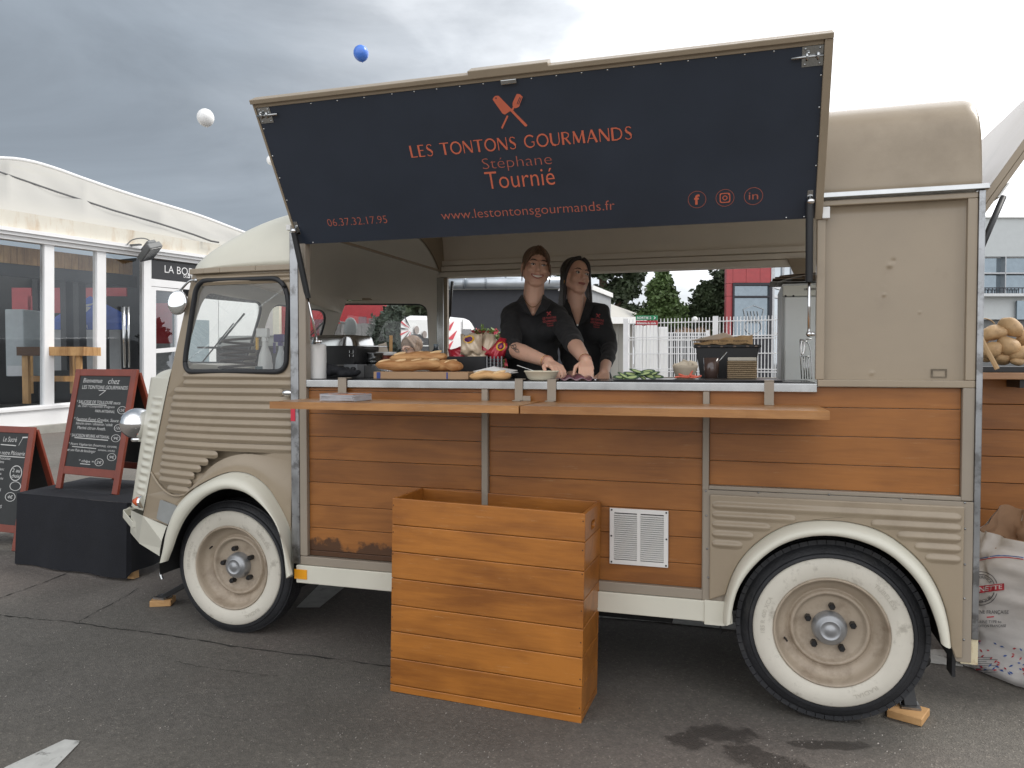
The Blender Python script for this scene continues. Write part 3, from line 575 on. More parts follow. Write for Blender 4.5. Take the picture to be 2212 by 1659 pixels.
# upper rear panel, recessed, with dents and a little taped rectangle
def dentmap(u, v):
    x = .276 + .4675 * u; z = 1.3107 + .6451 * v; y = .020
    e_ = min((.7435 - x) / .035, 1); y += .0 if e_ >= 1 else -.010 * (1 - e_) ** 2
    e2 = min((1.9558 - z) / .03, 1); y += 0 if e2 >= 1 else -.010 * (1 - e2) ** 2
    for cx, cz, r_, d_ in DENT:
        q_ = ((x - cx) ** 2 + (z - cz) ** 2) / r_ ** 2
        if q_ < 4: y += d_ * math.exp(-q_ * 1.5)
    return Vector((x, y, z))
DENT = [(yy(a, b, 0).x, yy(a, b, 0).z, r_, d_) for a, b, r_, d_ in ((1924, 572, .010, -.006), (1932, 562, .008, .004), (1912, 636, .006, -.004), (1885, 806, .008, -.003), (1989, 674, .004, -.004))]
mb = MB(); mb.grid(dentmap, 120, 150); mb.build('upper_side_panel', TAN, van, True)
mb = MB(); 
a = yy(2013, 797, .005); b = yy(2047, 816, .005)
for (x0, x1, zz0, zz1) in ((a.x, b.x, a.z - .005, a.z), (a.x, b.x, b.z, b.z + .004), (a.x, a.x + .006, b.z + .0042, a.z - .0052), (b.x - .004, b.x, b.z + .0042, a.z - .0052)): mb.box(x0, x1, .0165, .0185, zz0, zz1)
mb.build('old_label_outline', mat('old_glue', (.16, .13, .09), .7, var=.3, scale=40), van)
# planks
def seams(px, ylist, y=.005): return [yy(px, q, y).z for q in ylist]
def planks(x0, x1, zs, m, nm='plank', parent=None, y0=.008, y1=.022, gap=.0018, bevel=.0020):
    for a, b in zip(zs, zs[1:]):
        if abs(a - b) < .006: continue
        mb = MB(); mb.box(x0, x1, y0 + random.uniform(0, .0012), y1, min(a, b) + gap / 2, max(a, b) - gap / 2); mb.build(nm, m, parent or van, bevel=bevel)
zs = [.483]; top = 1.2615; k = .508
while k < top: zs.append(k); k += .1055
zs.append(top); planks(-1.9295, -1.0815, zs, WOODPS)
zs = [.481]; k = .575
while k < top: zs.append(k); k += .1055
zs.append(top); planks(-1.0525, -.1645, zs, WOODP)
zs = [.8948] + [yy(2090 - 10, q, .006).z for q in (1014, 950, 885)] + [1.284]; planks(-.1385, .7365, zs, WOODP)
mb = MB(); mb.box(-1.965, -.142, .0235, .035, .40, 1.283); mb.box(-.1415, .775, .0235, .035, .885, 1.283); mb.build('inner_lining', INNER, van)
# sill
mb = MB(); mb.box(-1.985, -.09, -.02, .05, .358, .4405); mb.build('sill', CREAM, van, bevel=.003)
a = yy(636, 1229, -.022); b = yy(663, 1252, -.022); mb = MB(); mb.box(a.x, b.x, -.0235, -.0205, b.z, a.z); mb.build('orange_reflector', mat('orange_reflector', (.85, .36, .01), .35, coat=.5), van)
# louvred vent
va = yy(1317, 1097, -.005); vb = yy(1443, 1227, -.005); mb = MB(); x0, x1, zz0, zz1 = va.x, vb.x, vb.z, va.z; xm = (x0 + x1) / 2
mb.plate([(x0, zz0), (x1, zz0), (x1, zz1), (x0, zz1)], [[(x0 + .018, zz0 + .018), (x0 + .018, zz1 - .018), (xm - .007, zz1 - .018), (xm - .007, zz0 + .018)], [(xm + .007, zz0 + .018), (xm + .007, zz1 - .018), (x1 - .018, zz1 - .018), (x1 - .018, zz0 + .018)]], lambda x, z, w_: Vector((x, -.004 + w_, z)), .006)
vent = mb.build('air_vent', mat('white_enamel', (.74, .73, .70), .45, var=.03, dirt=(.5, .42, .3), dirtpos=(.6, .8)), van, bevel=.001)
for k in range(22):
    z = zz0 + .021 + (zz1 - zz0 - .042) * (k + .5) / 22
    for xa, xb in ((x0 + .018, xm - .007), (xm + .007, x1 - .018)):
        mb = MB(); mb.add([(xa, -.007, z - .0025), (xb, -.007, z - .0025), (xb, .001, z + .0022), (xa, .001, z + .0022), (xa, -.0062, z - .0034), (xb, -.0062, z - .0034), (xb, .0018, z + .0014), (xa, .0018, z + .0014)], [(0, 1, 2, 3), (7, 6, 5, 4), (0, 4, 5, 1), (2, 6, 7, 3), (0, 3, 7, 4), (1, 5, 6, 2)]); mb.build('vent_slat', MATS['white_enamel'], vent)
mb = MB(); mb.box(x0 + .01, x1 - .01, .0025, .0045, zz0 + .01, zz1 - .01); mb.build('vent_backing', BLACK, vent)  # black sheet added for the shade between the slats
mb = MB()
for x, z in ((x0 + .008, zz0 + .008), (x1 - .008, zz0 + .008), (x0 + .008, zz1 - .008), (x1 - .008, zz1 - .008), (x0 + .007, (zz0 + zz1) / 2), (x1 - .007, (zz0 + zz1) / 2)): mb.lathe([(0, -.006), (.0035, -.006), (.004, -.004)], (x, 0, z), 'y', 8)
mb.build('vent_screw', BLACK, vent)
# rear wheel panel: flange, pressed sheet, ribs, screws
def inner_arch(P, lim): return [(p.x, p.z) for p in P if p.z > lim]
arch = inner_arch(ro, .36)
fl = [(-.160, .878), (.7755, .878), (.7755, .300)] + [(ro[-1].x + .02, .300)] + [(p.x, p.z) for p in ro[::-1] if p.z > .31 and p.x > .3] + [(p.x, p.z) for p in ro[::-1] if p.x <= .3 and p.z > .356] + [(-.085, .354), (-.160, .354)]
mb = MB(); mb.plate(fl, [], lambda x, z, w_: Vector((x, -.017 + w_, z)), .006); mb.build('wheel_panel_flange', TAN2, van, bevel=.0015)
fl2 = [(-.134, .862), (.745, .862), (.745, .318)] + [(ro[-1].x + .02, .318)] + fl[4:-2] + [(-.134, .445)]
fl2 = [(-.134, .862), (.745, .862), (.745, .316)] + [(ro[-1].x + .015, .316)] + [(p.x, p.z) for p in ro[::-1] if p.z > .33 and p.x > .3] + [(p.x, p.z) for p in ro[::-1] if p.x <= .3 and p.z > .447] + [(-.134, .447)]
mb = MB(); mb.plate(fl2, [], lambda x, z, w_: Vector((x, -.0285 + w_, z)), .011); mb.build('wheel_panel', TAN, van, bevel=.005)
mb = MB(); yfr = lambda x: -.0285; R0 = yy(*zr(130, 197), -.03).z; sp = .0375
rib1(-.125, .735, R0, .019, .010, yfr, 50)
for k, e_ in enumerate((640, 490, 390, 325)): rib1(-.125, yy(*zr(e_, 300), -.03).x, R0 - sp * (k + 1), .018, .010, yfr)
for k, e_ in enumerate((1085, 1240, 1345, 1410)): rib1(yy(*zr(e_, 300), -.03).x, .735, R0 - sp * (k + 1), .018, .010, yfr)
mb = MB()
for q_ in ((105, 113), (108, 258), (113, 455), (119, 625), (121, 845), (417, 122), (836, 134), (1263, 161), (1640, 183), (1641, 337), (1640, 548), (1638, 750), (1634, 994)):
    p = yy(*zr(*q_), -.018); mb.lathe([(0, -.0205), (.003, -.020), (.0042, -.017)], (p.x, 0, p.z), 'y', 8)
mb.build('panel_screw', STEELD, van, True)
mb = MB(); mb.plate([(-.152, .350), (-.078, .350), (-.045, .362), (-.05, .4455), (-.152, .4455)], [], lambda x, z, w_: Vector((x, -.0275 + w_, z)), .009); mb.build('sill_end', CREAM, van, bevel=.002)
mb = MB(); a = yy(2074, 1345, 0); b = yy(2110, 1434, 0); mb.box(a.x, b.x, -.012, .05, b.z, .3835); mb.box(.742, a.x - .001, -.006, .05, b.z, .30); mb.build('rear_corner_plate', mat('rusty_cream', (.60, .53, .36), .55, var=.1, scale=8, dirt=(.30, .14, .04), dirtpos=(.55, .72), dscale=16), van, bevel=.002)
# ---- raised roof
prof = [(0.0, 1.984), (.004, 2.03), (.014, 2.119), (.024, 2.187), (.040, 2.238), (.060, 2.274), (.089, 2.309), (.13, 2.336), (.19, 2.360), (.30, 2.385), (.48, 2.408), (W / 2, 2.425)]
prof = prof + [(W - y, z) for y, z in prof[-2::-1]]
def rroof(u, v):
    k = v * (len(prof) - 1); i = min(int(k), len(prof) - 2); t = k - i; y = prof[i][0] * (1 - t) + prof[i + 1][0] * t; z = prof[i][1] * (1 - t) + prof[i + 1][1] * t
    x = -1.98 + (.790 + 1.98) * u
    if u > .985: q_ = (u - .985) / .015; sft = .012 * (1 - math.sqrt(max(0, 1 - q_ * q_))); y += sft * (1 if y < W / 2 else -1) * (1 if z < 2.38 else 0); z -= sft if z > 2.2 else 0
    return Vector((x, y, z))
us = [i / 20 * .985 for i in range(21)] + [.985 + .015 * k / 6 for k in range(1, 7)]
mb = MB(); mb.grid(lambda u, v: rroof(us[round(u * 26)], v), 27, 23); mb.build('raised_roof', TAN, van, True, solid=.008)
dome = [roofp(0, k / 40) for k in range(41)]
mb = MB(); mb.plate([(y, z) for y, z in prof], [[(p.y * .98 + .0195, p.z - .004) for p in dome if p.z > 1.99][::-1]], lambda y, z, w_: Vector((-1.975 - w_, y, z)), .01); mb.build('roof_front_wall', TAN, van)
def lin_(u, v): p = rroof(us[round(u * 24)], v); return Vector((p.x, W / 2 + (p.y - W / 2) * .985, p.z - .014))
mb = MB(); mb.grid(lin_, 25, 23); mb.build('ceiling_lining', INNER, van, True)  # pale sheets added under both roofs to bounce light inside
mb = MB(); mb.grid(lambda u, v: (lambda p: Vector((XB + (p.x - XB) * .98, W / 2 + (p.y - W / 2) * .98, p.z - .014)))(roofp(u, v)), 30, 40); mb.build('ceiling_lining', INNER, van, True)
mb = MB(); mb.box(.262, .774, .0355, .040, 1.2845, 1.98); mb.build('inner_lining', INNER, van)
# ---- far wall with its own service opening
fo_ = [(-2.0, .40), (.786, .40), (.786, 1.984), (-2.0, 1.984)]
mb = MB(); mb.plate(fo_, [[(-1.955, 1.285), (-1.955, 1.945), (.31, 1.945), (.31, 1.285)]], lambda x, z, w_: Vector((x, W - .04 + w_, z)), .035); mb.build('far_side_wall', INNER, van)
for zc_, yb in ((1.965, W - .075), (2.005, W - .065), (2.045, W - .055)): mb = MB(); mb.box(-2.0, .345, yb, W - .041, zc_ - .0165, zc_ + .0165); mb.build('ceiling_rail', INNER, van, bevel=.002)
mb = MB(); mb.box(-2.005, -1.955, W - .078, W - .042, 1.2, 1.945); mb.build('far_corner_post', STEEL, van, bevel=.003)
mb = MB(); mb.box(-1.954, -1.93, W - .075, W - .045, 1.2, 1.945); mb.build('far_corner_post', TAN, van, bevel=.003)
mb = MB(); mb.plate([(.30, 1.79), (.345, 1.955), (.345, 1.985), (.22, 1.985)], [], lambda x, z, w_: Vector((x, W - .09 + w_, z)), .01); mb.build('corner_gusset', TAN, van)
e_ = rad(58); mb = MB(); o_ = Vector((0, W + .02, 1.975)); dv = Vector((0, math.cos(e_), math.sin(e_))); nv_ = Vector((0, -math.sin(e_), math.cos(e_)))
mb.plate([(-1.96, 0), (.26, 0), (.26, .65), (-1.96, .65)], [], lambda s_, t_, w_: Vector((s_, 0, 0)) + o_ + dv * t_ + nv_ * w_, .03); mb.build('far_hatch', TAN, van)
mb = MB(); sa = yy(977, 608, W + .03); sb = yy(967, 730, W - .02); mid = sa.lerp(sb, .62); mb.tube([sa, mid], .011, 8); fs = mb.build('gas_strut', BLACK, van, True)
mb = MB(); mb.tube([mid, sb], .005, 8); mb.build('strut_rod', STEEL, fs, True)
# ---- rear wall, floor, underbody
mb = MB(); mb.box(.776, .788, .03, W - .01, .385, 1.28); mb.build('rear_door', TAN, van)
mb = MB(); mb.box(.775, .787, .021, .10, 1.281, 1.983); mb.box(.775, .787, W - .1, W - .01, 1.281, 1.983); mb.build('rear_post', TAN, van)
mb = MB(); mb.box(-1.96, -.12, .04, W - .045, .375, .40); mb.box(-.1195, .77, .37, W - .37, .375, .40); mb.build('van_floor', mat('floor_sheet', (.34, .34, .33), .6), van)
mb = MB(); mb.box(-2.70, -2.0, .45, W - .45, .32, .95); mb.box(-2.05, .6, .5, W - .5, .27, .372); mb.box(-.9, -.3, .25, 1.5, .25, .37)
mb.box(-1.985, -1.97, .03, W - .03, .36, 1.30); mb.build('chassis', DARK, van)
def arc_shell(cx, cz, r, y0, y1, a0=-8, a1=188): mb = MB(); mb.grid(lambda u, v: Vector((cx + r * math.cos(rad(a0 + (a1 - a0) * u)), y0 + (y1 - y0) * v, cz + r * math.sin(rad(a0 + (a1 - a0) * u)))), 24, 2); mb.plate([(cx + r * math.cos(rad(a0 + (a1 - a0) * u / 20)), cz + r * math.sin(rad(a0 + (a1 - a0) * u / 20))) for u in range(21)], [], lambda x, z, w_: Vector((x, y1 + w_, z)), .01); mb.build('wheel_housing', DARK, van)
arc_shell(.31, .36, .405, -.02, .33); arc_shell(-2.40, .37, .40, .03, .40)
mb = MB(); mb.box(-2.9, -2.75, .3, W - .3, .40, .62); mb.build('front_valance', DARK, van)
# mudflap and exhaust at the back, crank hook at the front
mb = MB(); mb.box(.742, .754, .10, .18, .20, .30); mb.build('mud_flap', RUBBER, van); mb = MB(); mb.tube([Vector((.30, .3, .30)), Vector((.55, .22, .27)), Vector((.66, .1, .245))], .02, 8); mb.build('exhaust_pipe', DARK, van, True)
mb = MB(); a = yy(*z2(1130, 1495), .12); mb.tube(chaikin([a + Vector((.02, .03, .05)), a, a + Vector((-.012, -.01, -.03)), a + Vector((0, -.01, -.055))], 2), .009, 8); mb.build('tow_hook', STEEL, van, True)
# ---- wheels
def wheel(cx, y0, cz, R, b0, steer=0):
    k = R / .344; o = Vector((cx, y0, cz))
    root = bpy.data.objects.new('wheel', None); COL.objects.link(root); root.parent = van; root.location = o - ORG[van.name]; ORG[root.name] = o
    def sh(P): return P
    mb = MB(); mb.lathe([(.205, .02), (.208, .004), (.245, -.002), (.283, .001), (.286, -.004), (.296, -.001), (.300, .006), (.318, .014), (.324, .022), (R - .012, .032), (R - .002, .044), (R, .06), (R, .125), (R - .008, .15), (.30, .175), (.21, .17)], o, 'y', 72); mb.build('tyre', TYRE, root, True, angle=30)
    mb = MB()
    for i in range(64):
        a = 2 * math.pi * i / 64
        for (ya, yb, da) in ((.026, .060, 0), (.068, .088, .5), (.096, .12, 0)):
            a2 = a + da * 2 * math.pi / 64; M_ = Matrix.Translation(o) @ Matrix.Rotation(a2, 4, 'Y') @ Matrix.Translation((R, 0, 0)); mb.box(-.016, .0012, ya, yb, -.0154, .0154, M_)
    tag(mb.build('tread_blocks', TYRE, root), kind='stuff')
    mb = MB(); mb.lathe([(.206, .012), (.207, -.001), (.212, -.0045), (.245, -.0095), (.276, -.0075), (.2815, -.003), (.2815, .004)], o, 'y', 72); mb.build('whitewall', WWALL, root, True)
    mb = MB(); mb.lathe([(.2065, .01), (.207, -.005), (.203, -.0085), (.198, -.004), (.194, .008), (.189, .026), (.181, .040), (.170, .045), (.160, .052), (.154, .060), (.150, .062), (.146, .054), (.141, .045), (.134, .045), (.129, .053), (.124, .064), (.115, .068), (.05, .068), (.0, .068)], o, 'y', 72); mb.build('rim', RIMP, root, True)
    mb = MB(); mb.lathe([(.064, .068), (.064, .050), (.060, .034), (.052, .024), (.040, .019), (.038, .016), (.034, .0155), (.032, .018), (.018, .016), (.014, .013), (.0, .012)], o, 'y', 40); mb.build('hub_cap', mat('silver_paint', (.36, .37, .38), .38, .6, var=.08, dirt=(.2, .2, .2), dirtpos=(.6, .8), dscale=9), root, True)
    for i in range(5):
        a = rad(b0 + 72 * i); c = o + Vector((math.cos(a) * .085, 0, math.sin(a) * .085))
        mb = MB(); mb.lathe([(.0, .036), (.009, .036), (.0125, .040), (.0125, .07)], c, 'y', 6); mb.build('wheel_bolt', BLACK, root)
    mb = MB(); a = rad(b0 + 120); a = rad(197 if cx > 0 else 150); c = o + Vector((math.cos(a) * .172, 0, math.sin(a) * .172)); mb.tube([c + Vector((0, .05, 0)), c + Vector((.010, .018, -.004))], .004, 6); mb.build('tyre_valve', BLACK, root)
    # raised sidewall lettering, same rubber
    mb = MB()
    for s_, a0, span in (('185 R 400 XCA', 168, 34), ('RADIAL', 300, 22), ('TUBELESS', 40, 26)):
        vs, fs = text_mesh(s_); xa = min(v.x for v in vs); xb = max(v.x for v in vs)
        mb.add([o + Vector((math.cos(rad(a0 + span / 2 - (v.x - xa) / (xb - xa) * span)) * (.238 + v.y * .022), -.0112, math.sin(rad(a0 + span / 2 - (v.x - xa) / (xb - xa) * span)) * (.238 + v.y * .022))) for v in vs], fs)
    mb.build('sidewall_lettering', mat('whitewall_letters', (.50, .47, .40), .7), root)
wheel(.311, .0, .356, .344, 85); wheel(-2.4165, .085, .3655, .328, 31)
for cx, R in ((.311, .344), (-2.4165, .328)):
    mb = MB(); mb.lathe([(.1, 0), (.2, -.01), (R - .01, .0), (R, .03), (R, .12), (R - .01, .15), (.2, .16), (.1, .15), (.1, 0)], (cx, W - .19, R + gz(cx)), 'y', 40); mb.build('far_wheel', TYRE, van, True)
# support legs on wooden blocks
def leg_stand(foot, top, blockpts, lab):
    mb = MB(); mb.bar(top, foot, .05, .03); lg = mb.build('support_leg', BLACK, van, bevel=.003)
    mb = MB(); mb.box(foot.x - .035, foot.x + .035, foot.y - .035, foot.y + .035, foot.z - .004, foot.z + .008); mb.build('foot_plate', STEELD, lg)
r0 = gp(1962, 1548); r0.z += .03
leg_stand(r0 + Vector((.01, .03, 0)), r0 + Vector((-.02, .15, .24)), None, '')
l0 = gp(352, 1305); l0.z += .03
leg_stand(l0 + Vector((0, 0, .008)), l0 + Vector((.33, .08, .20)), None, '')
def block(c, sx, sy, h, rz, label):
    o = Vector((c.x, c.y, gz(c.x))); mb = MB(); mb.box(-sx, sx, -sy, sy, .001, h, Matrix.Translation(o) @ Matrix.Rotation(rz, 4, 'Z'))
    tag(mb.build('wood_block', PINE, origin=o, bevel=.003), label, 'wood block', 'wood blocks under the support legs')
block(r0, .062, .062, .03, rad(-24), 'pale square wood block on the asphalt behind the rear wheel')
block(l0, .055, .05, .034, rad(25), 'pale wood block on the asphalt in front of the front wheel')
# ================================================================== RAISED HATCH (part of the van)
HO = Vector((0, -.010, 1.914)); He = rad(58); Hd = Vector((0, -math.cos(He), math.sin(He))); Hn = Vector((0, -math.sin(He), -math.cos(He)))
def am(s_, t_, w_=0): return HO + Vector((s_, 0, 0)) + Hd * t_ + Hn * w_
def hbox(mb, s0, s1, t0, t1, w0, w1):
    P = [am(s, t, w_) for w_ in (w0, w1) for s, t in ((s0, t0), (s1, t0), (s1, t1), (s0, t1))]
    mb.add(P, [(0, 3, 2, 1), (4, 5, 6, 7), (0, 1, 5, 4), (1, 2, 6, 5), (2, 3, 7, 6), (3, 0, 4, 7)])
NAVY = mat('navy_banner', (.029, .038, .056), .30, var=.14, scale=2.5, bump=.03, bscale=9, coat=.1)
mb = MB(); hbox(mb, -1.957, .2355, 0, .609, -.004, 0); hatch = mb.build('hatch', NAVY, van)
mb = MB(); hbox(mb, -1.968, .264, -.004, .645, -.034, -.005); mb.build('hatch_shell', TAN, hatch, bevel=.004)
mb = MB(); hbox(mb, -1.968, .264, .6265, .645, -.0049, .016); hbox(mb, -1.958, .2355, .609, .6263, -.0049, .004); hbox(mb, .2365, .264, -.002, .6263, -.0049, .012); hbox(mb, -1.968, -1.958, 0, .6263, -.0049, .003)
hbox(mb, -1.01, -.70, .6275, .6575, -.037, .0165); mb.build('hatch_lip', TAN, hatch, bevel=.0025)
RED = mat('coral_print', (.64, .155, .085), .5, var=.08)
RED2 = mat('coral_print_thin', (.44, .125, .085), .5, var=.08)
P3 = lambda s_, t_: am(s_, t_, .0012)
# display capitals: strokes (points in a 1-high box, relative width of the stroke)
TK, TN = .17, .075
GL = {'L': (.62, [([(.09, 0), (.09, 1)], TK), ([(.09, .04), (.6, .04)], TN)]), 'E': (.6, [([(.09, 0), (.09, 1)], TK), ([(.09, .04), (.55, .04)], TN), ([(.09, .96), (.55, .96)], TN), ([(.09, .53), (.48, .53)], TN)]),
 'S': (.62, [([(.54, .86), (.40, .96), (.22, .95), (.12, .82), (.16, .66)], TN), ([(.13, .76), (.20, .60), (.42, .46), (.52, .30)], TK), ([(.53, .36), (.50, .12), (.36, .03), (.20, .04), (.07, .15)], TN)]),
 'T': (.78, [([(.39, 0), (.39, 1)], TK), ([(.0, .96), (.78, .96)], TN)]), 'N': (.86, [([(.08, 0), (.08, 1)], TN), ([(.10, .97), (.74, .03)], TK), ([(.77, 0), (.77, 1)], TN)]),
 'O': (.98, [([(.49 + .42 * math.cos(a), .5 + .47 * math.sin(a)) for a in [math.pi * k / 12 + math.pi / 2 for k in range(13)]], .13), ([(.49 + .42 * math.cos(a), .5 + .47 * math.sin(a)) for a in [math.pi * k / 12 - math.pi / 2 for k in range(13)]], .13)]),
 'G': (.92, [([(.49 + .42 * math.cos(a), .5 + .47 * math.sin(a)) for a in [rad(45 + 235 * k / 14) for k in range(15)]], .12), ([(.54, .03), (.74, .12), (.80, .20), (.80, .45)], TN), ([(.60, .44), (.84, .44)], TN)]),
 'U': (.84, [([(.10, 1), (.10, .32), (.2, .09), (.42, .03)], TK), ([(.42, .03), (.64, .09), (.74, .32), (.74, 1)], TN)]),
 'R': (.72, [([(.09, 0), (.09, 1)], TK), ([(.09, .96), (.36, .96), (.54, .86), (.57, .74), (.52, .60), (.36, .51), (.12, .50)], .09), ([(.30, .50), (.64, .02)], .14)]),
 'M': (1.02, [([(.10, 0), (.15, 1)], TN), ([(.15, .98), (.50, .10)], TK), ([(.50, .06), (.86, .98)], TN), ([(.86, 1), (.92, 0)], TK)]),
 'A': (.86, [([(.06, 0), (.42, 1)], TN), ([(.42, .98), (.78, 0)], TK), ([(.18, .33), (.64, .33)], TN)]),
 'D': (.88, [([(.09, 0), (.09, 1)], TK), ([(.09, .95), (.40, .95), (.66, .84), (.78, .62), (.78, .38), (.66, .16), (.40, .05), (.09, .05)], .11)]), ' ': (.42, [])}
def capitals(mb, s_, x0, x1, y0, y1, only=None):
    tot = sum(GL[c][0] + .10 for c in s_) - .10; sx = (x1 - x0) / tot; sy = y1 - y0; x = x0; lift = .0012; wi = 0
    for c in s_:
        wd, st = GL[c]
        if c == ' ': wi += 1
        if only is not None and wi != only: st = []
        for pts, th in st:
            lift += .00008
            P = [Vector((x + p[0] * sx, y0 + p[1] * sy)) for p in pts]; V = []
            for i, p in enumerate(P):
                d = (P[min(i + 1, len(P) - 1)] - P[max(i - 1, 0)]).normalized(); q_ = Vector((-d.y, d.x)) * th * sy / 2; V += [p + q_, p - q_]
            mb.add([am(v.x, v.y, lift) for v in V], [(2 * i, 2 * i + 1, 2 * i + 3, 2 * i + 2) for i in range(len(P) - 1)])
        x += (wd + .10) * sx
for k_ in range(3): mb = MB(); capitals(mb, 'LES TONTONS GOURMANDS', -1.317, -.415, .3505, .399, k_); mb.build('banner_title', RED, hatch)
mb = MB(); text(mb, 'Stéphane', P3, -1.02, -.735, .2665, .323, off=-.018); mb.build('banner_name', RED2, hatch)
mb = MB(); text(mb, 'Tournié', P3, -1.019, -.732, .197, .268, off=-.006); mb.build('banner_name', RED, hatch)
mb = MB(); text(mb, '06.37.32.17.95', P3, -1.785, -1.495, .079, .113, off=-.012); mb.build('banner_phone', RED2, hatch)
mb = MB(); text(mb, 'www.lestontonsgourmands.fr', P3, -1.242, -.505, .066, .118, off=-.010); mb.build('banner_address', RED2, hatch)
# crossed cleaver and spatula
def flat(mb, P, l=.0012): mb.add([am(x, y, l) for x, y in P], [tuple(range(len(P)))])
mb = MB(); flat(mb, rpoly([(-.934, .545), (-.922, .556), (-.908, .556), (-.868, .506), (-.868, .497), (-.895, .484), (-.902, .487)], .004, 3)); flat(mb, rpoly([(-.8765, .503), (-.869, .508), (-.811, .437), (-.816, .432), (-.822, .433)], .003, 3), .0014)
hd = Vector((-.812 + .874, .0)); 
flat(mb, rpoly([(-.918, .436), (-.913, .431), (-.881, .478), (-.887, .481)], .002, 3)); flat(mb, rpoly([(-.865, .490), (-.859, .497), (-.852, .507), (-.857, .511), (-.871, .494)], .001, 3), .0013)
flat(mb, rpoly([(-.859, .510), (-.849, .503), (-.834, .508), (-.813, .541), (-.824, .5535), (-.836, .5555), (-.857, .525)], .004, 3), .0015); mb.build('banner_emblem', RED, hatch)
mb = MB()
for k in range(4):
    a = Vector((-.8405 + k * .0058, .518 + k * -.0012)); b = a + Vector((.0145, .024)); n_ = Vector((-.0010, .0006)); flat(mb, [tuple(a + n_), tuple(b + n_), tuple(b - n_), tuple(a - n_)], .0021)
flat(mb, rpoly([(-.9225, .548), (-.918, .5515), (-.915, .548), (-.9195, .5445)], .001, 2), .0019); mb.build('emblem_slot', NAVY, hatch)
def ring(mb, cx, cy, r, th, n=32, l=.0012, sq=None):
    V = []
    for k in range(n):
        a = 2 * math.pi * k / n; c, s_ = math.cos(a), math.sin(a)
        if sq: c = math.copysign(abs(c) ** sq, c); s_ = math.copysign(abs(s_) ** sq, s_)
        V += [am(cx + c * r, cy + s_ * r, l), am(cx + c * (r - th), cy + s_ * (r - th), l)]
    mb.add(V, [(2 * i, 2 * i + 1, (2 * i + 3) % (2 * n), (2 * i + 2) % (2 * n)) for i in range(n)])
for cx, kind in ((-.188, 'f'), (-.085, 'o'), (.018, 'in')):
    mb = MB(); ring(mb, cx, .100, .034, .0018); mb.build('icon_ring', RED2, hatch); mb = MB()
    if kind == 'f': text(mb, 'f', P3, cx - .011, cx + .010, .080, .120, off=.03)
    elif kind == 'in': text(mb, 'in', P3, cx - .017, cx + .017, .087, .115, off=.0)
    else: ring(mb, cx, .100, .0195, .0038, 28, sq=.35); ring(mb, cx, .100, .0095, .0034, 20); ring(mb, cx + .0125, .1125, .0022, .0021, 8)
    mb.build('icon_print', RED if kind != 'in' else RED2, hatch)
# rivets, slide bolts, strut brackets
mb = MB(); RV = [(-1.952, .522), (-1.952, .407), (-1.952, .31), (-1.952, .209), (-1.888, .006), (-1.70, .602), (-1.58, .602), (-1.46, .602), (.232, .51), (.232, .404), (.232, .304), (.232, .199), (.137, .007), (.2, .007)] + [(-1.339 + .0945 * k, .6035) for k in range(16) if k not in (5,)]
for s_, t_ in RV:
    c = am(s_, t_, 0)
    for i in range(8):
        pass
    V = [am(s_ + .0036 * math.cos(a), t_ + .0036 * math.sin(a), 0) for a in [math.pi * k / 4 for k in range(8)]] + [am(s_ + .0022 * math.cos(a), t_ + .0022 * math.sin(a), .0022) for a in [math.pi * k / 4 for k in range(8)]]
    mb.add(V, [(k, (k + 1) % 8, 8 + (k + 1) % 8, 8 + k) for k in range(8)] + [tuple(range(8, 16))])
mb.build('rivet_row', STEEL, hatch, True)
for (sa, sb, ta, tb, side) in ((-1.953, -1.893, .545, .608, -1), (.168, .2345, .543, .608, 1)):
    mb = MB(); hbox(mb, sa, sb, ta, tb, .0005, .003); bolt = mb.build('slide_bolt', STEEL, hatch)
    mb = MB(); tm = ta + .033; c0 = am(sa - .004 if side < 0 else sa - .034, tm, .010); c1 = am(sb + .032 if side < 0 else sb, tm, .010); mb.tube([c0, c1], .005, 8); mb.ell(am(sa + .02, tm + .012, .012), (.006, .006, .006))
    hbox(mb, sa + .012, sa + .02, tm - .012, tm + .012, .003, .017); hbox(mb, sb - .02, sb - .012, tm - .012, tm + .012, .003, .017)
    for s_ in (sa + .010, sb - .010):
        for t_ in (ta + .008, tb - .008): mb.ell(am(s_, t_, .003), (.0045, .0045, .0045), nu=8, nv=6)
    mb.build('bolt_bar', STEEL, hatch, True)
mb = MB(); hbox(mb, -.889, -.827, .594, .612, .0045, .012); mb.build('hatch_catch', STEEL, hatch, bevel=.003)
for s_, low, nm in ((-1.947, Vector((-1.905, .045, 1.472)), 1), (.215, Vector((.2215, -.012, 1.482)), 2)):
    mb = MB(); hbox(mb, s_ - .008, s_ + .012, .050, .110, .0005, .003); hbox(mb, s_ + .0, s_ + .004, .060, .085, .003, .020); mb.build('strut_bracket', STEEL, hatch, bevel=.001)
    A = am(s_ + (-.010 if nm == 1 else .0), .072, .016); mid = A.lerp(low, .60)
    mb = MB(); mb.tube([A, mid], .0135, 10); gs = mb.build('gas_strut', mat('strut_black', (.02, .021, .023), .45, var=.3), van, True, angle=40)
    mb = MB(); mb.tube([mid, low], .0055, 8); mb.ell(A + Vector((.004, -.008, 0)), (.014, .010, .011)); mb.ell(low, (.011, .014, .011)); mb.tube([low, low + Vector((.02, 0, .0))], .008, 8); mb.build('strut_rod', CHROME, gs, True)
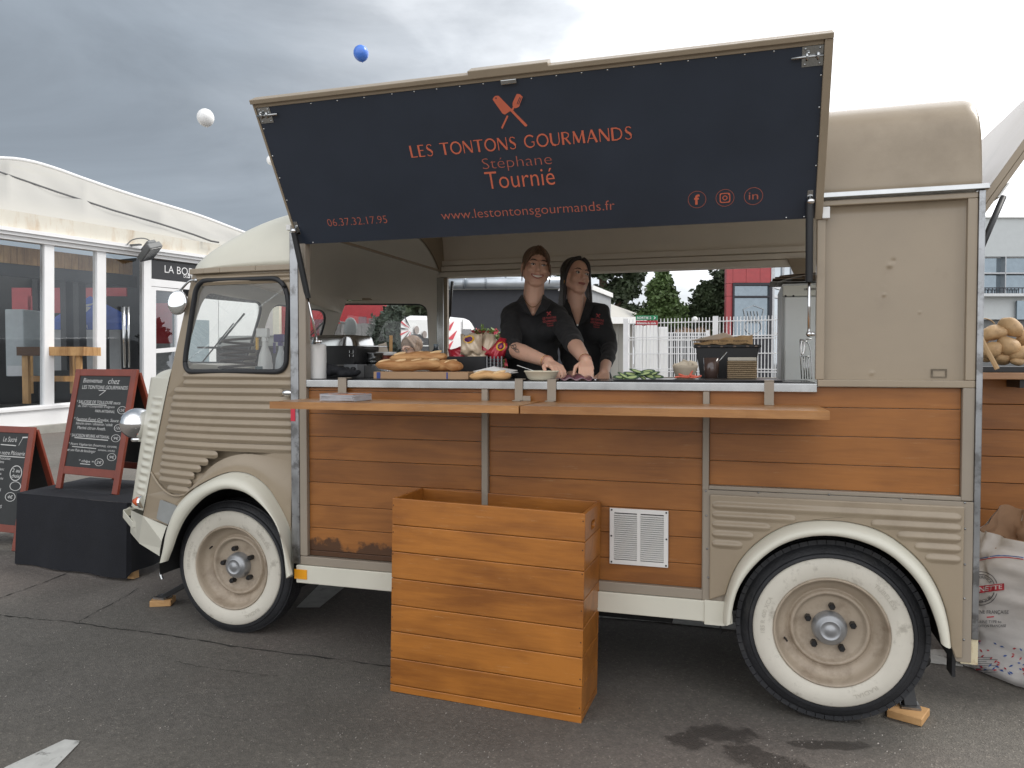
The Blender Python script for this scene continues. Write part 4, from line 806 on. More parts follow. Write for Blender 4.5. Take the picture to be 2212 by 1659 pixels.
# rear hatch, open at the back of the van
e2 = rad(57); RO_ = Vector((.80, 0, 1.90)); rd_ = Vector((math.cos(e2), 0, math.sin(e2))); rn = Vector((math.sin(e2), 0, -math.cos(e2)))
def rm(y, t_, w_): return RO_ + Vector((0, y, 0)) + rd_ * t_ + rn * w_
def rbox(mb, y0, y1, t0, t1, w0, w1):
    P = [rm(y, t, w_) for w_ in (w0, w1) for y, t in ((y0, t0), (y1, t0), (y1, t1), (y0, t1))]; mb.add(P, [(0, 3, 2, 1), (4, 5, 6, 7), (0, 1, 5, 4), (1, 2, 6, 5), (2, 3, 7, 6), (3, 0, 4, 7)])
mb = MB(); rbox(mb, .10, 1.70, .0, .80, -.030, -.006); rh = mb.build('rear_hatch', TAN, van, bevel=.003)
for y0_ in (.10, 1.675): mb = MB(); rbox(mb, y0_, y0_ + .025, 0, .80, -.0055, .012); mb.build('hatch_lip', TAN, rh, bevel=.002)
mb = MB(); rbox(mb, .1255, 1.6745, .0, .80, -.0055, -.001); mb.build('hatch_lining', mat('white_lining', (.74, .74, .73), .4, var=.04, scale=3), rh)
mb = MB(); rbox(mb, .085, .15, .095, .155, .0125, .018); mb.build('strut_bracket', WHITEP, rh)
a = yy(2168, 424, .115); mb = MB(); mb.tube([a, yy(2096, 590, .07)], .011, 8); mb.build('rear_strut', MATS['strut_black'], van, True)
mb = MB(); a = rm(1.65, .55, .01); mb.tube(chaikin([a, a + Vector((-.02, 0, -.07)), a + Vector((.08, 0, -.10)), a + Vector((.13, 0, -.02))], 2), .014, 8); mb.build('rear_hatch_handle', MATS['white_lining'], rh, True)

# ================================================================== FOLD-OUT SHELVES
def shelf(x0, x1, brs, label):
    t = thing('counter_shelf', ((x0 + x1) / 2, -.19, 1.19), label, 'shelf', 'timber shelves hooked over the counter rail')
    mb = MB(); r_ = random.Random(int(x1 * 100)); V = []
    n_ = 24
    for k in range(n_ + 1): x = x0 + (x1 - x0) * k / n_; j = r_.uniform(-.002, .002); V.append((x, -.36 + j))
    poly = V + [(x1 - .01, -.025), (x0 + .01, -.025)]
    mb.plate(poly, [], lambda x, y, w_: Vector((x, y, 1.185 + w_)), .029); mb.build('board', WOODS, t, bevel=.0035)
    for k, (a, foot) in enumerate(brs):
        mb = MB(); xa, xb = a; mb.box(xa, xb, -.022, -.0155, 1.2145, 1.303); mb.box(xa, xb, -.022, .03, 1.3032, 1.3072); mb.box(xa, xb, -.060, -.0222, 1.2145, 1.2185)
        if foot: mb.box(xb, xb + foot, -.022, -.0155, 1.2145, 1.236)
        mb.build('hook_bracket', TAN2, t, bevel=.0015)
    return t
X = lambda px, py=840, y=-.02: yy(px, py, y).x
shelf(-1.885, -.812, [((X(730), X(748)), 0), ((X(1112), X(1129)), .034)], 'left timber shelf board with a stack of flyers on it')
shelf(-.806, .264, [((X(1182), X(1201)), 0), ((X(1651), X(1672)), 0)], 'right timber shelf board hooked under the cucumber and tomato side of the counter')

# ================================================================== WOODEN CRATE
ct = thing('wooden_crate', (-.985, -.135, .02), 'tall open plywood box of grooved planks standing in front of the van', 'wooden box')
Mc = Matrix.Translation((-.985, -.135, .018)) @ Matrix.Rotation(rad(-1.6), 4, 'Z') @ Matrix.Rotation(rad(1.0), 4, 'Y')
hw, hd_, H_ = .402, .140, .800; zz = [0, .032]; k = .032
while k < H_ - .06: k += .1097; zz.append(min(k, H_))
th = .014
for a, b in zip(zz, zz[1:]):
    a += .0012; b -= .0012
    for fy in (-hd_, hd_ - th):
        mb = MB(); mb.box(-hw, hw, fy, fy + th, a, b, Mc); mb.build('plank', WOODC, ct, bevel=.0028)
    for sx in (-1, 1):
        mb = MB()
        x0, x1 = (-hw + .0008, -hw + th) if sx < 0 else (hw - th, hw - .0008)
        if sx > 0 and b > H_ - .02:
            hole = rrect(-.035, .035, H_ - .085, H_ - .052, .016, 4); mb.plate([(-hd_ + th, a), (hd_ - th, a), (hd_ - th, b), (-hd_ + th, b)], [hole[::-1]], lambda y, z, w_: Mc @ Vector((x0 + w_, y, z)), x1 - x0)
        else: mb.box(x0, x1, -hd_ + th, hd_ - th, a, b, Mc)
        mb.build('plank', WOODC, ct, bevel=.0028)
mb = MB(); mb.box(-hw + th, hw - th, -hd_ + th, hd_ - th, .03, .045, Mc); mb.build('base', WOODC, ct)
mb = MB()
for x in (-hw + .006, hw - .008):
    for z in (.06, .17, .31, .43, .57, .66, .77): mb.lathe([(0, -.0012), (.0022, -.001), (.003, 0)], Mc @ Vector((x, -hd_, z)), 'y', 6)
mb.build('nail_row', mat('rusty_nail', (.10, .05, .03), .6, .5), ct)

# ================================================================== INSIDE THE VAN: worktops and goods
ZC = 1.300
mb = MB(); mb.box(-1.93, .25, .036, .50, 1.270, ZC - .001); wt = mb.build('worktop', mat('black_worktop', (.016, .016, .018), .25, var=.2), van, bevel=.002)
mb = MB(); mb.box(-1.95, .31, 1.36, W - .046, 1.22, 1.262); mb.build('back_worktop', MATS['black_worktop'], van, bevel=.002)
mb = MB(); mb.box(-1.9, .28, 1.42, W - .05, .40, 1.2195); mb.build('back_cabinet', mat('grey_cabinet', (.25, .26, .27), .5), van)
BR = wood('bread_crust', (.30, .105, .025), (.66, .39, .17), .75, 2.2, 0, wear=(.80, .70, .52))
for n_ in BR.node_tree.nodes:
    if n_.type == 'BUMP': n_.inputs['Strength'].default_value = .7
PAPERW = mat('white_paper', (.78, .77, .74), .8, var=.03, bump=.2, bscale=15)
def px_w(a, b, y, py=800): return yy(a, py, y).x, yy(b, py, y).x
def base(xc, y, z=ZC): return (xc, y, z)
# kitchen roll
x0, x1 = px_w(667, 703, .10); xc = (x0 + x1) / 2; r_ = (x1 - x0) / 2 * .96; mb = MB(); zt = yy(680, 744, .10).z
mb.lathe([(.02, zt - .004), (.02, zt), (r_ - .003, zt), (r_, zt - .004), (r_ * 1.02, ZC + .12), (r_, ZC), (.02, ZC)], (xc, .10, 0), 'z', 28)
mb.build('paper_roll', PAPERW, origin=(xc, .10, ZC), smooth=True, angle=40, label='white paper towel roll at the left end of the counter', cat='paper roll')
# contact griddle with steel lid
y_ = .33
t = thing('table_griddle', (yy(740, 790, y_).x, y_, ZC), 'black table grill with brushed steel lid beside the paper roll', 'grill')
x0, x1 = px_w(692, 786, y_, 765); z0_ = yy(740, 788, y_).z; z1_ = yy(740, 748, y_).z
mb = MB(); mb.plate(rpoly([(x0, z1_), (x1, z1_), (x1 - .02, z0_), (x0 + .02, z0_)], .012, 3), [], lambda x, z, w_: Vector((x, y_ - .07 + w_, z)), .24); mb.build('body', BLACK, t, bevel=.006)
mb = MB(); zl = yy(740, 725, y_).z
xl, xr = px_w(681, 781, y_, 735)
def lid(u, v):
    a = u * 2 * math.pi; k = 1 - .16 * v; c, s_ = math.cos(a), math.sin(a); c = math.copysign(abs(c) ** .35, c); s_ = math.copysign(abs(s_) ** .35, s_)
    return Vector(((xl + xr) / 2 + c * (xr - xl) / 2 * k, y_ + .05 + s_ * .13 * k, z1_ + .001 + (zl - z1_) * (1 - (1 - v) ** 2)))
mb.grid(lid, 40, 8, True); k_ = len(mb.v); mb.f.append(tuple(range(k_ - 40, k_))); mb.build('lid', STEEL, t, True, angle=50)
mb = MB(); a = yy(783, 748, y_ - .05); mb.box(a.x - .02, a.x + .09, y_ - .06, y_ + .04, a.z - .004, a.z + .003); mb.build('lid_handle', STEEL, t, bevel=.002)
a = yy(742, 787, y_ - .12); b = yy(772, 811, y_ - .12); mb = MB(); mb.box(a.x, b.x, y_ - .12, y_ - .02, ZC, a.z); cb = mb.build('control_box', mat('grey_plastic', (.12, .125, .13), .4), t, bevel=.003)
for k in (.3, .75): mb = MB(); mb.lathe([(0, -.018), (.010, -.016), (.011, 0)], (a.x + (b.x - a.x) * k, y_ - .12, (a.z + ZC) / 2 + .01), 'y', 12); mb.build('knob', BLACK, cb, True)
mb = MB(); mb.box(x0 + .01, x1 + .03, y_ - .05, y_ + .18, ZC, z0_ - .003); mb.build('stand', BLACK, t)
mb = MB(); ea = yy(759, 763, y_ - .072); 
for k in (0, 1): mb.tube([ea + Vector((-.010, -.001, .016 - k * .018)), ea + Vector((.010, -.001, .016 - k * .018)), ea + Vector((.010, -.001, .002 - k * .018)), ea + Vector((0, -.001, -.004 - k * .018)), ea + Vector((-.010, -.001, .002 - k * .018))], .0012, 5, True)
mb.build('badge', STEEL, t)
# crumpled black cloth
mb = MB(); random.seed(3)
for k in range(14):
    t_ = k / 13; c = yy(708 + 52 * t_, 796 + 8 * t_, .16); c.z = ZC + .022 * (1.25 - t_) + .012; mb.ell(c + Vector((random.uniform(-.01, .01), random.uniform(-.02, .02), random.uniform(-.004, .012))), (.032, .03, .020 * (1.3 - .6 * t_)), Matrix.Rotation(random.uniform(-.5, .5), 3, 'Y'), 10, 8)
mb.build('black_cloth', mat('black_cloth', (.014, .015, .018), .9, bump=.5, bscale=40), origin=(yy(735, 800, .16).x, .16, ZC), remesh=.006, smit=3, label='crumpled black cloth lying in front of the table grill', cat='cloth')
# steel tray, bowl, tub
y_ = .40
a = yy(783, 797, y_); b = yy(850, 797, y_); zt = yy(800, 786, y_).z; mb = MB(); mb.plate([(a.x - .02, zt), (b.x, zt), (b.x, ZC), (a.x + .03, ZC)], [], lambda x, z, w_: Vector((x, y_ - .06 + w_, z)), .3); mb.build('steel_tray', STEEL, origin=(a.x, y_, ZC), bevel=.004, label='low stainless steel stand carrying the metal bowl', cat='stand')
c = yy(805, 776, y_ + .02); rr = .068; mb = MB(); mb.lathe([(.0, 0), (.03, 0), (.05, .010), (.062, .03), (rr, .052), (rr + .003, .054), (rr - .004, .050), (.048, .014), (0, .006)], (c.x, c.y, zt + .001), 'z', 28)
mb.build('metal_bowl', STEEL, origin=(c.x, c.y, zt), smooth=True, label='round stainless bowl beside the table grill', cat='bowl')
c = yy(834, 776, y_ + .06); t = thing('sauce_tub', (c.x, c.y, zt), 'clear tub of dark red sauce with a white rim next to the metal bowl', 'tub')
mb = MB(); mb.lathe([(0, 0), (.036, 0), (.046, .042), (0, .042)], (c.x, c.y, zt + .001), 'z', 24); mb.build('sauce', mat('dark_red_sauce', (.16, .03, .015), .3), t, True, angle=40)
mb = MB(); mb.lathe([(.046, .0425), (.050, .043), (.052, .060), (.049, .060), (.047, .046)], (c.x, c.y, zt + .001), 'z', 24); mb.build('rim', WHITEP, t, True)
a = yy(823, 757, y_ + .10); mb = MB()
for k in range(4): mb.add([a + Vector((-.05 + .01 * k, .01 * k, -.02)), a + Vector((.045, .01 * k, -.03)), a + Vector((.03 - .015 * k, .01 * k, .042 - .012 * k)), a + Vector((-.015 - .01 * k, .01 * k, .030 - .004 * k))], [(0, 1, 2, 3)])
mb.build('paper_wraps', mat('kraft_white', (.66, .58, .48), .85, bump=.3, bscale=20), origin=(a.x, a.y, zt), solid=.002, label='loose folded paper wraps standing behind the sauce tub', cat='paper')
a = yy(844, 752, y_ + .06); mb = MB(); mb.bar(a + Vector((0, 0, -.05)), a + Vector((.002, 0, .065)), .018, .003); mb.build('wooden_spatula', PINE, origin=(a.x, a.y, zt), bevel=.001, label='pale wooden stick poking up from the sauce tub', cat='spatula')
# cardboard box and baguettes
y_ = .12; a = yy(811, 803, y_); b = yy(967, 803, y_); zb = yy(880, 803, y_).z
t = thing('cardboard_box', ((a.x + b.x) / 2, y_, ZC), 'low brown cardboard box with blue edges under the baguettes', 'box')
CARD = mat('cardboard', (.40, .25, .14), .8, var=.05, bump=.1)
mb = MB(); mb.box(a.x, yy(1015, 803, y_).x, y_ - .02, y_ + .20, ZC, zb); mb.build('carton', CARD, t, bevel=.002)
mb = MB(); mb.box(yy(818, 803, y_).x, yy(826, 803, y_).x, y_ - .0215, y_ - .0202, ZC + .002, zb - .002); mb.box(yy(968, 803, y_).x, yy(971, 803, y_).x, y_ - .0215, y_ - .0202, ZC + .002, zb - .002); mb.build('printed_band', mat('blue_print', (.03, .06, .25), .5), t)
SCORE = mat('bread_score', (.74, .52, .28), .8, var=.2, scale=40, bump=.4)
def loaf(pa, pb, r_, label, grp, kz=.72, bend=.01, nm='baguette', cat='baguette', seed=0):
    R2 = random.Random(seed); mb = MB(); P = []; Rr = []; n_ = 30
    for k in range(n_):
        t_ = k / (n_ - 1); p = pa.lerp(pb, t_); p.y += bend * math.sin(math.pi * t_); P.append(p + Vector((0, 0, .003 * math.sin(t_ * 9 + seed)))); Rr.append(r_ * (max(.02, 1 - abs(2 * t_ - 1) ** 5)) ** .5 * (1 + .05 * math.sin(t_ * 24 + seed)))
    mb.tube(P, Rr, 18, flat=kz)
    o = mb.build(nm, BR, origin=((pa + pb) / 2), smooth=True, label=label, cat=cat, group=grp)
    q = o.modifiers.new('crust', 'DISPLACE'); tx = bpy.data.textures.get('crust') or bpy.data.textures.new('crust', 'CLOUDS'); tx.noise_scale = .03; q.texture = tx; q.strength = .007; q.mid_level = .5; q.texture_coords = 'LOCAL'
    d_ = (pb - pa); ln = d_.length; d_.normalize(); n_s = max(2, int(ln / .075))
    for k in range(n_s):
        t_ = (k + .6) / (n_s + .2); c_ = pa.lerp(pb, t_) + Vector((0, bend * math.sin(math.pi * t_) - r_ * .35, r_ * kz * .80)); mb = MB(); mb.ell(c_, (.030, .006, .007), Matrix.Rotation(rad(-12), 3, 'Y') @ Matrix.Rotation(rad(24), 3, 'Z'), 12, 8); mb.build('score', SCORE, o, True)
    return o
zc_ = zb + .026
def pt(px, y, z): p = yy(px, 790, y); return Vector((p.x, y, z))
loaf(pt(812, .13, zc_ + .002), pt(955, .13, zc_ + .006), .036, 'front left baguette lying on the cardboard box', 'baguettes piled on the cardboard box', seed=1)
loaf(pt(915, .17, zc_ + .004), pt(998, .13, zc_), .036, 'short right hand baguette whose rounded end sticks out past the cardboard box', 'baguettes piled on the cardboard box', seed=2)
loaf(pt(842, .19, zc_ + .036), pt(966, .20, zc_ + .046), .034, 'topmost baguette resting on the two others', 'baguettes piled on the cardboard box', seed=3)
loaf(pt(1014, .07, ZC + .017), pt(1104, .07, ZC + .019), .026, 'small split roll alone on the counter edge in front of the chips crate', None, nm='bread_roll', cat='bread', seed=4)
# plate with napkin, bottle, knife
c = yy(1062, 800, .28); mb = MB(); mb.lathe([(0, 0), (.09, .002), (.125, .010), (.122, .013), (0, .006)], (c.x, .28, ZC + .018), 'z', 30); mb.build('plate', PAPERW, origin=(c.x, .28, ZC + .018), smooth=True, label='white paper plate behind the small bread roll', cat='plate')
mb = MB(); mb.add([(c.x - .07, .22, ZC + .034), (c.x + .1, .20, ZC + .030), (c.x + .12, .3, ZC + .038), (c.x - .01, .33, ZC + .052), (c.x + .02, .25, ZC + .056)], [(0, 1, 4), (1, 2, 4), (2, 3, 4), (3, 0, 4)]); mb.build('napkin', PAPERW, origin=(c.x, .26, ZC + .03), solid=.003, label='crumpled white napkin lying on the paper plate', cat='napkin')
c = yy(942, 768, .75); t = thing('plastic_bottle', (c.x, .75, 1.19), 'dark plastic bottle neck between the baguettes and the far post', 'bottle'); zb_ = yy(942, 748, .75).z
mb = MB(); mb.lathe([(0, zb_ - .22), (.034, zb_ - .22), (.036, zb_ - .06), (.030, zb_ - .035), (.014, zb_ - .014), (.013, zb_)], (c.x, .75, 0), 'z', 20); mb.build('bottle_body', mat('smoky_plastic', (.05, .065, .075), .15, coat=.3), t, True); mb = MB(); mb.lathe([(0, zb_ + .012), (.014, zb_ + .012), (.014, zb_), (0, zb_)], (c.x, .75, 0), 'z', 14); mb.build('bottle_cap', mat('grey_cap', (.25, .3, .33), .4), t, True, angle=40)
# chips crate with bags
y_ = .42; a = yy(966, 770, y_); b = yy(1088, 794, y_)
t = thing('black_crate', ((a.x + b.x) / 2, y_, ZC), 'black slatted plastic crate full of red crisp bags', 'crate')
CR = mat('crate_black', (.010, .010, .011), .5)
mb = MB(); mb.box(a.x, b.x - .085, y_ - .02, y_ + .22, ZC, a.z); mb.box(b.x - .084, b.x, y_ - .02, y_ + .22, ZC, ZC + .006); mb.build('crate_body', CR, t, bevel=.003)
for k in range(6): mb = MB(); mb.box(b.x - .083, b.x, y_ - .02 - .001 * (k % 2), y_ - .012, ZC + .008 + (a.z - ZC - .012) * k / 6, ZC + .004 + (a.z - ZC - .012) * (k + .8) / 6); mb.build('crate_slat', CR, t)
for k in range(5): mb = MB(); xk = b.x - .080 + .0185 * k; mb.box(xk, xk + .006, y_ - .0245, y_ - .0212, ZC + .002, a.z); mb.build('crate_slat', mat('crate_grey', (.22, .22, .23), .5), t)
REDB = mat('red_crisp_bag', (.42, .018, .035), .28, .15, var=.15, scale=8, coat=.5, bump=.5, bscale=18); BEI = mat('beige_crisp_bag', (.62, .50, .36), .3, .1, var=.15, scale=9, coat=.4, bump=.5, bscale=16); YEL = mat('yellow_logo', (.75, .42, .02), .4); PUR = mat('dark_logo', (.10, .01, .08), .4)
def bag(px, py, y, w_, h_, rot, m1, m2, label, logo=False, sd=1):
    c = yy(px, py, y); M_ = Matrix.Translation(c) @ Matrix.Rotation(rad(rot), 4, 'Y') @ Matrix.Rotation(rad(-14), 4, 'X'); t = thing('crisp_bag', c, label, 'crisp bag', 'crisp bags heaped in the black crate')
    def sf(u, v, sg):
        x = (u - .5) * w_; z = (v - .5) * h_; e_ = max(0, (1 - abs(2 * u - 1) ** 3)) * max(0, 1 - abs(2 * v - 1) ** 4); pin = 1 - .06 * math.sin(math.pi * v) ** 2
        return M_ @ Vector((x * pin, sg * (.034 * e_ ** .6 + .004 * math.sin(u * 17 + sd * 3 + v * 9) * e_), z + .006 * math.sin(u * 12 + sd) * (abs(2 * v - 1) > .85)))
    for lo, hi, m_, nm in ((0, .42, m2, 'lower_half'), (.42, 1, m1, 'upper_half')):
        mb = MB(); mb.grid(lambda u, v: sf(u, lo + (hi - lo) * v, -1), 18, 14); mb.grid(lambda u, v: sf(u, lo + (hi - lo) * v, 1), 18, 14); mb.build(nm, m_, t, True)
    if logo:
        mb = MB(); V = [sf(.5 + .26 * math.cos(a), .66 + .20 * math.sin(a), -1) + Vector((0, -.003, 0)) for a in [2 * math.pi * k / 20 for k in range(20)]]; mb.add(V, [tuple(range(20))]); mb.build('logo_patch', YEL, t)
        mb = MB(); V = [sf(.5 + .19 * math.cos(a), .66 + .13 * math.sin(a), -1) + Vector((0, -.0045, 0)) for a in [2 * math.pi * k / 20 for k in range(20)]]; mb.add(V, [tuple(range(20))]); mb.build('logo_patch', PUR, t)
bag(1018, 744, .44, .115, .105, -4, BEI, BEI, 'beige crisp bag with a round yellow logo, on top of the heap', True, 1)
bag(1000, 766, .48, .16, .075, -8, REDB, REDB, 'red crisp bag lying lowest at the left end of the crate', False, 2)
bag(1052, 750, .50, .11, .13, 34, BEI, REDB, 'crisp bag leaning to the right, half beige half red, in the middle of the heap', False, 3)
bag(1078, 757, .46, .085, .12, 42, REDB, REDB, 'red crisp bag at the right end of the crate', True, 4)
bag(1030, 770, .46, .13, .06, 10, BEI, BEI, 'pale end of a crisp bag flat just above the crate rim', False, 5)
# cream bowl and fork
y_ = .07; a = yy(1133, 799, y_); b = yy(1207, 799, y_); xc = (a.x + b.x) / 2; r_ = (b.x - a.x) / 2
t = thing('cream_bowl', (xc, y_, ZC), 'cream oval pulp bowl with a fork in it right below the taller woman', 'bowl')
mb = MB(); mb.lathe([(0, 0), (r_ * .66, 0), (r_ * .80, .010), (r_ * .95, .034), (r_ * 1.0, .036), (r_ * .97, .041), (r_ * .93, .036), (r_ * .7, .008), (0, .006)], (xc, y_, ZC), 'z', 34); mb.build('bowl_body', mat('pulp_cream', (.66, .60, .46), .7, var=.04), t, True)
mb = MB(); mb.ell((xc, y_, ZC + .022), (r_ * .82, r_ * .82, .012)); mb.build('bowl_food', mat('creamy_food', (.55, .46, .30), .6, var=.3, scale=60, bump=.6), t, True)
a = yy(1128, 797, .06); mb = MB(); mb.bar(yy(1117, 789, .05), Vector((xc - .02, .07, ZC + .035)), .006, .002); mb.build('fork', WHITEP, t)
# sealed bag of sliced meat
c = yy(1245, 808, .08); mb = MB(); mb.grid(lambda u, v: Vector((c.x + (u - .5) * .155, .08 + (v - .5) * .10, ZC + .004 + .020 * math.sin(math.pi * u) ** .7 * math.sin(math.pi * v) ** .7 + .005 * math.sin(u * 19 + v * 7))), 22, 12)
t = mb.build('meat_packet', mat('dark_meat_film', (.13, .05, .065), .15, var=.5, scale=30, coat=.8, bump=.5, bscale=40), origin=(c.x, .08, ZC), smooth=True, solid=.002, label='clear film packet of dark sliced meat between the hands', cat='packet')
# black tray with cucumber slices, tomato strips
x0 = yy(1328, 812, .1).x; x1 = yy(1690, 812, .1).x; mb = MB(); mb.box(x0, x1, .06, .40, ZC, ZC + .006); mb.build('chopping_tray', mat('tray_black', (.013, .013, .014), .3), origin=((x0 + x1) / 2, .2, ZC), bevel=.002, label='long flat black tray under the cucumber and tomato', cat='tray')
SK = mat('cucumber_skin', (.016, .055, .010), .3); FL_ = mat('cucumber_flesh', (.34, .42, .16), .45, var=.12, scale=60)
CP = [(1348, 812, 60), (1362, 808, 20), (1374, 811, -30), (1382, 804, 15), (1394, 807, -20), (1402, 812, 40), (1410, 808, -35), (1418, 813, 12), (1366, 815, -15), (1386, 814, 75), (1340, 815, 8), (1400, 803, -8), (1375, 800 + 2, 35), (1355, 815, -40)]
for k, (px, py, ro_) in enumerate(CP):
    c = yy(px, py, .10 + .012 * (k % 4)); c.z = max(c.z, ZC + .013); t = thing('cucumber_slice', c, ['flat', 'leaning', 'half tucked', 'standing'][k % 4] + ' long cucumber slice in the green heap on the black tray', 'cucumber slice', 'cucumber slices heaped on the black tray')
    t['label'] = 'long green cucumber slice in the heap on the black tray'
    M_ = Matrix.Translation(c) @ Matrix.Rotation(rad(ro_ * .5), 4, 'Y') @ Matrix.Rotation(rad(62), 4, 'X')
    for nm, m_, k1, hh in (('skin', SK, 1, .0022), ('flesh', FL_, .60, .0026)):
        mb = MB(); V = [M_ @ Vector((math.cos(a) * .030 * (k1 + .04), math.sin(a) * (.0065 + .002 * (k % 3)) * k1, z)) for z in (-hh, hh) for a in [2 * math.pi * q / 16 for q in range(16)]]; mb.add(V, [tuple(range(16))[::-1], tuple(range(16, 32))] + [(q, (q + 1) % 16, 16 + (q + 1) % 16, 16 + q) for q in range(16)]); mb.build(nm, m_, t)
TM = mat('tomato_strip', (.60, .12, .07), .35, var=.15)
for k, (px, py, ro_) in enumerate([(1466, 814, 8), (1474, 811, -20), (1484, 813, 5), (1492, 808, 60), (1498, 812, -10), (1507, 814, 15), (1480, 815, -6), (1500, 815, 3)]):
    c = yy(px, py, .10); c.z = max(c.z, ZC + .010); mb = MB(); d = Vector((math.cos(rad(ro_)), .1, math.sin(rad(ro_)))) * .013; mb.cap(c - d, c + d, .0042, .0036, 8)
    mb.build('tomato_strip', TM, origin=c, smooth=True, label='thin red tomato strip in the small heap on the black tray', cat='tomato strip', group='tomato strips on the black tray')
# kraft bowl with shells
y_ = .30; a = yy(1452, 789, y_); b = yy(1508, 789, y_); xc = (a.x + b.x) / 2; r_ = (b.x - a.x) / 2
t = thing('kraft_bowl', (xc, y_, ZC), 'beige cardboard bowl heaped with pale pieces beside the black crate', 'bowl')
mb = MB(); hh = a.z - ZC; mb.lathe([(0, 0), (r_ * .55, 0), (r_ * .75, hh * .25), (r_ * .95, hh * .8), (r_, hh), (r_ * .97, hh), (r_ * .7, hh * .3), (0, .01)], (xc, y_, ZC), 'z', 30); mb.build('bowl_body', mat('kraft_bowl', (.44, .37, .28), .75), t, True)
for k in range(16):
    an = k * 2.4; rr = r_ * .75 * math.sqrt(k / 16); c = Vector((xc + rr * math.cos(an), y_ + rr * math.sin(an), ZC + hh - .006 - rr * .1 + .012 * random.random())); M_ = Matrix.Translation(c) @ Matrix.Rotation(random.uniform(-1, 1), 4, 'Y') @ Matrix.Rotation(random.uniform(-1, 1), 4, 'X')
    mb = MB(); mb.add([M_ @ Vector(p) for p in ((-.018, 0, -.012), (.018, 0, -.012), (.022, .004, .006), (0, .008, .02), (-.022, .004, .006))], [(0, 1, 2, 3, 4)]); mb.build('pale_piece', mat('pale_shell', (.62, .54, .42), .7), t, solid=.002)
# big black crate with wrapped bread
y_ = .62; a = yy(1502, 746, y_); b = yy(1640, 806, y_); t = thing('black_crate', ((a.x + b.x) / 2, y_, 1.262), 'big black box crate under the printed wrapping paper', 'crate')
mb = MB(); P = [(a.x, a.z), (b.x, a.z), (b.x - .03, 1.262), (a.x + .03, 1.262)]; mb.plate(P, [], lambda x, z, w_: Vector((x, y_ + w_, z)), .25); mb.build('crate_body', CR, t, bevel=.004)
mb = MB(); mb.box(a.x - .008, b.x + .008, y_ - .008, y_ + .26, a.z - .012, a.z + .002); mb.build('crate_rim', CR, t, bevel=.003)
for k, f in enumerate((.06, .22, .42, .62, .82, .95)): mb = MB(); xk = a.x + (b.x - a.x) * f; mb.box(xk - .006, xk + .006, y_ - .0105, y_ - .0085, a.z - .009, a.z - .003); mb.build('crate_slot', mat('crate_slot', (.20, .15, .12), .7), t)
NEWS = mat('printed_kraft', (.46, .30, .15), .8, var=.25, scale=14, bump=.3, bscale=20)
c0 = yy(1500, 742, y_ + .08); c1 = yy(1626, 722, y_ + .08); t = thing('wrapped_bread', (c0 + c1) / 2, 'printed brown paper wrapping on top of the big black crate', 'wrapping')
mb = MB(); zt0 = a.z + .004
mb.grid(lambda u, v: Vector((c0.x + (c1.x - c0.x) * u, y_ + .01 + .16 * v, zt0 + (.006 + .040 * u ** .8) * (math.sin(math.pi * min(1, v * 1.1)) ** .4) + .003 * math.sin(u * 23 + v * 5))), 40, 14); mb.build('paper_sheet', NEWS, t, solid=.002)
mb = MB(); text(mb, 'PARIS - MIDI - NEWS', lambda u, v: Vector((c0.x + (c1.x - c0.x) * u, y_ + .004, zt0 + v)), .12, .92, .012, .020); text(mb, 'le pain du jour - edition spéciale', lambda u, v: Vector((c0.x + (c1.x - c0.x) * u, y_ + .0038, zt0 + v)), .2, .9, .0005, .006)
mb.build('paper_print', mat('print_ink', (.04, .03, .02), .7), t)
mb = MB(); mb.add([(c0.x - .01, y_ + .02, zt0 + .02), (c0.x + .14, y_ + .05, zt0 + .056), (c0.x + .2, y_ + .09, zt0 + .03), (c0.x + .05, y_ + .1, zt0 + .01)], [(0, 1, 2, 3)]); mb.build('paper_corner', mat('kraft_white', (.66, .58, .48), .85), t, solid=.002)
# sauce jug, wicker box
y_ = .50; a = yy(1519, 773, y_); b = yy(1555, 773, y_); xc = (a.x + b.x) / 2; t = thing('sauce_jug', (xc, y_, ZC - .001), 'see-through jug of brown sauce with a spoon, in front of the big black crate', 'jug')
mb = MB(); r_ = (b.x - a.x) / 2; mb.lathe([(0, 0), (r_ * .82, 0), (r_ * .9, .04), (r_ * 1.0, a.z - ZC), (r_ * .95, a.z - ZC), (r_ * .8, .01), (0, .008)], (xc, y_, ZC), 'z', 26); mb.build('jug_body', mat('brown_plastic', (.10, .065, .055), .12, coat=.6), t, True)
mb = MB(); mb.tube([Vector((xc + .01, y_, ZC + .05)), yy(1570, 760, y_)], .003, 6); mb.build('spoon_handle', STEEL, t, True)
y_ = .46; a = yy(1572, 773, y_); b = yy(1634, 803, y_); t = thing('wicker_box', ((a.x + b.x) / 2, y_, ZC), 'small woven wicker tray with a white rim next to the sauce jug', 'basket')
mb = MB(); mb.box(a.x, b.x, y_, y_ + .10, a.z - .014, a.z + .002); mb.build('rim', mat('wicker_rim', (.56, .52, .44), .6), t, bevel=.004)
WK = mat('wicker', (.34, .25, .15), .7, var=.2, scale=80)
n_ = 26
for r_i in range(9):
    mb = MB(); zk = ZC + .004 + (a.z - .018 - ZC) * (r_i + .5) / 9; hk = (a.z - .018 - ZC) / 18
    mb.tube([Vector((a.x + (b.x - a.x) * k / n_, y_ + .003 + .003 * (1 if (k + r_i) % 2 else -1), zk)) for k in range(n_ + 1)], hk * .95, 6); mb.build('wicker_strand', WK, t, True)
mb = MB(); mb.box(a.x + .002, b.x - .002, y_ + .01, y_ + .095, ZC, a.z - .015); mb.build('lining', WK, t)
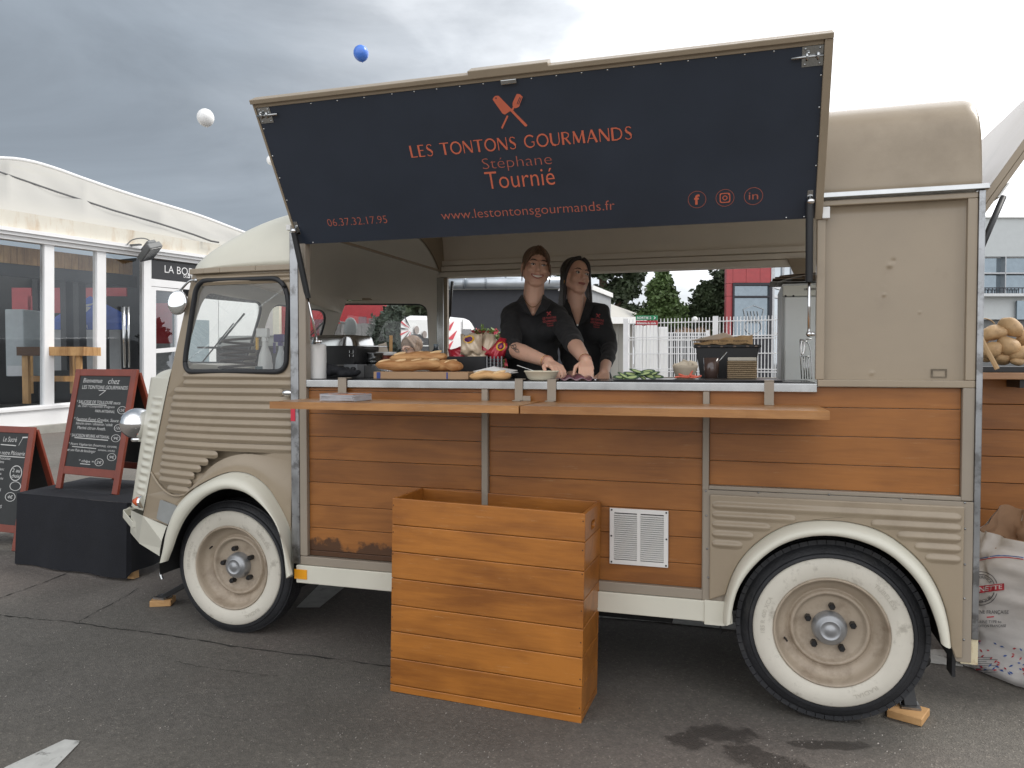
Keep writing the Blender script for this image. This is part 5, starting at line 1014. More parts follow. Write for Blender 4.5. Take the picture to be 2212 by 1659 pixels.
# fridge with papers
y_ = .95; a = yy(1690, 612, y_); xr = .70; t = thing('fridge', ((a.x + xr) / 2, y_ + .3, .40), 'light grey upright fridge inside the van behind the right gas strut', 'fridge')
FG = mat('fridge_grey', (.55, .57, .56), .4, var=.03); mb = MB(); mb.box(a.x, xr, y_ + .03, y_ + .62, .402, a.z); mb.build('cabinet', FG, t, bevel=.004)
dz = yy(1700, 640, y_).z; mb = MB(); mb.box(a.x + .012, xr - .01, y_, y_ + .029, .45, dz - .004); mb.build('door', mat('fridge_door', (.78, .82, .81), .35, var=.03, dirt=(.4, .42, .41), dirtpos=(.55, .8)), t, bevel=.006)
mb = MB(); mb.box(a.x + .004, xr - .01, y_ + .004, y_ + .029, dz, a.z - .012); mb.build('control_panel', mat('fridge_panel', (.68, .69, .62), .4), t, bevel=.003)
mb = MB(); text(mb, 'LIEBHERR', lambda u, v: Vector((u, y_ + .0025, v)), yy(1737, 620, y_).x, yy(1765, 620, y_).x, dz + .028, dz + .038, off=.02); mb.build('badge_lettering', BLACK, t)
mb = MB()
for q_ in ((1697, 634), (1714, 634)): p = yy(*q_, y_); mb.lathe([(0, -.001), (.005, -.001), (.005, 0)], (p.x, y_, p.z - .012), 'y', 10)
mb.build('screw_cover', BLACK, t)
PK = mat('kraft_sheet', (.40, .31, .23), .85, var=.15, scale=6); PG = mat('grey_sheet', (.50, .50, .48), .8)
for k in range(5):
    a2 = yy(1664 + 5 * k, 588 + 4 * k, y_ + .05); mb = MB(); zb2 = a.z + .010 + .012 * k
    mb.grid(lambda u, v: Vector((a2.x + (.22 + .02 * k) * u, y_ + .04 + .22 * v, zb2 + (.022 - .02 * k) * (1 - u) ** 3 * (1 if k % 2 else .2) + .006 * math.sin(v * 5 + k))), 12, 6)
    mb.build('paper_sheet', PK if k % 3 else PG, origin=(a2.x + .1, y_ + .15, a.z), solid=.0015, label=['lowest', 'second', 'middle', 'second from top', 'topmost'][k] + ' sheet of the loose wrapping paper lying on the fridge', cat='paper', group='loose wrapping papers on top of the fridge')
# wire rack with ladle
t = thing('wire_rack', (yy(1742, 800, .40).x, .40, ZC - .001), 'thin steel wire rack holding a ladle and skewers before the fridge', 'rack'); mb = MB()
f_ = lambda x, y: yy(*z5(x, y), .42)
mb.tube([f_(1207, 1088), f_(1322, 1086)], .0022, 6); mb.tube([f_(1207, 1088), f_(1210, 1245), f_(1222, 1462)], .0022, 6); mb.tube(chaikin([f_(1210, 1092), f_(1270, 1105), f_(1300, 1160), f_(1312, 1240), f_(1316, 1462)], 2), .0025, 6)
for x in (1240, 1262, 1285): mb.tube([f_(x, 1250), f_(x + 8, 1462)], .0022, 6)
mb.tube([f_(1212, 1245), f_(1314, 1250)], .002, 6); mb.build('wire_frame', STEEL, t, True)
mb = MB(); mb.tube(chaikin([f_(1222, 1100), f_(1245, 1110), f_(1250, 1160), f_(1240, 1230), f_(1222, 1235), f_(1216, 1170)], 2, True), .0035, 6, True); mb.build('ladle', CHROME, t, True)
# cab goods: domed steel lid, spray bottles
y_ = .95; xl, xr = yy(461, 745, y_).x, yy(640, 745, y_).x; z0_ = yy(540, 748, y_).z; zt = yy(540, 725, y_).z
t = thing('spare_griddle', ((xl + xr) / 2, y_, .9), 'wide grill with a grey domed lid inside the cab behind the side window', 'grill')
mb = MB()
def lid2(u, v):
    a = u * 2 * math.pi; k = 1 - .14 * v ** 2; c, s_ = math.cos(a), math.sin(a); c = math.copysign(abs(c) ** .4, c); s_ = math.copysign(abs(s_) ** .4, s_)
    return Vector(((xl + xr) / 2 + c * (xr - xl) / 2 * k, y_ + .15 + s_ * .18 * k, z0_ + (zt - z0_) * (1 - (1 - v) ** 2)))
mb.grid(lid2, 40, 8, True); k_ = len(mb.v); mb.f.append(tuple(range(k_ - 40, k_))); mb.build('lid', mat('grey_lid', (.30, .30, .28), .4, .3), t, True, angle=50)
mb = MB(); mb.box(xl - .08, xr, y_ - .05, y_ + .36, z0_ - .012, z0_ - .001); mb.box(xl + .02, xr, y_, y_ + .3, 1.02, z0_ - .0125); mb.build('body', BLACK, t)
mb = MB(); mb.box(-2.80, -2.02, .72, 1.55, .95, 1.018); mb.build('cab_shelf', mat('cab_shelf', (.10, .10, .10), .6), van)
mb = MB(); mb.box(-2.60, -2.03, .12, .62, 1.20, 1.225); mb.build('cab_ledge', MATS['grey_cabinet'], van)
mb = MB(); mb.box(-2.86, -2.68, .20, W - .2, 1.18, 1.30); mb.build('dashboard', mat('dash_grey', (.30, .31, .30), .55), van, bevel=.01)
# coiled dark cable on the ledge
mb = MB(); c = yy(515, 790, .5); P = [c + Vector((.12 * math.cos(k * .7) * (1 - k * .006), .07 * math.sin(k * .7), -.03 + .004 * k)) for k in range(46)]; P = [Vector((p.x, p.y, max(p.z, 1.232))) for p in P]; mb.tube(P, .007, 6)
mb.build('cable_coil', mat('brown_cable', (.05, .035, .028), .6), origin=c, smooth=True, label='dark coiled cable seen low through the cab side window', cat='cable')
def spray(px, pyt, pyb, y, body, trig, label, k=1.):
    p = yy(px, pyb, y); top = yy(px, pyt, y).z; zb = 1.226; H = top - zb; t = thing('spray_bottle', (p.x, y, zb), label, 'spray bottle', 'spray bottles in the cab')
    mb = MB(); mb.lathe([(0, 0), (.034 * k, 0), (.037 * k, .01), (.037 * k, H * .42), (.030 * k, H * .58), (.015 * k, H * .72), (.013 * k, H * .80), (0, H * .80)], (p.x, y, zb), 'z', 22); mb.build('bottle_body', body, t, True)
    mb = MB(); mb.box(p.x - .045 * k, p.x + .022 * k, y - .012, y + .012, zb + H * .86, top); mb.box(p.x - .014 * k, p.x + .014 * k, y - .012, y + .012, zb + H * .79, zb + H * .8595); mb.build('spray_head', WHITEP if trig else PUR2, t, bevel=.004)
    mb = MB(); mb.box(p.x - .052 * k, p.x - .040 * k, y - .007, y + .007, zb + H * .66, zb + H * .855); mb.build('trigger', YEL if trig else PUR2, t, bevel=.002)
    if trig:
        mb = MB(); mb.box(p.x - .032, p.x + .010, y - .0385, y - .0365, zb + .02, zb + H * .40); lb = mb.build('bottle_label', mat('label_dark', (.05, .09, .10), .5), t); mb = MB(); mb.box(p.x - .028, p.x + .006, y - .0398, y - .0388, zb + .03, zb + H * .22); mb.build('label_white', WHITEP, lb)
PUR2 = mat('purple_plastic', (.05, .03, .20), .4)
spray(573, 709, 806, .28, WHITEP, True, 'white spray bottle with yellow trigger behind the cab side window')
spray(607, 722, 800, .48, mat('hazy_plastic', (.62, .66, .68), .25), False, 'pale spray bottle with purple head at the right edge of the cab window', .85)
# flyers
c = yy(747, 859, -.20); M_ = Matrix.Translation((c.x, -.20, 1.2155)) @ Matrix.Rotation(rad(-10), 4, 'Z'); t = thing('flyer_stack', (c.x, -.20, 1.2155), 'stack of orange and grey flyers on the left timber shelf', 'flyers')
FW = mat('flyer_paper', (.52, .52, .54), .5, var=.1, scale=30)
for k in range(9):
    mb = MB(); M2 = M_ @ Matrix.Rotation(rad(random.uniform(-5, 5)), 4, 'Z'); mb.box(-.088, .088, -.062, .062, .0004 + k * .0030, .0028 + k * .0030, M2); mb.build('flyer', FW, t)
mb = MB(); mb.box(-.088, .088, -.064, .060, .0276, .0290, M_); mb.build('cover_flyer', mat('flyer_cover', (.20, .20, .23), .3, var=.4, scale=12, dirt=(.62, .20, .05), dirtpos=(.50, .53), dscale=9), t)
# ================================================================== PEOPLE
SKIN = mat('skin', (.62, .37, .265), .5, var=.06, scale=14)
for _m in ('skin',):
    b_ = MATS[_m].node_tree.nodes['Principled BSDF']; b_.inputs['Subsurface Weight'].default_value = .12; b_.inputs['Subsurface Radius'].default_value = (.02, .008, .004)
LIP = mat('lips', (.38, .11, .09), .35); TEETH = mat('teeth', (.62, .56, .48), .3); EYEW = mat('eye_white', (.50, .46, .43), .25); IRIS = mat('iris', (.03, .02, .015), .15, coat=.5)
POLO = mat('black_polo', (.012, .012, .013), .85, var=.25, scale=9, bump=.35, bscale=26, sheen=.05)
HB = mat('brown_hair', (.15, .092, .056), .5, var=.45, scale=6, stretch=(14, 14, 1), bump=.5, bscale=30); HD = mat('dark_hair', (.018, .012, .010), .38, var=.5, scale=6, stretch=(14, 14, 1), bump=.5, bscale=30)
JEAN = mat('dark_jeans', (.02, .03, .06), .85, var=.2, bump=.3); GOLD = mat('gold', (.7, .45, .15), .25, 1)
SHIRTRED = mat('embroidery_red', (.27, .03, .03), .7)
def hand(mb, w0, d, n, s, curl=(.35, .5, .45), spread=.10, thumb=.55, k=1.):
    """palm from wrist w0 along d, back of the hand n, thumb on side s"""
    d = d.normalized(); s = (s - d * s.dot(d)).normalized(); n = d.cross(s) if d.cross(s).dot(n) > 0 else s.cross(d)
    for o in (-.026, -.009, .009, .025): mb.cap(w0 + s * o * .6 * k + d * .006 * k, w0 + s * o * k + d * .074 * k, .0145 * k, .0115 * k, 8)
    L_ = {.0265: (.036, .022, .017), .009: (.041, .026, .019), -.009: (.038, .024, .018), -.026: (.030, .019, .015)}
    for o, seg in L_.items():
        p = w0 + s * o * k + d * .078 * k; dr = (d + s * o * spread * 30).normalized(); r_ = .0088 * k; a = 0
        for q, sl in enumerate(seg):
            a += curl[q]; v = dr * math.cos(a) - n * math.sin(a); p2 = p + v * sl * k; mb.cap(p, p2, r_, r_ * .9, 8); p = p2; r_ *= .9
    p = w0 + s * .022 * k + d * .018 * k; v = (s * .75 + d * .65 - n * .25).normalized(); p2 = p + v * .034 * k; mb.cap(p, p2, .0125 * k, .0105 * k, 8); v = (s * (thumb - .35) + d * .9 - n * .35).normalized(); p3 = p2 + v * .028 * k; mb.cap(p2, p3, .0100 * k, .0090 * k, 8); mb.cap(p3, p3 + (v - n * .25).normalized() * .021 * k, .0088 * k, .0074 * k, 8)
def head_shapes(mb, M_, k=1., smile=0):
    E = lambda c, r, R_=None: mb.ell(M_ @ Vector(c), (r[0] * k, r[1] * k, r[2] * k), (M_.to_3x3().normalized() @ (R_ or Matrix.Identity(3))), 24, 16)
    Cc = lambda a, b, ra, rb: mb.cap(M_ @ Vector(a), M_ @ Vector(b), ra * k, rb * k, 10)
    E((0, .018, .035), (.071, .090, .080)); E((0, -.022, -.020), (.059, .064, .076)); E((0, -.030, -.062), (.046, .046, .040)); E((0, -.058, -.092), (.022, .020, .018))
    for s_ in (-1, 1):
        E((s_ * .034, -.058, -.028 + .004 * smile), (.022, .021 + .003 * smile, .020)); Cc((s_ * .050, -.012, -.052), (s_ * .020, -.058, -.090), .018, .016)
        Cc((s_ * .012, -.076, .022), (s_ * .044, -.064, .022), .0090, .0080); E((s_ * .075, .012, -.004), (.007, .016, .029), Matrix.Rotation(s_ * .3, 3, 'Z'))
        E((s_ * .0095, -.093, -.031), (.0065, .0075, .0060)); E((s_ * .028, -.0775, .004), (.0135, .0085, .0080)); E((s_ * .060, .0, -.01), (.014, .04, .05))
    Cc((0, -.080, .016), (0, -.0995, -.025), .0065, .0095); E((0, -.100, -.027), (.0088, .0080, .0075)); E((0, -.073, -.052), (.026, .018, .018))
def face_parts(M_, k, parent, smile, brow, lid=.5):
    def pp(x, y, z): return M_ @ Vector((x, y, z))
    for s_ in (-1, 1):
        mb = MB(); op = .0048 if smile else .0066; mb.ell(pp(s_ * .0285, -.0830, .0035), (.0115 * k, .0045 * k, op * k), M_.to_3x3().normalized(), 14, 10); mb.build('eye', EYEW, parent, True)
        mb = MB(); mb.ell(pp(s_ * .0285 + .0015, -.0860, .0035), (.0050 * k, .0024 * k, (.0046 if smile else .0056) * k), M_.to_3x3().normalized(), 12, 8); mb.build('iris', IRIS, parent, True)
        mb = MB(); mb.tube([pp(s_ * (.0285 + .0135 * math.cos(a)), -.0850 + .004 * abs(math.cos(a)), .0035 + (op + .0012) * math.sin(a)) for a in [math.pi * q / 8 for q in range(9)]], .0013 * k, 5); mb.build('eyelash', HD, parent)
        mb = MB(); mb.tube([pp(s_ * x, -y, z + (.002 if smile else 0)) for x, y, z in ((.012, .0895, .0225), (.022, .088, .0275), (.034, .082, .0290), (.046, .071, .0235))], [.0018 * k, .0032 * k, .0028 * k, .001 * k], 6); mb.build('eyebrow', mat('eyebrow_dark', (.035, .022, .015), .7), parent, True)
    if smile:
        up = [pp(x, -.0915 + 8 * x * x, -.0535 + 5.5 * x * x) for x in (-.034, -.024, -.012, 0, .012, .024, .034)]; lo = [pp(x, -.0905 + 8 * x * x, -.0690 + 15 * x * x) for x in (-.034, -.024, -.012, 0, .012, .024, .034)]
        mb = MB(); V = up + lo[::-1]; mb.add([v + (pp(0, .004, 0) - pp(0, 0, 0)) for v in V], [tuple(range(len(V)))]); mb.build('mouth', mat('mouth_dark', (.12, .02, .02), .5), parent)
        mb = MB(); mb.grid(lambda u, v: pp((-.027 + .054 * u), -.0935 + 9 * (-.027 + .054 * u) ** 2, -.0548 + 6 * (-.027 + .054 * u) ** 2 - v * (.0115 - 9 * (-.027 + .054 * u) ** 2)), 14, 4); mb.build('teeth', TEETH, parent, True)
        for P in (up, lo): mb = MB(); mb.tube(chaikin(P, 1), [.0014 * k] + [.0030 * k] * (len(chaikin(P, 1)) - 2) + [.0014 * k], 6); mb.build('lip', LIP, parent, True)
    else:
        mb = MB(); mb.tube(chaikin([pp(x, y, z) for x, y, z in ((-.022, -.0835, -.0555), (-.012, -.0895, -.0535), (0, -.0915, -.0550), (.012, -.0895, -.0530), (.022, -.0835, -.0535))], 1), .0030 * k, 6); mb.build('lip', LIP, parent, True)
        mb = MB(); mb.tube(chaikin([pp(x, y, z) for x, y, z in ((-.020, -.0835, -.0575), (-.010, -.0895, -.0610), (0, -.0910, -.0620), (.010, -.0895, -.0605), (.020, -.0835, -.0565))], 1), .0034 * k, 6); mb.build('lip', LIP, parent, True)
def headM(c, yaw, pitch, roll, k): return Matrix.Translation(c) @ Matrix.Rotation(rad(yaw), 4, 'Z') @ Matrix.Rotation(rad(roll), 4, 'Y') @ Matrix.Rotation(rad(pitch), 4, 'X') @ Matrix.Scale(k, 4)
RZ = Matrix.Rotation(rad(15), 3, 'Z')
def legs(mb, hip, ft, r_=.085):
    for s_ in (-1, 1):
        h = hip + Vector((s_ * .085, 0, -.03)); kn = Vector((h.x + s_ * .01, h.y - .02, (h.z + ft) / 2 + .03)); an = Vector((h.x + s_ * .015, h.y + .02, ft + .07)); mb.cap(h, kn, r_, .058, 12); mb.cap(kn, an, .055, .040, 12)
def shoes(parent, hip, ft, m_):
    for s_ in (-1, 1):
        mb = MB(); mb.ell((hip.x + s_ * .10, hip.y - .03, ft + .035), (.042, .12, .036)); mb.build('shoe', m_, parent, True)
FT = .402
# ---------------------------------------------------------------- woman 1
k = .94; hc1 = yy(1158, 580, .72); M1 = headM(hc1, 23, -4, 6, k)
p1 = thing('person', (yy(1150, 900, .74).x, .74, FT), 'smiling woman in black polo with tied brown hair and fringe, preparing food at the counter', 'person')
Y = .72; q = lambda px, py, y=Y: yy(px, py, y)
shL, shR = q(1104, 682, .70), q(1203, 680, .74); nb = q(1151, 648, .74); elL, elR = q(1104, 752, .50), q(1236, 738, .52)
wrL, wrR = q(1186, 783, .20), q(1266, 781, .22)
mb = MB(); head_shapes(mb, M1, k, 1); mb.cap(M1 @ Vector((0, .015, -.06)), nb + Vector((0, .01, -.01)), .051, .056, 14)
mb.cap(nb, q(1120, 668, .73), .045, .03); mb.cap(nb, q(1185, 668, .75), .045, .03); mb.ell(q(1150, 725, .74), (.11, .07, .14), RZ)
mb.cap(q(1151, 655, .71), q(1152, 676, .640), .048, .016, 12)
mb.cap(shL, elL, .040, .036); mb.cap(elL, elL.lerp(wrL, .3), .038, .040); mb.cap(elL.lerp(wrL, .3), wrL, .040, .0245, 14)
mb.cap(shR, elR, .040, .036); mb.cap(elR, elR.lerp(wrR, .3), .038, .039); mb.cap(elR.lerp(wrR, .3), wrR, .039, .0245, 14)
hipc = q(1150, 830, .74); mb.cap(q(1150, 740, .74), hipc, .08, .10)
mb.cap(M1 @ Vector((0, -.005, -.105)), q(1151, 664, .70), .046, .046, 14)
hand(mb, wrL, q(1209, 797, .13) - wrL, Vector((0, -.3, 1)), Vector((-.1, -1, -.2)), (.45, .6, .5), k=.96)
hand(mb, wrR, q(1266, 806, .12) - wrR, Vector((.3, -.6, .6)), Vector((-1, -.2, 0)), (.35, .6, .5), k=.96)
mb.build('body', SKIN, p1, remesh=.0042, smit=3)
face_parts(M1, k, p1, 1, HB)
# polo
def polo(parent, parts, nm='polo_shirt', vox=.009):
    mb = MB()
    for t_ in parts:
        if t_[0] == 'c': mb.cap(*t_[1:])
        else: mb.ell(*t_[1:])
    o = mb.build(nm, POLO, parent, remesh=vox, smit=4); q = o.modifiers.new('folds', 'DISPLACE'); tx = bpy.data.textures.get('folds') or bpy.data.textures.new('folds', 'CLOUDS'); tx.noise_scale = .075; q.texture = tx; q.strength = .020; q.mid_level = .55; q.texture_coords = 'GLOBAL'; return o
polo(p1, [('c', shL, shR, .056, .056), ('c', nb + Vector((0, .025, -.012)), q(1112, 676, .73), .046, .054), ('c', nb + Vector((0, .025, -.012)), q(1194, 674, .75), .046, .054), ('e', q(1152, 722, .72), (.155, .098, .13), RZ), ('e', q(1128, 716, .65), (.062, .050, .055), RZ), ('e', q(1180, 716, .66), (.062, .050, .055), RZ),
          ('e', q(1150, 775, .72), (.135, .095, .14), RZ), ('e', q(1152, 812, .73), (.15, .105, .10), RZ), ('c', shL, elL, .057, .056), ('c', elL + Vector((-.02, .02, .01)), elL.lerp(wrL, .10), .052, .046), ('c', shR, elR, .057, .054), ('c', elR, elR.lerp(wrR, .22), .052, .046)])
mb = MB(); legs(mb, hipc, FT); mb.ell(hipc, (.16, .115, .11), RZ); mb.build('jeans', JEAN, p1, remesh=.014); shoes(p1, hipc, FT, BLACK)
# open collar over the skin: two flaps
def collar(parent, pts, m_=POLO, th=.006):
    for P in pts:
        mb = MB(); P = [Vector(p) for p in P]; mb.add(P, [tuple(range(len(P)))]); mb.build('collar', m_, parent, solid=th)
collar(p1, [[q(1128, 636, .73), q(1116, 652, .65), q(1128, 672, .605), q(1151, 684, .592), q(1137, 658, .615), q(1131, 643, .66)], [q(1173, 636, .75), q(1191, 652, .67), q(1180, 670, .615), q(1153, 684, .594), q(1167, 658, .625), q(1171, 644, .67)]])
def logo(parent, cx, cy, y, tilt=-6, k=1.):
    c = yy(cx, cy, y); M_ = Matrix.Translation(c) @ Matrix.Rotation(rad(15), 4, 'Z') @ Matrix.Rotation(rad(8), 4, 'X') @ Matrix.Rotation(rad(tilt), 4, 'Y'); mp = lambda u, v: M_ @ Vector((u, 0, v)); mb = MB()
    text(mb, 'LES TONTONS', mp, -.042 * k, .042 * k, .002, .013, off=.02); text(mb, 'GOURMANDS', mp, -.042 * k, .042 * k, -.013, -.002, off=.02); text(mb, 'Stéphane', mp, -.020 * k, .020 * k, -.024, -.015, off=.02); text(mb, 'Tournié', mp, -.020 * k, .020 * k, -.034, -.026, off=.02)
    for s_ in (-1, 1): mb.add([mp(s_ * -.011, .020), mp(s_ * -.008, .019), mp(s_ * .012, .036), mp(s_ * .007, .040)], [(0, 1, 2, 3)])
    mb.build('shirt_logo', SHIRTRED, parent)
logo(p1, 1187, 690, .578, k=.8)
# hair: cap, fringe, ponytail bun
def hair_cap(M_, k, m_, parent, grow=1., dy=0):
    mb = MB(); R3 = M_.to_3x3().normalized()
    mb.ell(M_ @ Vector((0, .026 + dy, .047 + dy * .4)), (.0775 * k * grow, .094 * k * grow, .082 * k * grow), R3, 26, 18); return mb
mb = hair_cap(M1, k, HB, p1)
for s_ in (-1, 1):
    for j in range(7):
        f = j / 6; P = [M1 @ Vector(p) for p in ((s_ * .004, -.048 + .03 * f, .112 - .004 * f), (s_ * (.022 + .01 * f), -.076 + .035 * f, .094 - .01 * f), (s_ * (.046 + .010 * f), -.072 + .040 * f, .058), (s_ * (.064 + .006 * f), -.054 + .045 * f, .016), (s_ * (.0705 + .004 * f), -.036 + .045 * f, -.024 + .01 * f))]
        C2 = chaikin(P, 2); mb.tube(C2, [.0085 * k * (1 - .75 * (i / (len(C2) - 1)) ** 2) for i in range(len(C2))], 7)
mb.ell(M1 @ Vector((.0, .118, .03)), (.032, .03, .036), None, 14, 10)
mb.build('hair', HB, p1, remesh=.0040, smit=2)
for s_ in (-1, 1):
    mb = MB(); P = chaikin([M1 @ Vector(p) for p in ((s_ * .068, -.048, .02), (s_ * .078, -.040, -.03), (s_ * .074, -.030, -.085))], 2); mb.tube(P, [.0032] * (len(P) - 3) + [.0025, .0018, .001], 5); mb.build('hair_strand', HB, p1, True)
mb = MB(); mb.tube(chaikin([q(1133, 648, .655), q(1143, 660, .630), q(1151, 664, .622), q(1160, 660, .632), q(1169, 648, .665)], 2), .0014, 5); mb.build('necklace', GOLD, p1); 
for w_, e_ in ((wrL, elL), (wrR, elR)):
    d = (e_ - w_).normalized(); x_ = d.cross(Vector((0, 0, 1))).normalized(); y2 = d.cross(x_)
    for j in (0, 1): mb = MB(); mb.tube([w_ + d * (.012 + .014 * j) + x_ * .0275 * math.cos(a) + y2 * .0275 * math.sin(a) for a in [2 * math.pi * i / 16 for i in range(16)]], .0016, 5, True); mb.build('bracelet', GOLD if j else mat('coral_bead', (.5, .25, .2), .4), p1)
# forearm tattoo: ink leaves lying on the skin
INK = mat('tattoo_ink', (.07, .075, .075), .7); mb = MB(); axd = (wrL - elL).normalized(); tw = (CAMLOC - elL.lerp(wrL, .25)).normalized(); sd_ = axd.cross(tw).normalized(); fr_ = sd_.cross(axd); 
def onarm(t_, s_): return elL.lerp(wrL, t_) + (fr_ * math.cos(s_) * 1 + sd_ * math.sin(s_)) * (.0425 - .008 * max(0, t_ - .25))
for path in ([(-.02, -.5), (.05, -.75), (.12, -.45), (.18, -.2)], [(.18, -.2), (.25, -.6), (.32, -.3), (.26, .0), (.2, -.1)], [(.28, .0), (.36, .2), (.44, .1), (.38, -.15), (.30, -.1)], [(.2, -.4), (.26, -.2), (.34, 0)]):
    mb.tube([onarm(a, b) for a, b in path], .0016, 4)
mb.build('forearm_tattoo', INK, p1)
# ---------------------------------------------------------------- woman 2
k2 = .93; hc2 = yy(1244, 600, .98); M2 = headM(hc2, 38, -9, 9, k2)
p2 = thing('person', (yy(1262, 900, 1.0).x, 1.0, FT), 'woman in black polo with long dark loose hair, head tilted, standing behind her colleague', 'person')
g2 = lambda px, py, y=1.0: yy(px, py, y)
sL, sR = g2(1222, 688, 1.02), g2(1297, 676, .98); nb2 = g2(1247, 650, 1.0); eR = g2(1316, 752, .92); wR = g2(1305, 806, .62)
mb = MB(); head_shapes(mb, M2, k2); mb.cap(M2 @ Vector((0, .015, -.06)), nb2 + Vector((0, .01, -.02)), .048, .056, 14); mb.cap(nb2, nb2.lerp(sR, .5), .045, .03); mb.cap(nb2, nb2.lerp(sL, .5), .045, .03)
mb.ell(g2(1258, 730, 1.0), (.11, .07, .14), RZ); mb.cap(g2(1247, 664, .965), g2(1248, 698, .895), .046, .016, 12)
mb.cap(sR, eR, .040, .034); mb.cap(eR, wR, .038, .024, 14); hp2 = g2(1262, 830, 1.0); mb.cap(g2(1260, 740, 1.0), hp2, .08, .10)
eL2 = g2(1228, 770, .95); mb.cap(sL, eL2, .040, .034); mb.cap(eL2, g2(1240, 826, .8), .036, .024)
mb.cap(M2 @ Vector((0, -.005, -.105)), g2(1247, 672, .955), .044, .042, 14)
hand(mb, wR, g2(1301, 826, .54) - wR, Vector((0, -.2, 1)), Vector((-1, 0, 0)), (.2, .3, .2), k=.94)
mb.build('body', SKIN, p2, remesh=.0044, smit=3); face_parts(M2, k2, p2, 0, HD)
polo(p2, [('c', sL, sR, .056, .054), ('c', nb2 + Vector((0, .02, -.035)), sR, .048, .054), ('c', nb2 + Vector((0, .02, -.035)), sL, .048, .054), ('e', g2(1262, 726, .99), (.150, .095, .13), RZ), ('e', g2(1238, 722, .92), (.060, .050, .055), RZ), ('e', g2(1282, 718, .92), (.060, .05, .055), RZ), ('e', g2(1266, 780, 1.0), (.130, .092, .15), RZ), ('e', g2(1264, 820, 1.0), (.15, .1, .1), RZ),
          ('c', sR, eR, .055, .048), ('c', eR, eR.lerp(wR, .60), .048, .036), ('c', sL, eL2, .055, .05), ('c', eL2, g2(1236, 800, .86), .046, .04)])
mb = MB(); legs(mb, hp2, FT); mb.ell(hp2, (.16, .115, .11), RZ); mb.build('jeans', BLACK, p2, remesh=.014); shoes(p2, hp2, FT, BLACK)
collar(p2, [[g2(1225, 644, .99), g2(1216, 662, .91), g2(1230, 690, .865), g2(1247, 706, .855), g2(1236, 676, .885), g2(1229, 652, .94)], [g2(1268, 642, .98), g2(1283, 660, .91), g2(1270, 688, .865), g2(1249, 706, .857), g2(1259, 674, .89), g2(1266, 650, .94)]])
logo(p2, 1290, 694, .845, 8, .8)
mb = MB(); mb.ell(g2(1247.5, 702, .853), (.005, .003, .005)); mb.build('shirt_button', WHITEP, p2)
mb = hair_cap(M2, k2, HD, p2, 1.0, .012)
for s_ in (-1, 1):
    n_ = 9
    for j in range(n_):
        f = j / (n_ - 1); back = .05 * f
        P = [M2 @ Vector(p) for p in ((.014 + s_ * .008, -.030 + .05 * f, .116), (s_ * .046 + .006, -.036 + back, .096), (s_ * .068, -.032 + back, .055), (s_ * .077, -.022 + back, .0))]
        low = [P[-1] + Vector((s_ * .004, .012, -.07 * k2)), Vector((P[-1].x + s_ * (.012 + .012 * f), P[-1].y + .01 + .03 * f, P[-1].z - .16)), Vector((P[-1].x + s_ * (.006 + .035 * f), P[-1].y + .02 * f - .01, P[-1].z - .235))]
        C2 = chaikin(P + low, 2); nn = len(C2) - 1; mb.tube(C2, [(.0125 if s_ < 0 else .0100) * (1 - .7 * (i / nn) ** 4) for i in range(nn + 1)], 7)
mb.build('hair', HD, p2, remesh=.0042, smit=2)
mb = MB(); mb.tube([M2 @ Vector((-.076 + .003 * math.cos(a), -.006 + .010 * math.cos(a), -.040 + .012 * math.sin(a))) for a in [2 * math.pi * i / 14 for i in range(14)]], .0018, 5, True); mb.build('earring', GOLD, p2, True)
# ---------------------------------------------------------------- passer-by seen through the cab window
hc3 = atd(888, 757, 6.5); k3 = .98; M3 = headM(hc3, -22, 5, -4, k3); g3 = gz(hc3.x)
p3 = thing('person', (hc3.x, hc3.y, g3), 'person with light brown hair and glasses outside, seen through the far cab window', 'person')
mb = MB(); head_shapes(mb, M3, k3); nb3 = hc3 + Vector((0, .03, -.19)); mb.cap(M3 @ Vector((0, .015, -.06)), nb3, .05, .056); mb.ell(nb3 + Vector((0, 0, -.2)), (.12, .08, .2)); mb.build('body', SKIN, p3, remesh=.006); face_parts(M3, k3, p3, 0, HB)
mb = MB(); mb.ell(nb3 + Vector((0, 0, -.24)), (.20, .13, .26)); mb.cap(nb3 + Vector((-.17, 0, -.07)), nb3 + Vector((-.22, -.02, -.36)), .06, .05); mb.cap(nb3 + Vector((.17, 0, -.07)), nb3 + Vector((.22, -.02, -.36)), .06, .05); mb.cap(nb3 + Vector((-.22, -.02, -.36)), nb3 + Vector((-.12, -.22, -.42)), .05, .04); mb.cap(nb3 + Vector((.22, -.02, -.36)), nb3 + Vector((.12, -.22, -.42)), .05, .04); mb.ell(nb3 + Vector((0, 0, -.55)), (.18, .13, .2)); mb.build('jacket', POLO, p3, remesh=.014)
h3 = nb3 + Vector((0, 0, -.62)); mb = MB(); mb.ell(h3, (.17, .12, .12)); legs(mb, h3, g3); mb.build('trousers', JEAN, p3, remesh=.016); shoes(p3, h3, g3, BLACK)
HL = mat('light_brown_hair', (.20, .125, .08), .5, var=.4, scale=6, stretch=(14, 14, 1), bump=.5, bscale=30)
mb = hair_cap(M3, k3, HL, p3, 1.03)
for s_ in (-1, 1):
    for j in range(7):
        f = j / 6; P = [M3 @ Vector(p) for p in ((s_ * .006, -.04 + .05 * f, .114), (s_ * .045, -.052 + .05 * f, .085), (s_ * .072, -.034 + .05 * f, .03), (s_ * .080, -.02 + .05 * f, -.04), (s_ * .082, -.01 + .05 * f, -.11))]; C2 = chaikin(P, 2); mb.tube(C2, [.0105] * (len(C2) - 1) + [.003], 6)
mb.build('hair', HL, p3, remesh=.005, smit=2)
mb = MB()
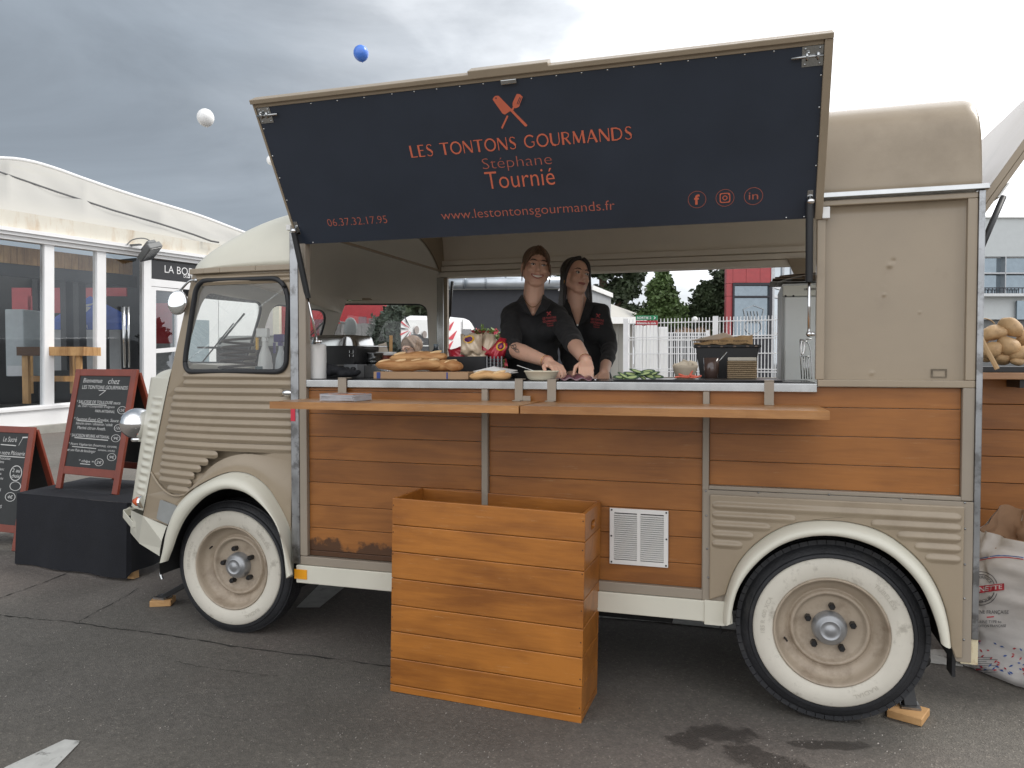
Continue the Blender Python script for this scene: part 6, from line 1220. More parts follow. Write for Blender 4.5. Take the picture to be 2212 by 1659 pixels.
for s_ in (-1, 1): mb.tube([M3 @ Vector((s_ * .030 + .021 * math.cos(a), -.0955, .002 + .017 * math.sin(a))) for a in [2 * math.pi * i / 18 for i in range(18)]], .0018, 5, True); mb.tube([M3 @ Vector((s_ * .051, -.093, .004)), M3 @ Vector((s_ * .076, .0, .006))], .0016, 5)
mb.tube([M3 @ Vector((-.009, -.0965, .004)), M3 @ Vector((.009, -.0965, .004))], .0016, 5); mb.build('glasses', BLACK, p3)
# ================================================================== BALLOONS
def balloon(px, py, rpx, D, m_, label, grp=None):
    c = atd(px, py, D); r_ = rpx / FPX * D; t = thing('balloon', c, label, 'balloon', grp); mb = MB()
    mb.lathe([(0, r_ * 1.04), (r_ * .35, r_ * .98), (r_ * .7, r_ * .76), (r_ * .93, r_ * .40), (r_, 0), (r_ * .94, -r_ * .36), (r_ * .76, -r_ * .70), (r_ * .48, -r_ * .95), (r_ * .20, -r_ * 1.08), (0, -r_ * 1.12)], c, 'z', 28); o = mb.build('envelope', m_, t, True)
    mb = MB(); mb.lathe([(r_ * .02, -r_ * 1.10), (r_ * .08, -r_ * 1.18), (0, -r_ * 1.16)], c, 'z', 10); mb.build('knot', m_, t)
    for ch in t.children: pass
    t.rotation_euler = (rad(4), rad(-8), 0)
balloon(780, 115, 16.5, 14, mat('blue_balloon', (.07, .21, .72), .35, coat=.3), 'blue balloon high in the sky above the raised hatch')
balloon(444, 254, 18, 13, mat('white_balloon', (.88, .88, .87), .5, coat=.3), 'white balloon in the open sky to the left of the hatch')
balloon(586, 346, 10, 20, MATS['white_balloon'], 'small white balloon half hidden behind the left edge of the hatch')

# ================================================================== MARQUEE HALL (left)
def fD(px): return 1 / (.0741 - .0163 * px / 437)
def fac(px, py): return atd(px, py, fD(px))
_a, _b = fac(0, 783), fac(437, 783); fdir = Vector((_b.x - _a.x, _b.y - _a.y, 0)).normalized(); fn = Vector((fdir.y, -fdir.x, 0))     # points towards the van
hall = thing('marquee_hall', (_a.x, _a.y, gz(_a.x)), 'white marquee hall with glazed front and stained fabric roof on the left', 'marquee building')
FWH = mat('hall_white', (.80, .80, .80), .5, var=.02); FST = mat('stained_fabric', (.64, .61, .53), .7, var=.05, scale=2, dirt=(.50, .40, .29), dirtpos=(.50, .68), dscale=3, stretch=(1, 1, .35)); PVC = mat('tent_pvc', (.60, .585, .54), .6, var=.04, scale=.6, dirt=(.6, .58, .52), dirtpos=(.5, .75), dscale=1.2, bump=.6, bscale=1.3, stretch=(.5, .25, 1.6))
_t = PVC.node_tree; _b2 = _t.nodes['Principled BSDF']; _o = [n for n in _t.nodes if n.type == 'OUTPUT_MATERIAL'][0]; _tl = _t.nodes.new('ShaderNodeBsdfTranslucent'); _tl.inputs[0].default_value = (.66, .65, .60, 1); _mx = _t.nodes.new('ShaderNodeMixShader'); _mx.inputs[0].default_value = .30
_t.links.new(_b2.outputs[0], _mx.inputs[1]); _t.links.new(_tl.outputs[0], _mx.inputs[2]); _t.links.new(_mx.outputs[0], _o.inputs[0])
def fpl(pts, t0, t1, m_, nm, parent=None, bevel=0):
    if nm == 'glass_pane': mb = MB(); P = [fac(*p) + fn * t1 for p in pts]; mb.add(P, [tuple(range(len(P)))]); return mb.build(nm, m_, parent or hall)
    mb = MB(); P = [fac(*p) for p in pts]; n_ = len(P); mb.add([p + fn * t1 for p in P] + [p + fn * t0 for p in P], [tuple(range(n_)), tuple(range(n_, 2 * n_))[::-1]] + [(i, (i + 1) % n_, n_ + (i + 1) % n_, n_ + i) for i in range(n_)]); return mb.build(nm, m_, parent or hall, bevel=bevel)
LA = lambda x: 453 + .1625 * x; LB = lambda x: 491 + .142 * x; LC = lambda x: 516 + .1285 * x; LS = lambda x: 882 - .083 * x; LG = lambda x: 926 - .093 * x
x0, x1 = -260, 560
fpl([(x0, LA(x0)), (x1, LA(x1)), (x1, LB(x1)), (x0, LB(x0))], -.4, .10, FST, 'stained_valance')
for k_, (f0, f1, out_) in enumerate(((0, .33, .20), (.345, .62, .16), (.64, 1, .10))):
    ya = lambda x: LB(x) + (LC(x) - LB(x)) * f0; yb = lambda x: LB(x) + (LC(x) - LB(x)) * f1
    fpl([(x0, ya(x0)), (x1, ya(x1)), (x1, yb(x1)), (x0, yb(x0))], -.1, out_, FWH, 'gutter_moulding')
fpl([(x0, LS(x0)), (x1, LS(x1)), (x1, LG(x1)), (x0, LG(x0))], -.1, .06, FWH, 'base_plinth')
fpl([(x0, LS(x0) + 3), (x1, LS(x1) + 3), (x1, LS(x1) + 9), (x0, LS(x0) + 9)], .061, .10, FWH, 'plinth_moulding')
fpl([(x0, LG(x0)), (x1, LG(x1)), (x1, LG(x1) + 18), (x0, LG(x0) + 18)], -.1, .25, mat('concrete_step', (.30, .29, .26), .85, var=.12), 'concrete_step')
MU = [(-150, -128), (92, 113), (206, 225), (307, 323)]
for a, b in MU: fpl([(a, LC(a)), (b, LC(b)), (b, LS(b)), (a, LS(a))], -.08, .06, FWH, 'mullion')
HG = glass('hall_glass', (.88, .90, .90), .0, (.9, .95, 1.), .004)
for a, b in ((-128, 92), (113, 206), (225, 307)): fpl([(a, LC(a)), (b, LC(b)), (b, LS(b)), (a, LS(a))], -.012, -.004, HG, 'glass_pane')
# door bay
sg = fpl([(323, 562), (560, 590), (560, 626), (323, 601)], .0, .05, mat('sign_black', (.02, .021, .024), .4), 'name_board')
mb = MB(); o0 = fac(323, 601) + fn * .055
def smap(u, v): p = fac(u, v); return p + fn * .056
def ftext(s_, xa, xb, ybl, ytl, off=0.):
    mb = MB(); vs, fs = text_mesh(s_, 0, off); a = min(v.x for v in vs); b = max(v.x for v in vs); c = min(v.y for v in vs); d = max(v.y for v in vs)
    sl = .118; mb.add([smap(xa + (v.x - a) / (b - a) * (xb - xa), (ybl + (ytl - ybl) * (v.y - c) / (d - c)) + sl * ((v.x - a) / (b - a) * (xb - xa))) for v in vs], fs); mb.build('sign_lettering', FWH, sg)
ftext('LA BODEGA', 352, 452, 589, 573, -.005); ftext('DU', 393, 402, 600, 594); ftext('STADE', 402, 436, 601, 590, .02)
fpl([(323, 602), (560, 627), (560, 640), (323, 618)], -.05, .05, FWH, 'transom')
fpl([(323, 619), (334, 620), (334, 862), (323, 863)], -.05, .045, FWH, 'door_frame'); fpl([(334, 620), (392, 626), (392, 632), (334, 627)], -.05, .045, FWH, 'door_frame'); fpl([(380, 632), (392, 633), (392, 856), (380, 857)], -.05, .045, FWH, 'door_frame')
fpl([(334, 627), (380, 632), (380, 750), (334, 754)], -.012, -.004, HG, 'glass_pane'); fpl([(334, 754), (380, 750), (380, 759), (334, 763)], -.05, .03, FWH, 'push_bar'); fpl([(334, 763), (380, 759), (380, 857), (334, 861)], -.012, -.004, HG, 'glass_pane')
fpl([(392, 640), (470, 648), (470, 850), (392, 856)], -.05, .02, FWH, 'wall_panel'); fpl([(471, 648), (560, 656), (560, 843), (471, 850)], -.05, .03, FWH, 'wall_panel')
fpl([(405, 690), (450, 692), (450, 800), (405, 804)], .021, .03, mat('grey_window', (.28, .34, .37), .2, coat=.3), 'small_window')
# fabric roof lofted from eave to ridge
sil = [(-260, 352), (-100, 346), (0, 347), (62, 351), (125, 369), (187, 392), (281, 424), (375, 452), (437, 470.6), (528, 506), (600, 530)]
def lin(P, x):
    for a, b in zip(P, P[1:]):
        if x <= b[0]: return a[1] + (b[1] - a[1]) * (x - a[0]) / (b[0] - a[0])
    return P[-1][1]
sil = [tuple(p) for p in chaikin([Vector(p) for p in sil], 2)]
def roofsurf(u, v):
    px = x0 + (x1 + 30 - x0) * u; D0 = fD(min(px, 570)); D1 = D0 + 7 + 0 * u; D = D0 * (1 - v) + D1 * v; y0_ = LA(px); y1_ = lin(sil, px)
    zb = 1.375 + (783 - y0_) / FPX * D0; zt = 1.375 + (783 - y1_) / FPX * D1
    sag = -.35 * math.sin(math.pi * v) * abs(math.sin(math.pi * (u * 5.2 + .25))) ** .7 * .6 + .04 * math.sin(u * 60 + v * 7) * v * (1 - v) * 4
    z = zb + (zt - zb) * (v ** .82) + sag * .7
    p = atd(px, 783, D); return Vector((p.x, p.y, z))
mb = MB(); mb.grid(roofsurf, 120, 26); mb.build('fabric_roof', PVC, hall, True)
mb = MB(); P = [fac(x, LA(x)) * 1 for x in range(-260, 560, 40)]
seam = [(-20, 372), (0, 375), (125, 419), (250, 460), (344, 488), (422, 513), (458, 527), (475, 538)]
def onroof(px, py):
    u = (px - x0) / (x1 + 30 - x0); best = None
    for i in range(60):
        p = roofsurf(u, i / 59); q_ = p - CAMLOC; yy_ = 829.5 - FPX * q_.dot(_u) / q_.dot(_f)
        if best is None or abs(yy_ - py) < best[0]: best = (abs(yy_ - py), p)
    return best[1]
mb = MB(); P = [onroof(*p) for p in seam]; P = [p + (CAMLOC - p).normalized() * .30 + Vector((0, 0, .06)) for p in P]; mb.tube(P, .022, 6); mb.build('roof_seam_cable', mat('seam_dark', (.12, .12, .12), .7), hall)
mb = MB(); P = [roofsurf(k / 40, 1) + Vector((0, 0, .04)) for k in range(41)]; mb.tube(P, .05, 6); mb.build('ridge_tube', FWH, hall, True)
# hall interior: floor, dark back wall, timber lintel
def fin(px, depth, z): p = fac(px, 783) - fn * depth; return Vector((p.x, p.y, z))
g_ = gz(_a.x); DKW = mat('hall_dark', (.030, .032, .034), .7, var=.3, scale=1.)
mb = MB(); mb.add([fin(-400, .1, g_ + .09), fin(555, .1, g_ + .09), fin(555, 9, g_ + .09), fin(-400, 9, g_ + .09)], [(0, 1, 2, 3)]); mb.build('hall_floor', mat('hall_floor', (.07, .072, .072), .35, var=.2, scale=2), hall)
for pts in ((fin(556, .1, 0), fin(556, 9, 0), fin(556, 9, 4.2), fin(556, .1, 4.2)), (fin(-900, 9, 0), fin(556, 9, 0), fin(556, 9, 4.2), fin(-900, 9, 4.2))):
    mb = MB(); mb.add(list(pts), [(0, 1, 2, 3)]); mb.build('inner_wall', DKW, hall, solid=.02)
OSB = wood('lintel_timber', (.30, .15, .05), (.60, .36, .15), .6, .8, 0, vertical=True)
for i in range(30):
    a = -120 + i * 14.6; b = a + 13.8
    if b > 318: break
    fpl([(a, LC(a) + 4), (b, LC(b) + 4), (b, LC(b) + 44 - .03 * b), (a, LC(a) + 44 - .03 * a)], -.50, -.46, OSB, 'lintel_plank')
fpl([(-250, LC(-250) + 46), (330, LC(330) + 36), (330, LC(330) + 60), (-250, LC(-250) + 80)], -.62, -.5, mat('dark_beam', (.055, .058, .062), .6), 'dark_beam')
mb = MB(); mb.add([fin(560, -.05, 0), fin(560, 9, 0), fin(560, 9, 3.6), fin(560, -.05, 3.6)], [(0, 1, 2, 3)]); mb.build('end_wall', FWH, hall, solid=.05)
# things behind the hall glass; red wall and gazebo stand in for its reflections
def inbox(px0, px1, pyt, pyb, D, dep, m_, nm, label, cat, grp=None, parent=None, bevel=0):
    a = atd(px0, 783, D); b = atd(px1, 783, D); zt = 1.375 + (783 - pyt) / FPX * D; zb = 1.375 + (783 - pyb) / FPX * D
    mb = MB(); dv = Vector((_f.x, _f.y, 0)).normalized() * dep; A = [Vector((a.x, a.y, zb)), Vector((b.x, b.y, zb)), Vector((b.x, b.y, zt)), Vector((a.x, a.y, zt))]
    mb.add(A + [p + dv for p in A], [(0, 1, 2, 3), (7, 6, 5, 4), (0, 4, 5, 1), (1, 5, 6, 2), (2, 6, 7, 3), (3, 7, 4, 0)])
    return mb.build(nm, m_, parent, origin=(a.x, a.y, zb), label=label, cat=cat, group=grp, bevel=bevel)
RP = mat('red_cladding', (.46, .035, .045), .4, var=.1, coat=.2)
LGH = mat('pale_wall', (.38, .39, .40), .7)
rw = thing('inner_red_wall', atd(100, 800, 19.5), 'red upper wall with pale panels below, seen through the hall glass', 'wall')  # panels set inside in place of a wall reflected by the glass
for a, b, c, d in ((28, 70, 622, 672), (62, 108, 640, 700), (98, 152, 622, 676), (165, 224, 622, 650), (228, 275, 622, 640), (336, 372, 655, 742)):
    inbox(a, b, c, d, 19.5 if a < 300 else 20, .05, RP, 'red_panel', None, None, parent=rw)
for a, b, c, d in ((60, 132, 700, 800), (133, 158, 690, 800), (166, 222, 650, 805), (237, 262, 700, 800), (336, 372, 742, 830)): inbox(a, b, c, d, 19.8, .05, LGH, 'pale_panel', None, None, parent=rw)
BLU = mat('blue_tent', (.04, .10, .42), .6, var=.1)
tn = thing('blue_gazebo', atd(190, 800, 18.5), 'blue pop-up gazebo with white lettering seen through the hall glass', 'gazebo')  # tent set inside in place of one reflected by the glass
mb = MB(); A = [atd(115, 697, 18.2), atd(195, 640, 19), atd(196, 700, 18.2), atd(276, 697, 18.2), atd(276, 682, 18.6), atd(120, 685, 18.9)]; mb.add(A, [(0, 2, 1), (2, 3, 4, 1), (0, 1, 5)]); mb.build('canopy', BLU, tn, solid=.02)
mb = MB(); mb.add([atd(115, 697, 18.2), atd(276, 697, 18.2), atd(276, 712, 18.15), atd(115, 712, 18.15)], [(0, 1, 2, 3)]); mb.build('canopy_valance', BLU, tn, solid=.02)
mb = MB(); vs, fs = text_mesh('#TOGETHER', 0, .01); a = min(v.x for v in vs); b = max(v.x for v in vs); mb.add([atd(140 + (v.x - a) / (b - a) * 50, 709.5 - v.y * 11, 18.08) for v in vs], fs); mb.build('canopy_lettering', FWH, tn)
mb = MB(); mb.add([atd(*p, 18.1) for p in ((182, 658), (202, 655), (197, 660), (186, 662), (197, 664), (182, 678), (186, 668), (178, 668))], [(0, 1, 2, 3), (3, 4, 5, 6, 7)]); mb.build('canopy_emblem', FWH, tn)
for a in (150, 172): inbox(a, a + 3, 640, 690, 19.2, .02, BLU, 'banner_flag', None, None, parent=tn)
fr2 = thing('drinks_fridge', atd(32, 813, 15), 'tall pale grey drinks fridge standing inside the hall glass', 'fridge')
inbox(12, 52, 668, 813, 15, .6, mat('pale_fridge', (.34, .38, .40), .35), 'cabinet', None, None, parent=fr2, bevel=.02); inbox(15, 50, 790, 812, 14.97, .02, mat('fridge_vent', (.50, .52, .54), .5), 'kick_grille', None, None, parent=fr2)
ht = thing('high_table', atd(108, 880, 14.2), 'pale timber high table standing behind the hall window', 'table')
for b_ in ((36, 98, 749, 768, 14.2), (100, 181, 749, 768, 14.2)): inbox(*b_[:4], b_[4], .6, OSB if b_[0] > 50 else mat('dark_timber', (.10, .05, .025), .6), 'tabletop', None, None, parent=ht)
for a, b in ((47, 60), (163, 173)): inbox(a, b, 768, 872 if a < 100 else 845, 14.25 if a < 100 else 14.3, .08, OSB, 'leg', None, None, parent=ht)
for a, b in ((58, 66), (150, 157)): inbox(a, b, 768, 850, 14.85, .08, OSB, 'leg', None, None, parent=ht)
inbox(66, 166, 812, 824, 14.5, .05, OSB, 'rail', None, None, parent=ht)
for a in (72, 132, 160): inbox(a, a + 12, 600, 800, 17.5, .3, mat('hall_post', (.025, .026, .028), .6), 'hall_post', 'dark post inside the hall, ' + {72: 'left of the gazebo', 132: 'in front of the gazebo peak', 160: 'just right of the gazebo peak'}[a], 'post')
mb = MB(); a = fac(262, 663) + fn * .03; 
for px in (265, 275):
    z0_ = 1.375 + (783 - 794) / FPX * fD(px); z1_ = 1.375 + (783 - 663) / FPX * fD(px); p = fac(px, 783) + fn * .05; mb.tube([Vector((p.x, p.y, z0_)), Vector((p.x, p.y, z1_))], .025 if px > 270 else .035, 8)
mb.build('door_pull', STEEL, hall, True)
# floodlight
fc = fac(293, 545) + fn * .45; t = thing('floodlight', fc, 'grey floodlight bracketed to the gutter above the hall sign', 'floodlight'); Mf = Matrix.Translation(fc) @ Matrix.Rotation(rad(-20), 4, 'Z') @ Matrix.Rotation(rad(-30), 4, 'Y') @ Matrix.Rotation(rad(20), 4, 'X'); GR = mat('floodlight_grey', (.13, .135, .135), .5)
mb = MB(); mb.box(-.26, .22, -.16, .16, -.07, .06, Mf); mb.box(-.10, .20, -.10, .10, .06, .13, Mf); mb.build('lamp_body', GR, t, bevel=.02); mb = MB(); mb.box(-.24, .20, -.14, .14, -.078, -.0705, Mf); mb.build('lamp_glass', mat('lamp_glass', (.06, .065, .07), .15), t)
mb = MB(); mb.bar(fc + Vector((-.05, -.2, .10)), fc - fn * .35 + Vector((0, -.25, .10)), .06, .03); mb.tube(chaikin([fc + Vector((.0, .1, .15)), fc + Vector((-.1, 0, .27)), fc + Vector((-.25, -.2, .22)), fc - fn * .3 + Vector((0, -.35, .1))], 2), .012, 6); mb.build('bracket', GR, t)

# ================================================================== CLOTH TABLE AND CHALKBOARDS
cl = gp(37, 1216); cr = gp(252, 1252); bl_ = at(194, 1031, 'z', .53); ft_ = at(34.5, 1065, 'z', .53); frt = at(276.6, 1087, 'z', .53); back = bl_ - ft_
CLOTH = mat('black_tablecloth', (.009, .010, .014), .9, var=.2, bump=.2, bscale=180)
tb = thing('cloth_table', (ft_.x, ft_.y, gz(ft_.x)), 'low table fully covered with a plain black cloth carrying the tall chalkboard', 'table')
hz = .53; g0_ = gz(-4)
def clothp(u, v):
    # perimeter u: back-left, front-left, front-right, back-right ; v down
    top_ = [ft_ + back, ft_, frt, frt + back]; k = u * 3; i = min(int(k), 2); t_ = k - i; p = top_[i].lerp(top_[i + 1], t_); zb_ = g0_ + .015 + .03 * (1 if i == 2 else 0)
    nrm = (top_[i + 1] - top_[i]).cross(Vector((0, 0, 1))).normalized()
    w2 = .012 * math.sin(u * 3 * 14 + 1) * v + .018 * v; p = p + nrm * w2 ; p.z = hz + (zb_ - hz) * v
    return p
mb = MB(); mb.grid(clothp, 90, 10); T4 = [ft_ + back, ft_, frt, frt + back]; T4 = [Vector((p.x, p.y, hz + .0005)) for p in T4]; mb.add(T4, [(0, 1, 2, 3)]); mb.build('tablecloth', CLOTH, tb, True, angle=40)
mb = MB(); pa = gp(262, 1240); ca = gp(283, 1252)
def post(mb, px, pyb, zt, wd=.045): p = gp(px, pyb); mb.box(p.x - wd / 2, p.x + wd / 2, p.y, p.y + wd, p.z + .002, zt)
post(mb, 282, 1251, .50); mb.build('leg', PINE, tb); mb = MB(); post(mb, 262, 1236, .50, .03); mb.build('leg', PINE, tb); mb = MB(); a = gp(262, 1236); b = gp(283, 1251); mb.bar(Vector((a.x, a.y, .16)), Vector((b.x, b.y, .16)), .02, .05); mb.build('stretcher', PINE, tb)
FRM = mat('red_stained_frame', (.20, .036, .017), .45, var=.15, scale=10, coat=.2); SLATE = mat('chalkboard_black', (.020, .022, .022), .55, var=.25, scale=5)
CHALK = mat('chalk_white', (.60, .60, .58), .9)
def chalkboard(nm, BL, BR_, lean, H, spread, label, lines, legh=.10, fw=.052, zb=None):
    """BL, BR_: feet of the front leaf; lean: top moves back by this much"""
    t = thing(nm, (BL + BR_) / 2, label, 'chalkboard'); ex = (BR_ - BL); Wd = ex.length; ex.normalize(); nb_ = Vector((-ex.y, ex.x, 0)); up_ = (nb_ * lean + Vector((0, 0, math.sqrt(H * H - lean * lean)))).normalized(); nrm = up_.cross(ex).normalized()
    if nrm.dot(CAMLOC - BL) < 0: nrm = -nrm
    def fm(u, v, w_=0): return BL + ex * u + up_ * v + nrm * w_
    def bx(mb, u0, u1, v0, v1, w0, w1, f=fm):
        P = [f(u, v, w_) for w_ in (w0, w1) for u, v in ((u0, v0), (u1, v0), (u1, v1), (u0, v1))]; mb.add(P, [(0, 3, 2, 1), (4, 5, 6, 7), (0, 1, 5, 4), (1, 2, 6, 5), (2, 3, 7, 6), (3, 0, 4, 7)])
    topb = fm(0, H); up2 = (topb + nb_ * .03 - (BL + nb_ * (lean * 2 + spread)))
    def bm_(u, v, w_=0): return BL + nb_ * (lean * 2 + spread) + ex * u + up2.normalized() * v + nb_ * w_ * 1
    for f, s_ in ((fm, 0), (bm_, 1)):
        for u0, u1 in ((0, fw), (Wd - fw, Wd)): mb = MB(); bx(mb, u0, u1, 0, H, -.02, 0, f); mb.build('frame_post', FRM, t, bevel=.003)
        for v0, v1 in ((legh, legh + fw), (H - fw * .9, H)): mb = MB(); bx(mb, fw, Wd - fw, v0, v1, -.019, -.001, f); mb.build('frame_rail', FRM, t, bevel=.003)
        mb = MB(); bx(mb, fw - .004, Wd - fw + .004, legh + fw - .004, H - fw * .9 + .004, -.014, -.007, f); board = mb.build('slate', SLATE, t)
        if not s_: front = board
    mb = MB(); bw = Wd - 2 * fw; bh = H - fw * .9 - legh - fw
    mp = lambda u, v: fm(fw + u * bw, legh + fw + v * bh, -.0055)
    for L_ in lines:
        if L_[0] == 't': _, s_, a, b, y0_, y1_, sh, of = L_; text(mb, s_, mp, a, b, y0_, y1_, shear=sh, off=of)
        elif L_[0] == 'l': _, a, y0_, b, y1_, th_ = L_; mb.add([mp(a, y0_), mp(b, y1_), mp(b, y1_ - th_), mp(a, y0_ - th_)], [(0, 1, 2, 3)])
        elif L_[0] == 'o':
            _, cx, cy, rx, ry = L_; V = []
            for k in range(22): a = 2 * math.pi * k / 22; V += [mp(cx + rx * math.cos(a), cy + ry * math.sin(a)), mp(cx + rx * .88 * math.cos(a), cy + ry * .90 * math.sin(a))]
            mb.add(V, [(2 * i, 2 * i + 1, (2 * i + 3) % 44, (2 * i + 2) % 44) for i in range(22)])
    mb.build('chalk_writing', CHALK, front); return t
BLp = at(119, 1054, 'z', hz + .002); BRp = at(252, 1069, 'z', hz + .002)
chalkboard('chalkboard', BLp, BRp, .16, .815, .12, 'tall red framed chalkboard menu standing on the black cloth table', [
    ('t', 'Bienvenue', .08, .46, .925, .975, .15, -.004), ('t', 'chez', .58, .80, .915, .975, .2, -.004), ('t', 'LES TONTONS GOURMANDS', .08, .97, .855, .895, .1, 0), ('l', .42, .845, .56, .845, .007), ('l', .56, .845, .45, .79, .008),
    ('t', '* SAUCISSE DE TOULOUSE sauce', .02, .88, .695, .73, .1, 0), ('l', .12, .69, .62, .685, .007), ('t', 'du chef / Compotée d\'oignon', .06, .78, .645, .68, .2, -.004), ('t', 'PAIN ARTISANAL', .42, .80, .60, .63, .1, 0), ('o', .93, .635, .085, .042), ('t', '12€', .88, .98, .62, .65, .1, 0),
    ('t', '* Saumon Fumé Gravlax, Sauce', .02, .90, .50, .54, .2, -.002), ('l', .10, .505, .60, .50, .007), ('t', 'blanche citron / ciboulette / salade', .08, .80, .46, .49, .2, -.004), ('t', 'Mariné citron Aneth.', .12, .68, .41, .445, .1, -.002), ('o', .92, .445, .085, .040), ('t', '12€', .87, .97, .43, .46, .1, 0),
    ('t', '* SAUCISSON BEURRE ARTISANAL', .0, .78, .325, .36, .1, 0), ('l', .10, .318, .76, .312, .008), ('o', .90, .335, .085, .040), ('t', '9€', .86, .95, .32, .35, .1, 0),
    ('t', '* Notre Végétarien (houmous, carotte,', .0, .95, .225, .262, .2, -.002), ('l', .08, .22, .56, .215, .007), ('t', 'tomates, salade)', .60, .92, .185, .212, .2, -.003), ('t', 'et son Pain de boulanger', .0, .56, .155, .195, .2, -.003), ('o', .88, .135, .085, .040), ('t', '9€', .84, .93, .12, .15, .1, 0),
    ('t', '* chips =', .26, .56, .05, .085, .1, .004), ('l', .30, .042, .50, .042, .007), ('o', .66, .07, .085, .040), ('t', '2€', .61, .71, .055, .085, .1, 0)])
BR2 = gp(36, 1192); Dv = (BRp - BLp); Dv.z = 0; Dv.normalize(); Dv = Matrix.Rotation(rad(6), 3, 'Z') @ Dv; BL2 = BR2 - Dv * .53; BL2.z = BR2.z = gz(BR2.x) + .002
chalkboard('chalkboard', BL2, BR2, .15, .86, .12, 'red framed chalkboard on the asphalt at the left edge, partly behind the black table', [
    ('t', 'Le Sucré', .42, .74, .90, .955, .2, 0), ('l', .38, .87, .74, .865, .010), ('l', .86, .96, .98, .965, .014), ('l', .87, .955, .80, .87, .012), ('t', 'Douceur de notre Pâtisserie', .0, .97, .755, .80, .2, 0), ('l', .0, .745, .98, .74, .009), ('t', 'Mousse au chocolat', .0, .66, .70, .73, .2, -.003), ('t', 'noisette / crème', .1, .52, .66, .69, .2, -.003),
    ('t', 'Fromage blanc', .1, .55, .57, .61, .2, -.003), ('t', 'Fruits', .26, .50, .53, .56, .2, -.003), ('t', 'Framboises', .2, .56, .48, .51, .2, -.003), ('o', .83, .56, .14, .085), ('t', '2 au', .74, .92, .57, .61, .1, .004), ('t', 'choix', .74, .93, .51, .55, .1, .004), ('o', .86, .42, .13, .05), ('t', 'BOISSON', .1, .54, .35, .385, .1, 0), ('t', 'Citron presse', .0, .5, .29, .33, .2, 0), ('o', .78, .30, .12, .05), ('t', '4€', .72, .84, .28, .32, .1, 0),
    ('t', 'GOURMANDES', .0, .62, .17, .205, .1, 0), ('t', 'SUPPLEMENT', .0, .55, .09, .125, .1, 0)], legh=.12)

# ================================================================== RIGHT SIDE: TIMBER BAR, LOAVES, PAPER SACK
zq = lambda x, y: ((2200 + x / 3.19) / 1.1573, (780 + y / 3.19) / 1.1573)
yb = 1.27; bar_ = thing('timber_bar', (1.9, yb, gz(1.7)), 'timber clad bar counter standing behind the van at the right edge', 'bar counter')
zs = [yy(2150, v, yb).z for v in (818, 873, 928, 986, 1043, 1101, 1160, 1220)] + [.03]
for a, b in zip(zs, zs[1:]): mb = MB(); mb.box(.93, 2.6, yb + random.uniform(0, .002), yb + .02, b + .0015, a - .0015); mb.build('plank', WOODP, bar_, bevel=.002)
mb = MB(); mb.box(.95, 2.6, yb + .021, yb + .5, .03, zs[0]); mb.build('carcass', DARK, bar_)
zt = yy(2160, 805, yb - .22).z; mb = MB(); mb.box(.93, 2.6, yb - .24, yb + .5, zs[0] + .001, zt); mb.build('counter_board', wood('bar_top_wood', (.30, .15, .07), (.44, .25, .13), .45, .5, .2), bar_, bevel=.003)
a = yy(2181, 820, yb - .05); b = yy(2200, 836, yb - .05); mb = MB(); mb.box(a.x, b.x, yb - .2, yb - .003, b.z, zs[0]); mb.build('shelf_bracket', BLACK, bar_)
mb = MB(); mb.box(.95, 2.4, yb - .20, yb + .2, zt + .001, zt + .028); mb.build('black_tray', BLACK, origin=(1.5, yb, zt), label='black tray on the timber bar under the pile of potatoes', cat='tray', bevel=.003)
POT = mat('potato', (.50, .33, .17), .6, var=.22, scale=7, bump=.4, bscale=24, dirt=(.30, .18, .09), dirtpos=(.55, .75), dscale=9)
PT = [(900, 168, 115, 62, 12, .0, 'upper left wide'), (1045, 120, 100, 68, -38, .0, 'topmost slanting'), (822, 205, 60, 50, 20, .03, 'small leftmost'), (895, 300, 88, 66, 20, -.02, 'left middle'), (1022, 268, 92, 72, -35, -.02, 'central round'), (1128, 330, 88, 60, 20, -.03, 'right middle'), (972, 368, 80, 50, 0, .0, 'lower middle dark'), (1092, 392, 55, 32, 0, -.04, 'small flat lower'), (1160, 215, 70, 70, 10, .04, 'right edge'), (845, 345, 70, 60, 0, .04, 'lower left'), (1215, 300, 80, 70, 10, .03, 'outermost right')]
for i, (x, y_, rx, ry, ro_, dy, lab) in enumerate(PT):
    yp = yb - .08 + dy; c = yy(*zq(x, y_), yp); s_ = 1 / 3.19 / 1.1573 / FPX * 3.68; R_ = Matrix.Rotation(rad(ro_), 3, 'Y').inverted() if False else Matrix.Rotation(rad(-ro_), 3, 'Y')
    mb = MB(); mb.ell(c, (rx * s_, (rx + ry) / 2 * s_, ry * s_), R_, 20, 14)
    mb.v = [v + (v - c).normalized() * .006 * noise.noise(v * 22 + Vector((i, 0, 0))) * 1.6 for v in mb.v]
    mb.build('potato', POT, origin=c, smooth=True, label=lab + ' pale potato in the heap on the bar tray', cat='potato', group='potatoes heaped on the bar tray')
mb = MB(); P = chaikin([yy(*zq(*p), yb - .19) for p in ((770, 70), (815, 48), (880, 60), (912, 92))], 2); mb.tube(P, .008, 6, flat=.3); P = chaikin([yy(*zq(*p), yb - .20) for p in ((800, 190), (835, 270), (890, 370), (935, 455))], 2); mb.tube(P, .011, 6, flat=.3); mb.build('basket_strap', mat('straw', (.50, .34, .18), .7), origin=yy(2130, 780, yb - .2), label='flat straw strap hanging over the potatoes', cat='strap')
